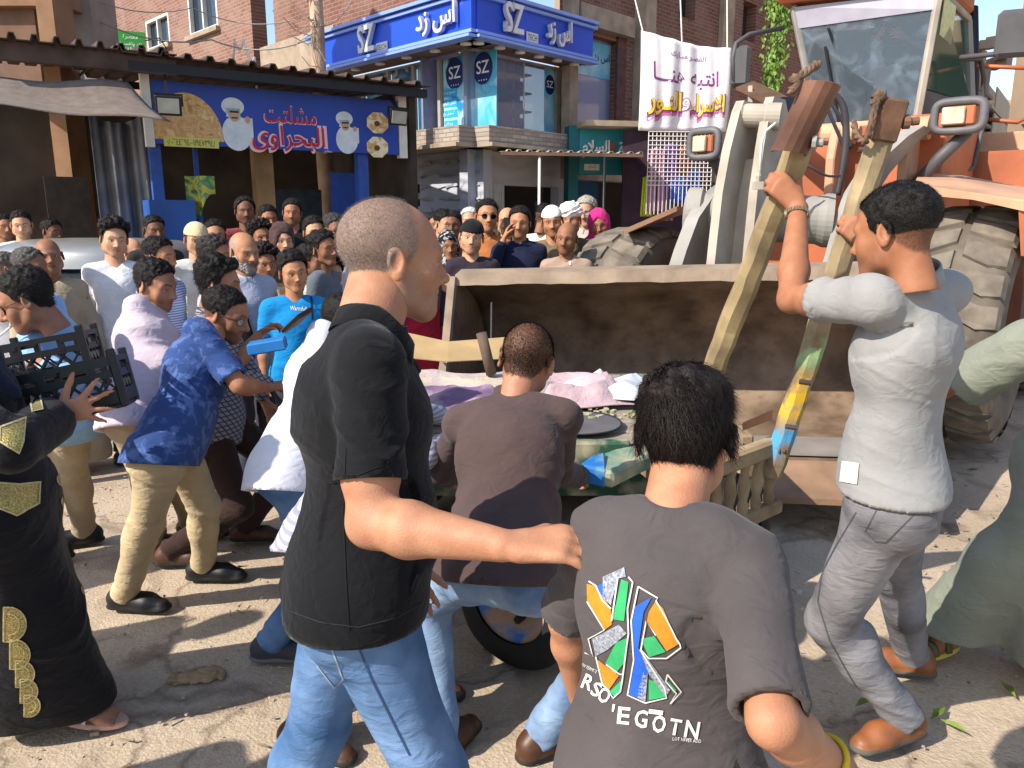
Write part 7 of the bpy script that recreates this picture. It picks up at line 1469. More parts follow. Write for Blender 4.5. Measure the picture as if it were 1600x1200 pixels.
CR = [
 ("man in a white t-shirt standing in the dark far left stall", 34, 352, 38, -55, 'tee', '#c8c8c4', dict(arms='cross', skin=3)),
 ("man in a dark t-shirt half hidden at the far left stall", 8, 356, 36, -40, 'tee', '#22242c', dict(skin=2)),
 ("shadowy man in black leaning inside the awning stall", 80, 364, 36, -10, 'tee', '#181618', dict(skin=5)),
 ("grey haired man at the left edge looking away", 10, 424, 50, 70, 'tee', '#8a8a90', dict(skin=2, gray='#55504c')),
 ("grey cropped man in a pale blue shirt turning right", 46, 422, 58, 25, 'shirt', '#9aa8ba', dict(skin=2, gray='#55504c')),
 ("bald older man in a sand coloured robe", 76, 404, 55, -62, 'galabeya', '#a3947c', dict(skin=2, hair='bald', gray='#8a847e', mous=.6)),
 ("tall curly haired youth in a white sweatshirt", 178, 376, 52, -70, 'sweater', '#cfcfd2', dict(skin=3, hair='curly', hseed=33)),
 ("bald head just showing behind the white sweatshirt", 207, 396, 42, 10, 'tee', '#5c5248', dict(skin=0, hair='bald')),
 ("man in a blue striped shirt behind the stout man", 248, 404, 57, -12, 'shirt', '#93a3c6', dict(skin=1, tmat=cloth('blue stripes', '#a9b6cf', .05, 'stripe', '#5f77ad', pscale=20), mous=.5)),
 ("dark skinned man in the shade by the blue fridge", 240, 362, 42, -60, 'tee', '#2a2624', dict(skin=5)),
 ("youth in a cream backwards cap and white t-shirt", 307, 376, 48, -62, 'tee', '#c9c6c0', dict(skin=3, gear=('cap', '#cdb98f', -1))),
 ("man with a black moustache behind the cream cap", 336, 370, 45, -72, 'tee', '#4a4650', dict(skin=1, mous=.9)),
 ("grey bearded man in a pale shirt", 380, 396, 58, -42, 'shirt', '#a7adbe', dict(skin=1, hair='bald', gray='#8f8a84', beard=.9)),
 ("curly youth in a tan t-shirt behind the bearded man", 407, 374, 44, -60, 'tee', '#7c6a58', dict(skin=2, hair='curly')),
 ("woman in a brown headscarf and black robe", 441, 378, 46, -52, 'galabeya', '#17161a', dict(skin=3, kind='woman', hair='none', gear='hijab', scarf=cloth('brown scarf', '#44302e', .2))),
 ("small boy in an orange patterned t-shirt", 413, 416, 47, -60, 'tee', '#b08468', dict(skin=2, kind='boy', hair='curly', tmat=cloth('orange pattern', '#b8845c', .1, 'print', '#c8b49c', pscale=28))),
 ("boy in a bright blue t-shirt with a black shoulder strap", 458, 430, 57, -72, 'tee', '#0f7fc0', dict(skin=1, kind='boy', hair='wavy')),
 ("man with neat black hair by the blue shutter", 491, 364, 44, -60, 'shirt', '#2a2c34', dict(skin=3, mous=.5)),
 ("man in sunglasses and white shirt behind the boys", 522, 360, 44, -58, 'shirt', '#c9c9cc', dict(skin=2, gray='#3a3634')),
 ("boy in grey seen side on behind the blue t-shirt boy", 503, 392, 48, -8, 'tee', '#5c646c', dict(skin=2, kind='boy', hair='wavy')),
 ("boy in a pale t-shirt looking to the right", 484, 414, 48, 2, 'tee', '#b9b9a6', dict(skin=2, kind='boy', hair='wavy')),
 ("curly boy in white next to the black polo", 517, 432, 46, -62, 'tee', '#c0bcbc', dict(skin=0, kind='boy', hair='curly')),
 ("man in a dull red shirt in the stall's shade", 383, 330, 38, -62, 'tee', '#7c3034', dict(skin=5)),
 ("young man in black beside the wooden post", 418, 342, 36, -70, 'tee', '#1c1a1c', dict(skin=4)),
 ("tall man in black standing deep in the stall", 457, 332, 36, -70, 'tee', '#141416', dict(skin=4)),
 ("dark haired man turning right behind the checked shirt", 334, 404, 56, 20, 'shirt', '#c4c4cc', dict(skin=1, hair='wavy', gray='#2e2a28')),
 ("man in a dark shirt next to the cropped youth", 681, 352, 34, -80, 'tee', '#2a2a30', dict(skin=4)),
 ("cropped youth in white at the left of the far group", 692, 350, 38, -50, 'tee', '#b9b5b2', dict(skin=3)),
 ("dark youth in a cream shirt in the far group", 708, 352, 38, -82, 'shirt', '#b9b0a0', dict(skin=5)),
 ("girl in a black and white headscarf and black top", 700, 388, 43, -82, 'sweater', '#121216', dict(skin=2, kind='woman', hair='none', gear='hijab', bmat=D_light, scarf=cloth('bw scarf', '#111114', .2, 'print', '#b0b0b0', pscale=26))),
 ("youth in a black backwards cap and dark purple sweater", 737, 374, 51, -88, 'sweater', '#2c2430', dict(Y=6.15, skin=3, gear=('cap', '#121214', -1))),
 ("white haired man behind the black cap", 734, 346, 36, -80, 'shirt', '#c4c0bc', dict(skin=0, hair='short', gray='#c9c5be')),
 ("man in sunglasses and an orange shirt", 760, 340, 46, -90, 'shirt', '#a8683a', dict(Y=6.7, skin=1)),
 ("balding man in a pale grey shirt beside the orange shirt", 793, 347, 40, -85, 'shirt', '#a9abb4', dict(Y=7.0, skin=0, hair='bald', mous=.8)),
 ("man in a navy shirt holding a phone to his ear", 812, 349, 44, -92, 'shirt', '#161b34', dict(Y=6.5, skin=1, arms=('down', 'ear'))),
 ("man in a white skullcap and brown robe", 863, 348, 44, -92, 'galabeya', '#78664e', dict(Y=6.9, skin=1, gear='skullcap', mous=.7)),
 ("man in a white turban and olive robe", 891, 346, 44, -95, 'galabeya', '#4c4832', dict(Y=7.2, skin=1, gear='turban', stubble=.5, gray='#8a847c')),
 ("balding man in a beige robe standing before the turban", 886, 375, 47, -95, 'galabeya', '#9c8474', dict(Y=6.3, skin=2, hair='bald', mous=.6)),
 ("grey haired man in glasses at the back of the robed men", 917, 332, 40, -100, 'shirt', '#b0a49c', dict(Y=7.9, skin=0, gray='#98928a')),
 ("woman in a bright pink headscarf and dark dress", 936, 353, 40, -105, 'galabeya', '#2c2e3a', dict(Y=7.3, skin=2, kind='woman', hair='none', gear='hijab', scarf=cloth('pink scarf', '#b8246c', .15))),
 ("man in white with a hand on his hip facing the shop", 850, 340, 36, 60, 'tee', '#c4c6cc', dict(Y=7.8, skin=2, arms=('hip', 'hip'))),
 ("dark haired man half hidden behind the turban", 906, 338, 34, -80, 'shirt', '#3a3430', dict(skin=4)),
 ("child in a red dress mostly hidden by the bald head", 652, 440, 46, -60, 'galabeya', '#a8203a', dict(skin=2, kind='woman', hair='none', gear='hijab', scarf=cloth('red scarf', '#8a2030', .2))),
]
PEOPLE = {}
for (lab, px, py, sz, yw, tp, tc_, kw) in CR: PEOPLE[lab] = crowd(lab, px, py, sz, yw, tp, tc_, group="onlookers standing behind the cart", **kw)
# people outside the picture on the left, whose shadows fall across the ground
for k, (x, y, yw, h, c) in enumerate(((-2.35, 1.05, 20, 1.74, '#4a5a6c'), (-2.9, 1.9, 10, 1.7, '#8a8478'), (-3.3, 2.75, 0, 1.76, '#3c3a40'), (-1.75, .35, 40, 1.72, '#6a5a50'))):
    person(["bystander in slate blue outside the left edge", "bystander in stone grey outside the left edge", "bystander in dark grey outside the left edge", "bystander in brown close behind the left edge"][k], standing(x, y, yw, h, 'down', seed=k), top=('tee', cloth('out ' + c, c)), bottom=cloth('crowd #3a3a44', '#3a3a44'), shoes=SH_black, skin=SK[1], hair=short(n=0), vox=.02, hvox=.007, group="bystanders just outside the picture")
# the driver
c = lerp(lerp(cBL, cBR, .52), lerp(cBL2, cBR2, .52), .62); hp_ = c + UP * .5
J = dict(H=1.72, pelvis=hp_, neck=hp_ + UP * .53 - cb * .06, yaw=math.degrees(math.atan2(lh[1], lh[0])) , anL=hp_ + lh * .45 - UP * .4 - cr * .12, anR=hp_ + lh * .45 - UP * .4 + cr * .12)
r_L = -cr; nk = J['neck']; J['elL'] = nk + r_L * -.24 - UP * .3 + lh * .1; J['wrL'] = nk + cr * .12 - UP * .28 + lh * .34; J['elR'] = nk + r_L * .26 - UP * .3 + lh * .06; J['wrR'] = nk - cr * .1 - UP * .26 + lh * .36; J['elL'], J['elR'] = nk + cr * .24 - UP * .32 + lh * .08, nk - cr * .24 - UP * .32 + lh * .08
person("driver in dark clothes seated behind the loader windscreen", J, top=('shirt', cloth('driver shirt', '#25282e')), bottom=cloth('crowd #2c2c30', '#2c2c30'), shoes=SH_black, skin=SK[4], hair=short(n=0), vox=.014, hvox=.005)

# ---------------------------------------------------------------- worn and carried things
def on_head(o, P): return o['hc'] + (np.array(P) * o['hs']) @ o['B']
def glasses(o, dark, name="sunglasses", frame=M_black):
    lens = mat('dark lens', '#0a0a0c', .08, var=.05, bmp=0) if dark else glass_mat('clear lens', '#c8d0d4', .25); m = MB(); L0 = o['LOC']
    for s in (-1, 1):
        ring = [on_head(o, (s * .032 + .023 * math.cos(a), .094 - .012 * abs(math.cos(a)) * (s * math.cos(a) > 0), -.002 + .018 * math.sin(a))) - L0 for a in np.linspace(0, 2 * math.pi, 18)]
        m.tube(ring, .0014, 5, False); m.tube([on_head(o, (s * .054, .084, .004)) - L0, on_head(o, (s * .079, .03, .006)) - L0, on_head(o, (s * .08, -.012, .008)) - L0], .0018, 5)
    m.tube([on_head(o, (-.01, .1, .004)) - L0, on_head(o, (.01, .1, .004)) - L0], .0016, 5); g_ = m.build(name, frame, o['root'], True)
    for s in (-1, 1):
        P = [on_head(o, (s * .032 + .0225 * math.cos(a), .0935 - .012 * abs(math.cos(a)) * (s * math.cos(a) > 0), -.002 + .0175 * math.sin(a))) - L0 for a in np.linspace(0, 2 * math.pi, 16, endpoint=False)]; m = MB(); m.add(P, [tuple(range(16))]); m.build("lens", lens, g_, solid=.0012)
glasses(F_, False, "spectacles", M_dgrey); glasses(H_, True); glasses(PEOPLE["man in sunglasses and an orange shirt"], True); glasses(PEOPLE["man in sunglasses and white shirt behind the boys"], True); glasses(PEOPLE["grey haired man in glasses at the back of the robed men"], False, "spectacles")
m = MB(); a, b_ = on_head(H_, (.008, .094, -.066)), on_head(H_, (.02, .165, -.085)); m.tube([a, b_], .0045, 8); tag(m.build("cigarette", M_white, None, True), "cigarette between the lips of the man in pale blue", "cigarette")
def band(o, W_, E__, w, rad, name, material, label, cat, links=0, off=.03):
    d = norm(W_ - E__); c = W_ - d * off; y = norm(np.cross(d, UP)); z = np.cross(d, y)
    if not links: m = MB(); m.tube([c + (y * math.cos(a) + z * math.sin(a)) * rad for a in np.linspace(0, 2 * math.pi, 28)], w, 8, False); return tag(m.build(name, material, None, True), label, cat)
    root = thing(name, label, cat)
    for k in range(links):
        a = 2 * math.pi * k / links; n_ = y * math.cos(a) + z * math.sin(a); t_ = np.cross(d, n_); m = MB(); m.box(c + n_ * rad, (w * 2, 2 * math.pi * rad / links * .86, .004), ax=(d, t_, n_)); m.build("link", material, root, bevel=.001)
    m = MB(); n_ = -y; m.lathe(c + n_ * (rad - .001), n_, [(0, .008), (.014, .008), (.017, .004), (.017, 0)], 20); m.build("watch_case", material, root); return root
JD = pose(1.76, (1392, 778, 2.1), at(1432, 438, 2.08), 142, 150, shL=(1366, 470, 1.98), shR=(1478, 456, 2.22), elL=at(1237, 468, 2.27), wrL=at(1247, 326, 2.47), elR=at(1408, 475, 2.5), wrR=at(1356, 384, 2.72), anL=(1412, 1118, .1), anR=(1425, 1020, .08))
band(D, JD['wrL'], JD['elL'], .0065, .0335, "wrist_watch", mat('gold steel', '#c9b690', .25, metal=.9, var=.1), "pale gold steel watch on the grey polo man's raised wrist", "watch", 22, .022)
JC = pose(1.5, V3(.245, 1.1, .79), at(1047, 792, 1.15), 74, 80, shL=(950, 826, 1.22), shR=(1168, 880, 1.1), elR=(1208, 1128, -1), wrR=(1304, 1192, 1), anL=V3(.12, 1.2, .08), anR=V3(.36, 1.0, .08))
band(C, JC['wrR'], JC['elR'], .0045, .029, "bracelet", mat('yellow rubber', '#c9a81c', .5, bmp=0), "yellow rubber bracelet on the boy's right wrist", "bracelet", 0, .035)
# prints and trims laid on cloth along the sight line they were read from
def bvh(V, Q): return bvhtree.BVHTree.FromPolygons([tuple(p) for p in V], [tuple(map(int, q_)) for q_ in Q])
def decal(tree, root, LOC, polys, name, material, lift=.0012, org=V3(0, 0, CAM_H), maxe=7, par=None):
    """flat shapes given in photograph pixels, printed onto the cloth mesh"""
    bm = bmesh.new()
    for poly in polys:
        vs_ = [bm.verts.new((x, y, 0)) for x, y in poly]
        try: bm.faces.new(vs_)
        except ValueError: pass
    bmesh.ops.remove_doubles(bm, verts=bm.verts[:], dist=.01); return _drop(bm, tree, root, LOC, name, material, lift, maxe, par)
def _drop(bm, tree, root, LOC, name, material, lift, maxe, par=None):
    bmesh.ops.triangulate(bm, faces=bm.faces[:])
    for _ in range(4):
        es = [e for e in bm.edges if e.calc_length() > maxe]
        if not es: break
        bmesh.ops.subdivide_edges(bm, edges=es, cuts=1); bmesh.ops.triangulate(bm, faces=bm.faces[:])
    o = Vector((0, 0, CAM_H)); bad = []
    for v in bm.verts:
        r_ = Vector(ray(v.co.x, v.co.y)).normalized(); h = tree.ray_cast(o, r_)
        if h[0] is None: bad.append(v); continue
        n = h[1] if h[1].dot(r_) < 0 else -h[1]; v.co = h[0] + n * lift - r_ * lift - Vector(LOC)
    bmesh.ops.delete(bm, geom=bad, context='VERTS'); me = bpy.data.meshes.new(name); bm.to_mesh(me); bm.free(); me.materials.append(material)
    for p in me.polygons: p.use_smooth = True
    return put(name, me, par or root)
def decal_text(tree, root, LOC, s, cx, cy, w, h, rot, name, material, par=None, lift=.0012, off=.02, shear=0):
    me = text_mesh(s, width=w, height=h, off=off, res=2); bm = bmesh.new(); bm.from_mesh(me); c, sn = math.cos(R(rot)), math.sin(R(rot))
    for v in bm.verts: x, y = v.co.x, -v.co.y; v.co = (cx + x * c - y * sn, cy + x * sn + y * c, 0)
    _drop(bm, tree, root, LOC, name, material, lift, 8, par)
tC = bvh(C['topV'], C['topQ']); pk = lambda name, c: mat(name, c, .85, var=.12, scale=60, bmp=.1)
oz = lambda P: [(860 + x * 280 / 1018, 860 + y * 330 / 1200) for x, y in P]
ORG, GRN, BLU, WHT, SIL = pk('orange print', '#d07a1c'), pk('green print', '#2f9a5c'), pk('blue print', '#2358c0'), pk('white tee print', '#c9c6c0'), mat('speckled print', '#70747e', .85, var=.2, scale=260, col2='#9ea2ac', bmp=0, lo=.35, hi=.65)
for mt, pl in ((ORG, [(210, 190), (262, 205), (345, 330), (350, 420), (310, 450), (212, 290)]), (ORG, [(600, 285), (640, 330), (730, 530), (660, 570), (550, 400), (560, 350)]), (ORG, [(258, 610), (390, 710), (335, 790), (300, 760)]), (GRN, [(405, 165), (445, 180), (420, 400), (355, 390)]), (GRN, [(375, 520), (440, 495), (425, 630), (370, 700), (315, 640)]), (GRN, [(515, 500), (590, 485), (655, 575), (560, 605)]), (GRN, [(340, 800), (405, 735), (400, 800), (370, 835)]), (GRN, [(560, 730), (590, 740), (655, 830), (560, 850)]), (GRN, [(665, 735), (715, 790), (700, 810)]),
               (BLU, [(478, 320), (575, 265), (530, 350), (500, 550), (555, 680), (520, 840), (445, 820), (475, 600), (460, 420)]), (BLU, [(268, 200), (310, 185), (318, 290), (285, 270)]), (SIL, [(300, 150), (420, 95), (430, 150), (385, 160), (345, 310), (300, 270)]), (SIL, [(240, 500), (390, 420), (435, 470), (330, 560), (260, 600)]), (SIL, [(515, 580), (545, 600), (680, 790), (655, 830), (560, 700)]), (SIL, [(530, 690), (555, 690), (540, 860), (490, 830)])):
    decal(tC, C['root'], C['LOC'], [oz(pl)], "shirt_print", mt, par=C['top'])
def outline(pts, w=2.2):
    P = [np.array(p, float) for p in pts]; L, R_ = [], []
    for i in range(len(P)):
        d = norm(P[min(i + 1, len(P) - 1)] - P[max(i - 1, 0)]); n = np.array([-d[1], d[0]]) * w / 2; L.append(tuple(P[i] + n)); R_.append(tuple(P[i] - n))
    return [[L[i], L[i + 1], R_[i + 1], R_[i]] for i in range(len(P) - 1)]
for ln in ([(222, 175), (262, 200), (300, 285), (348, 330)], [(212, 290), (310, 450), (220, 500), (245, 600), (200, 580)], [(470, 180), (440, 330), (445, 470), (410, 740), (400, 800), (360, 838), (335, 800)], [(500, 205), (610, 270), (600, 285), (655, 380), (725, 520), (740, 550), (660, 610), (560, 610), (515, 560), (545, 400), (600, 480)], [(500, 205), (460, 400), (475, 620), (440, 820), (540, 865), (660, 835), (650, 780), (510, 560)], [(665, 700), (742, 800), (680, 870), (715, 810), (655, 740), (665, 700)], [(262, 600), (300, 760), (340, 800)], [(320, 645), (395, 700), (410, 700)], [(385, 160), (350, 400)], [(445, 150), (470, 180)]):
    decal(tC, C['root'], C['LOC'], outline(oz(ln)), "print_outline", WHT, .0018, par=C['top'])
for ch, x, y, w, h, ro in (('R', 920, 1066, 17, 24, 22), ('S', 933, 1077, 14, 23, 22), ('O', 945, 1086, 18, 25, 20), ("'", 959, 1106, 4, 12, 10), ('E', 975, 1118, 19, 27, 6), ('G', 1002, 1123, 20, 28, 6), ('O', 1030, 1131, 21, 28, 8), ('T', 1055, 1136, 18, 26, 10), ('N', 1081, 1140, 22, 28, 10)): decal_text(tC, C['root'], C['LOC'], ch, x, y, w, h, ro, "shirt_lettering", WHT, C['top'])
decal(tC, C['root'], C['LOC'], outline(oz([(560, 912), (640, 922)]), 7), "shirt_lettering", WHT, .0018, par=C['top']); decal_text(tC, C['root'], C['LOC'], 'LOT NEVER ADD', 1073, 1156, 44, 5, 6, "shirt_lettering", WHT, C['top'], off=0); decal_text(tC, C['root'], C['LOC'], 'NEW FERMITE', 920, 1043, 30, 5, 26, "shirt_lettering", WHT, C['top'], off=0)
# label tag at the grey man's hip, seams and pocket on his and the bald man's jeans
tD_ = bvh(D['legV'], D['legQ']); tT = bvh(D['topV'], D['topQ']); seam = mat('seam thread', '#4c4c52', .9, bmp=0); seamB = mat('seam blue', '#2c4468', .9, bmp=0)
decal(tT, D['root'], D['LOC'], [[(1317, 720), (1343, 724), (1340, 757), (1313, 752)]], "paper_tag", M_white, .003)
decal(tD_, D['root'], D['LOC'], outline([(1338, 800), (1308, 850), (1284, 895), (1278, 940), (1296, 1000), (1330, 1060), (1352, 1095)], 2), "seam", seam, .001, par=D['leg'])
decal(tD_, D['root'], D['LOC'], outline([(1385, 768), (1352, 830), (1368, 846), (1384, 848), (1440, 792), (1385, 768)], 2), "pocket", seam, .001, par=D['leg'])
tA = bvh(A['legV'], A['legQ']); decal(tA, A['root'], A['LOC'], outline([(556, 1000), (580, 1060), (615, 1130), (640, 1180)], 3), "seam", seamB, .001, par=A['leg']); decal(tA, A['root'], A['LOC'], outline([(508, 985), (536, 1062), (522, 1075), (495, 1040)], 2.5), "pocket", mat('seam pale', '#8a94a0', .9, bmp=0), .001, par=A['leg'])
tAp = bvh(A['topV'], A['topQ']); decal(tAp, A['root'], A['LOC'], outline([(540, 700), (536, 800), (540, 900), (545, 985)], 2), "side_seam", mat('seam black', '#040406', .9, bmp=0), .001, par=A['top']); decal(tAp, A['root'], A['LOC'], outline([(455, 955), (500, 972), (560, 980), (620, 965), (665, 940)], 1.5), "hem_stitch", mat('seam black2', '#26262c', .9, bmp=0), .001, par=A['top'])
decal(tAp, A['root'], A['LOC'], outline([(512, 742), (560, 742), (606, 722)], 2), "sleeve_hem", mat('seam black', '#040406'), .001, par=A['top'])
o = PEOPLE["boy in a bright blue t-shirt with a black shoulder strap"]; tb = bvh(o['topV'], o['topQ']); decal_text(tb, o['root'], o['LOC'], 'Warmfull', 466, 482, 26, 7, 4, "shirt_lettering", WHT, o['top']); decal(tb, o['root'], o['LOC'], outline([(481, 447), (487, 470), (488, 500)], 3.2), "shoulder_strap", M_black, .006, par=o['top'])
o = PEOPLE["grey bearded man in a pale shirt"]; tb = bvh(o['topV'], o['topQ']); decal(tb, o['root'], o['LOC'], [[(362, 452), (380, 470), (395, 520), (398, 560), (340, 560), (350, 480)]], "waistcoat", cloth('black vest', '#131316'), .006)
o = PEOPLE["balding man in a beige robe standing before the turban"]; tb = bvh(o['topV'], o['topQ']); decal(tb, o['root'], o['LOC'], [[(889, 391), (893, 391), (892, 414), (889, 414)]], "neck_opening", M_white, .003)
# gold embroidery on the abaya
tG = bvh(G['topV'], G['topQ']); gold = mat('gold sequins', '#8f7d3c', .4, metal=.5, var=.45, scale=220, col2='#d2c07a', bmp=.6, bscale=300, bdist=.003); gold2 = mat('pale gold thread', '#c2b488', .5, metal=.3, var=.3, scale=150, bmp=.4)
def patch(P, rim=3):
    decal(tG, G['root'], G['LOC'], [P], "embroidered_patch", gold, .002, par=G['top']); decal(tG, G['root'], G['LOC'], outline(P + [P[0]], rim), "patch_border", gold2, .003, par=G['top'])
patch([(0, 668), (40, 653), (36, 690), (30, 708), (0, 690)]); patch([(-6, 754), (30, 757), (62, 753), (60, 786), (26, 805), (-6, 792)]); patch([(46, 610), (62, 612), (66, 640), (50, 644)])
def scale_(cx, cy, r0, a0, a1): return [(cx + r0 * math.cos(R(a)), cy + r0 * math.sin(R(a))) for a in np.linspace(a0, a1, 14)]
for cx, cy, r0 in ((14, 975, 27), (24, 1022, 23), (33, 1052, 21), (40, 1079, 19), (46, 1102, 17)): P = [(cx - 8, cy - r0)] + scale_(cx, cy, r0, -90, 90) + [(cx - 8, cy + r0)]; patch(P, 2.2); decal(tG, G['root'], G['LOC'], outline(scale_(cx, cy, r0 * .6, -90, 90), 2), "patch_border", gold2, .003, par=G['top'])
for k in range(9): cx, cy, r0 = 92 + k * 8 - 2 * (k < 4) * k * .6, 715 + k * 34, 11 + (k > 5) * 3; patch(scale_(cx, cy, r0, 0, 345), 1.8)
# flip-flops and sandals, phone
def sandal(J_, key, pyaw, lab, sole, strap, kind):
    a_ = J_[key]; t_ = norm(J_.get('t' + key[-1], yawv(pyaw))); sd = np.array([t_[1], -t_[0], 0]); o = thing(kind, lab, "sandal"); o.location = a_ * np.array([1, 1, 0])
    m = MB(); P = [V3(0, 0, .004) + t_ * (.065 + .135 * math.cos(a)) + sd * (.046 * math.sin(a) * (1.05 + .15 * math.cos(a))) for a in np.linspace(0, 2 * math.pi, 26, endpoint=False)]; m.prism(P, (0, 0, .02)); m.build("sole", sole, o, bevel=.004)
    m = MB()
    for x0, w_ in (((.11, .03), (.04, .03)) if kind == "sandal" else ((.1, .014),)): m.grid(lambda u, v, x0=x0, w_=w_: t_ * (x0 + w_ * (v - .5) - (.03 * abs(math.cos(math.pi * u)) if kind != "sandal" else 0)) + sd * (.047 * math.cos(math.pi * u)) + V3(0, 0, .02 + .048 * math.sin(math.pi * u) ** .7 + (.02 if x0 < .06 else 0) * math.sin(math.pi * u)), 12, 2)
    m.build("strap", strap, o, True, solid=.003)
J = pose(1.6, at(8, 785, 2.2), at(-92, 535, 2.1), 18, 12, anR=(112, 1094, .08), anL=(0, 1070, .08), tR=yawv(-8), tL=yawv(-8)); sandal(J, 'anR', 12, "pink soled flip-flop under the abaya's hem", mat('pink sole', '#b08a7c', .7), mat('silver strap', '#b8b8bc', .4), "flip_flop")
J = dict(anL=ground(1482, 988, .08), tL=V3(-.75, -.3, 0)); sandal(J, 'anL', 0, "yellow soled sandal on the sage robed man's foot", mat('yellow sole', '#c0a848', .7), mat('olive strap', '#5a5a3c', .8), "sandal")
o = PEOPLE["man in a navy shirt holding a phone to his ear"]; p = on_head(o, (.09, .02, -.03)); m = MB(); m.box(p, (.012, .07, .14), rot=R(-92)); tag(m.build("phone", M_black, None, bevel=.003), "black phone held to the navy shirted man's ear", "phone")
m = MB(); p = at(418, 540, 3.3); m.box(p, (.16, .1, .05), ax=(norm((1, .2, .15)), norm((-.2, 1, 0)), norm((-.15, 0, 1)))); tag(m.build("box", mat('blue box', '#1c6cae', .5, var=.1, scale=20), None, bevel=.006), "small blue box held out before the khaki trousered man", "box"); m = MB(); p = at(465, 500, 2.95); m.box(p, (.02, .1, .1), ax=(norm((.6, .2, -.7)), norm((.3, .9, .2)), norm((.7, -.2, .6)))); tag(m.build("tray", M_black, None, bevel=.004), "black tray edge showing above the black polo's shoulder", "tray")

# ---------------------------------------------------------------- the parked silver van roof behind the left crowd
vn_ = thing("parked_van", "silver van parked behind the crowd on the left", "van"); Y0 = 6.6; xa, xb = at(-60, 400, Y0)[0], at(238, 400, Y0)[0]; vn_.location = ((xa + xb) / 2, Y0 + .8, 0); zt_ = at(100, 376, Y0)[2]; zb_ = at(100, 412, Y0)[2]; L0 = np.array(vn_.location); hx = (xb - xa) / 2
m = MB(); V = []; secs = [(-hx - .02, .0, .0), (-hx, .7, .75), (-hx + .3, .95, 1), (hx - .7, .95, 1), (hx - .25, .85, .9), (hx, .5, .45), (hx + .03, .0, .1)]
for x, wy, k in secs:
    for a in np.linspace(0, math.pi, 13): V.append((x, -.78 * wy * math.copysign(abs(math.cos(a)) ** .5, math.cos(a)), zb_ - .05 + (zt_ - zb_ + .05) * max(k, .02) * math.sin(a) ** .6))
m.add(V, [(i * 13 + j, i * 13 + j + 1, i * 13 + 14 + j, i * 13 + 13 + j) for i in range(len(secs) - 1) for j in range(12)]); M_van = mat('van silver', '#9a9a98', .3, metal=.5, var=.06, bmp=.02); m.build("roof", M_van, vn_, True)
m = MB(); m.box((-.05, 0, zb_ - .3), (2 * hx - .3, 1.42, .5)); m.build("window", M_pane, vn_, bevel=.04); m = MB(); m.box((.1, 0, .72), (2 * hx + .3, 1.6, zb_ - .72 - .1), None); m.build("body", M_van, vn_, bevel=.08)
for x in (-hx + .2, hx - .3):
    for y in (-.72, .72): m = MB(); m.lathe((x, y, .31), (0, 1, 0), [(0, -.1), (.2, -.1), (.31, -.09), (.31, .09), (.2, .1), (0, .1)], 24); m.build("wheel", M_rubber, vn_)
# ---------------------------------------------------------------- litter on the ground
r_ = random.Random(3)
m = MB(); p = ground(300, 1060); m.v = []; V, Q = (lambda F__: (F__.rc(p + V3(-.06, 0, .0), p + V3(.06, .02, .012), .03, .04, .02), F__.rc(p + V3(.02, .04, 0), p + V3(.1, .02, 0), .025, .02, .02), F__.mesh(1))[-1])(Field(p - .2, p + .2, .006))
V = V + vnormals(V, Q) * (.010 * fbm(V * 60, 3))[:, None]; V[:, 2] *= .55; tag(put("dung_clod", new_mesh("clod", V, Q, [mat('dry dung', '#a48a68', .95, var=.3, scale=30, bmp=.5)], True)), "dry crumbly dung clod on the sandy ground", "clod")
m = MB()
for k in range(420):
    x, y = r_.uniform(-2.6, 2.6), r_.uniform(1.7, 4.6); s_ = abs(r_.gauss(0, .004)) + .002; m.box((x, y, .004), (s_ * 2, s_ * 1.4, s_), rot=r_.random() * 3)
tag(m.build("pebbles", mat('pebble', '#9c8c7a', .9, var=.4, scale=9), None), "small stones scattered over the ground", "gravel", kind="stuff")
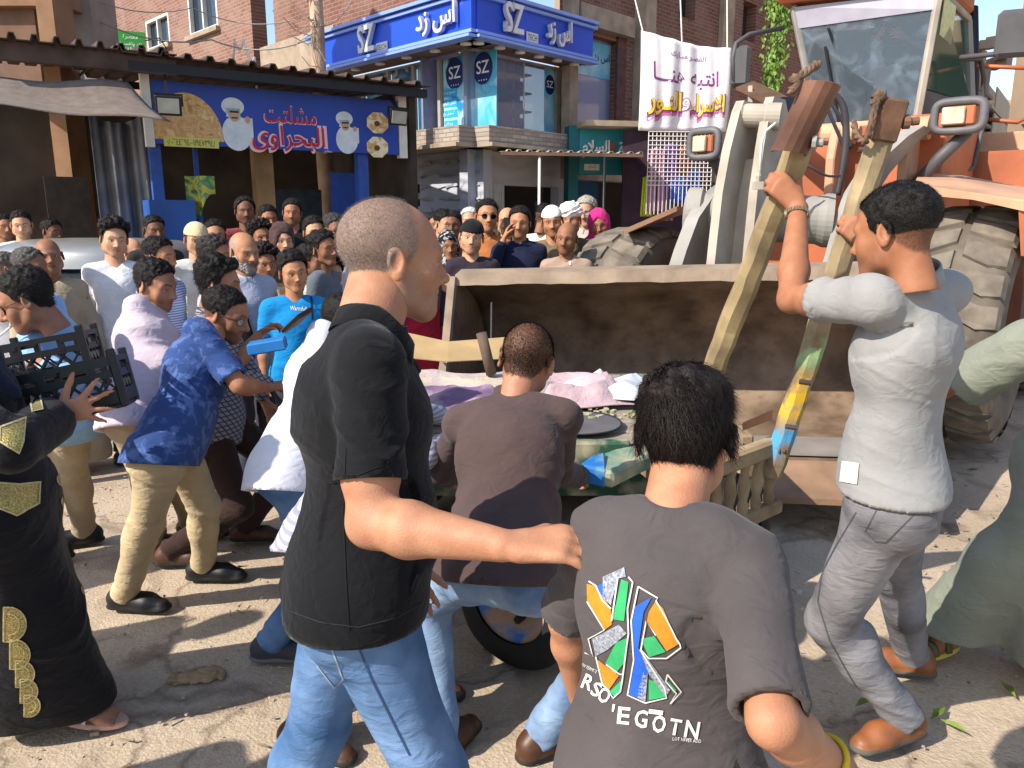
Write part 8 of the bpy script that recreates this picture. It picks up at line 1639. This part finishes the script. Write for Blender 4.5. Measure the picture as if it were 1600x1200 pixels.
for k, (px, py, yw) in enumerate(((1490, 1138, 40), (1465, 1118, 120), (1575, 1080, 80), (1350, 1100, 10), (1520, 735, 60))):
    p = ground(px, py); m = MB(); c, s = math.cos(yw), math.sin(yw); m.add([p + V3(x * c - y * s, x * s + y * c, .006 + z) for x, y, z in ((-.05, 0, 0), (0, .016, .012), (.055, 0, .004), (0, -.016, .01))], [(0, 1, 2, 3)]); tag(m.build("leaf", mat('green leaf', '#6a7c2c', .6, var=.3, scale=20), None), ["green leaf curled beside the tan shoe", "small leaf behind the tan shoe", "leaf lying between robe and shoe", "leaf by the boy's bracelet", "leaf lying near the loader tyre"][k], "leaf")
m = MB(); p = ground(395, 798); m.grid(lambda u, v: p + V3((u - .5) * .09, (v - .5) * .06, .01 + .02 * math.sin(u * 9 + v * 5) ** 2), 8, 6); tag(m.build("paper_scrap", M_white, None), "crumpled white paper scrap on the ground behind the khaki man", "paper")

m = MB(); r_ = random.Random(17)
for k in range(900):
    x, y = r_.uniform(-2.8, 3.4), r_.uniform(1.6, 6.5); a = r_.uniform(0, 6.28); l, w_ = r_.uniform(.006, .03), r_.uniform(.0015, .006); c, s = math.cos(a), math.sin(a); z = .006 + r_.uniform(0, .006)
    m.add([(x + l * c - w_ * s, y + l * s + w_ * c, z), (x - l * c - w_ * s, y - l * s + w_ * c, z + r_.uniform(0, .006)), (x - l * c + w_ * s, y - l * s - w_ * c, z), (x + l * c + w_ * s, y + l * s - w_ * c, z + r_.uniform(0, .008))], [(0, 1, 2, 3)])
tag(m.build("straw_litter", mat('straw', '#6c5a3c', .9, var=.5, scale=2.5, col2='#b8a884', bmp=0), None), "bits of straw and paper strewn over the street", "litter", kind="stuff")
m = MB()
for k in range(26):
    x, y = r_.uniform(-2.4, 3.0), r_.uniform(2.0, 6.0); a = r_.uniform(0, 6.28); w_ = r_.uniform(.012, .03); c, s = math.cos(a), math.sin(a); m.add([(x + (u * c - v * s) * w_, y + (u * s + v * c) * w_, .01 + r_.uniform(0, .02)) for u, v in ((-1, -.6), (0, -.7), (1, -.5), (1, .6), (0, .5), (-1, .7))], [(0, 1, 4, 5), (1, 2, 3, 4)])
tag(m.build("paper_litter", mat('dirty paper', '#b0a898', .9, var=.25, scale=3, col2='#c8c4bc', bmp=0), None), "small torn scraps of paper blown over the street", "litter", kind="stuff")
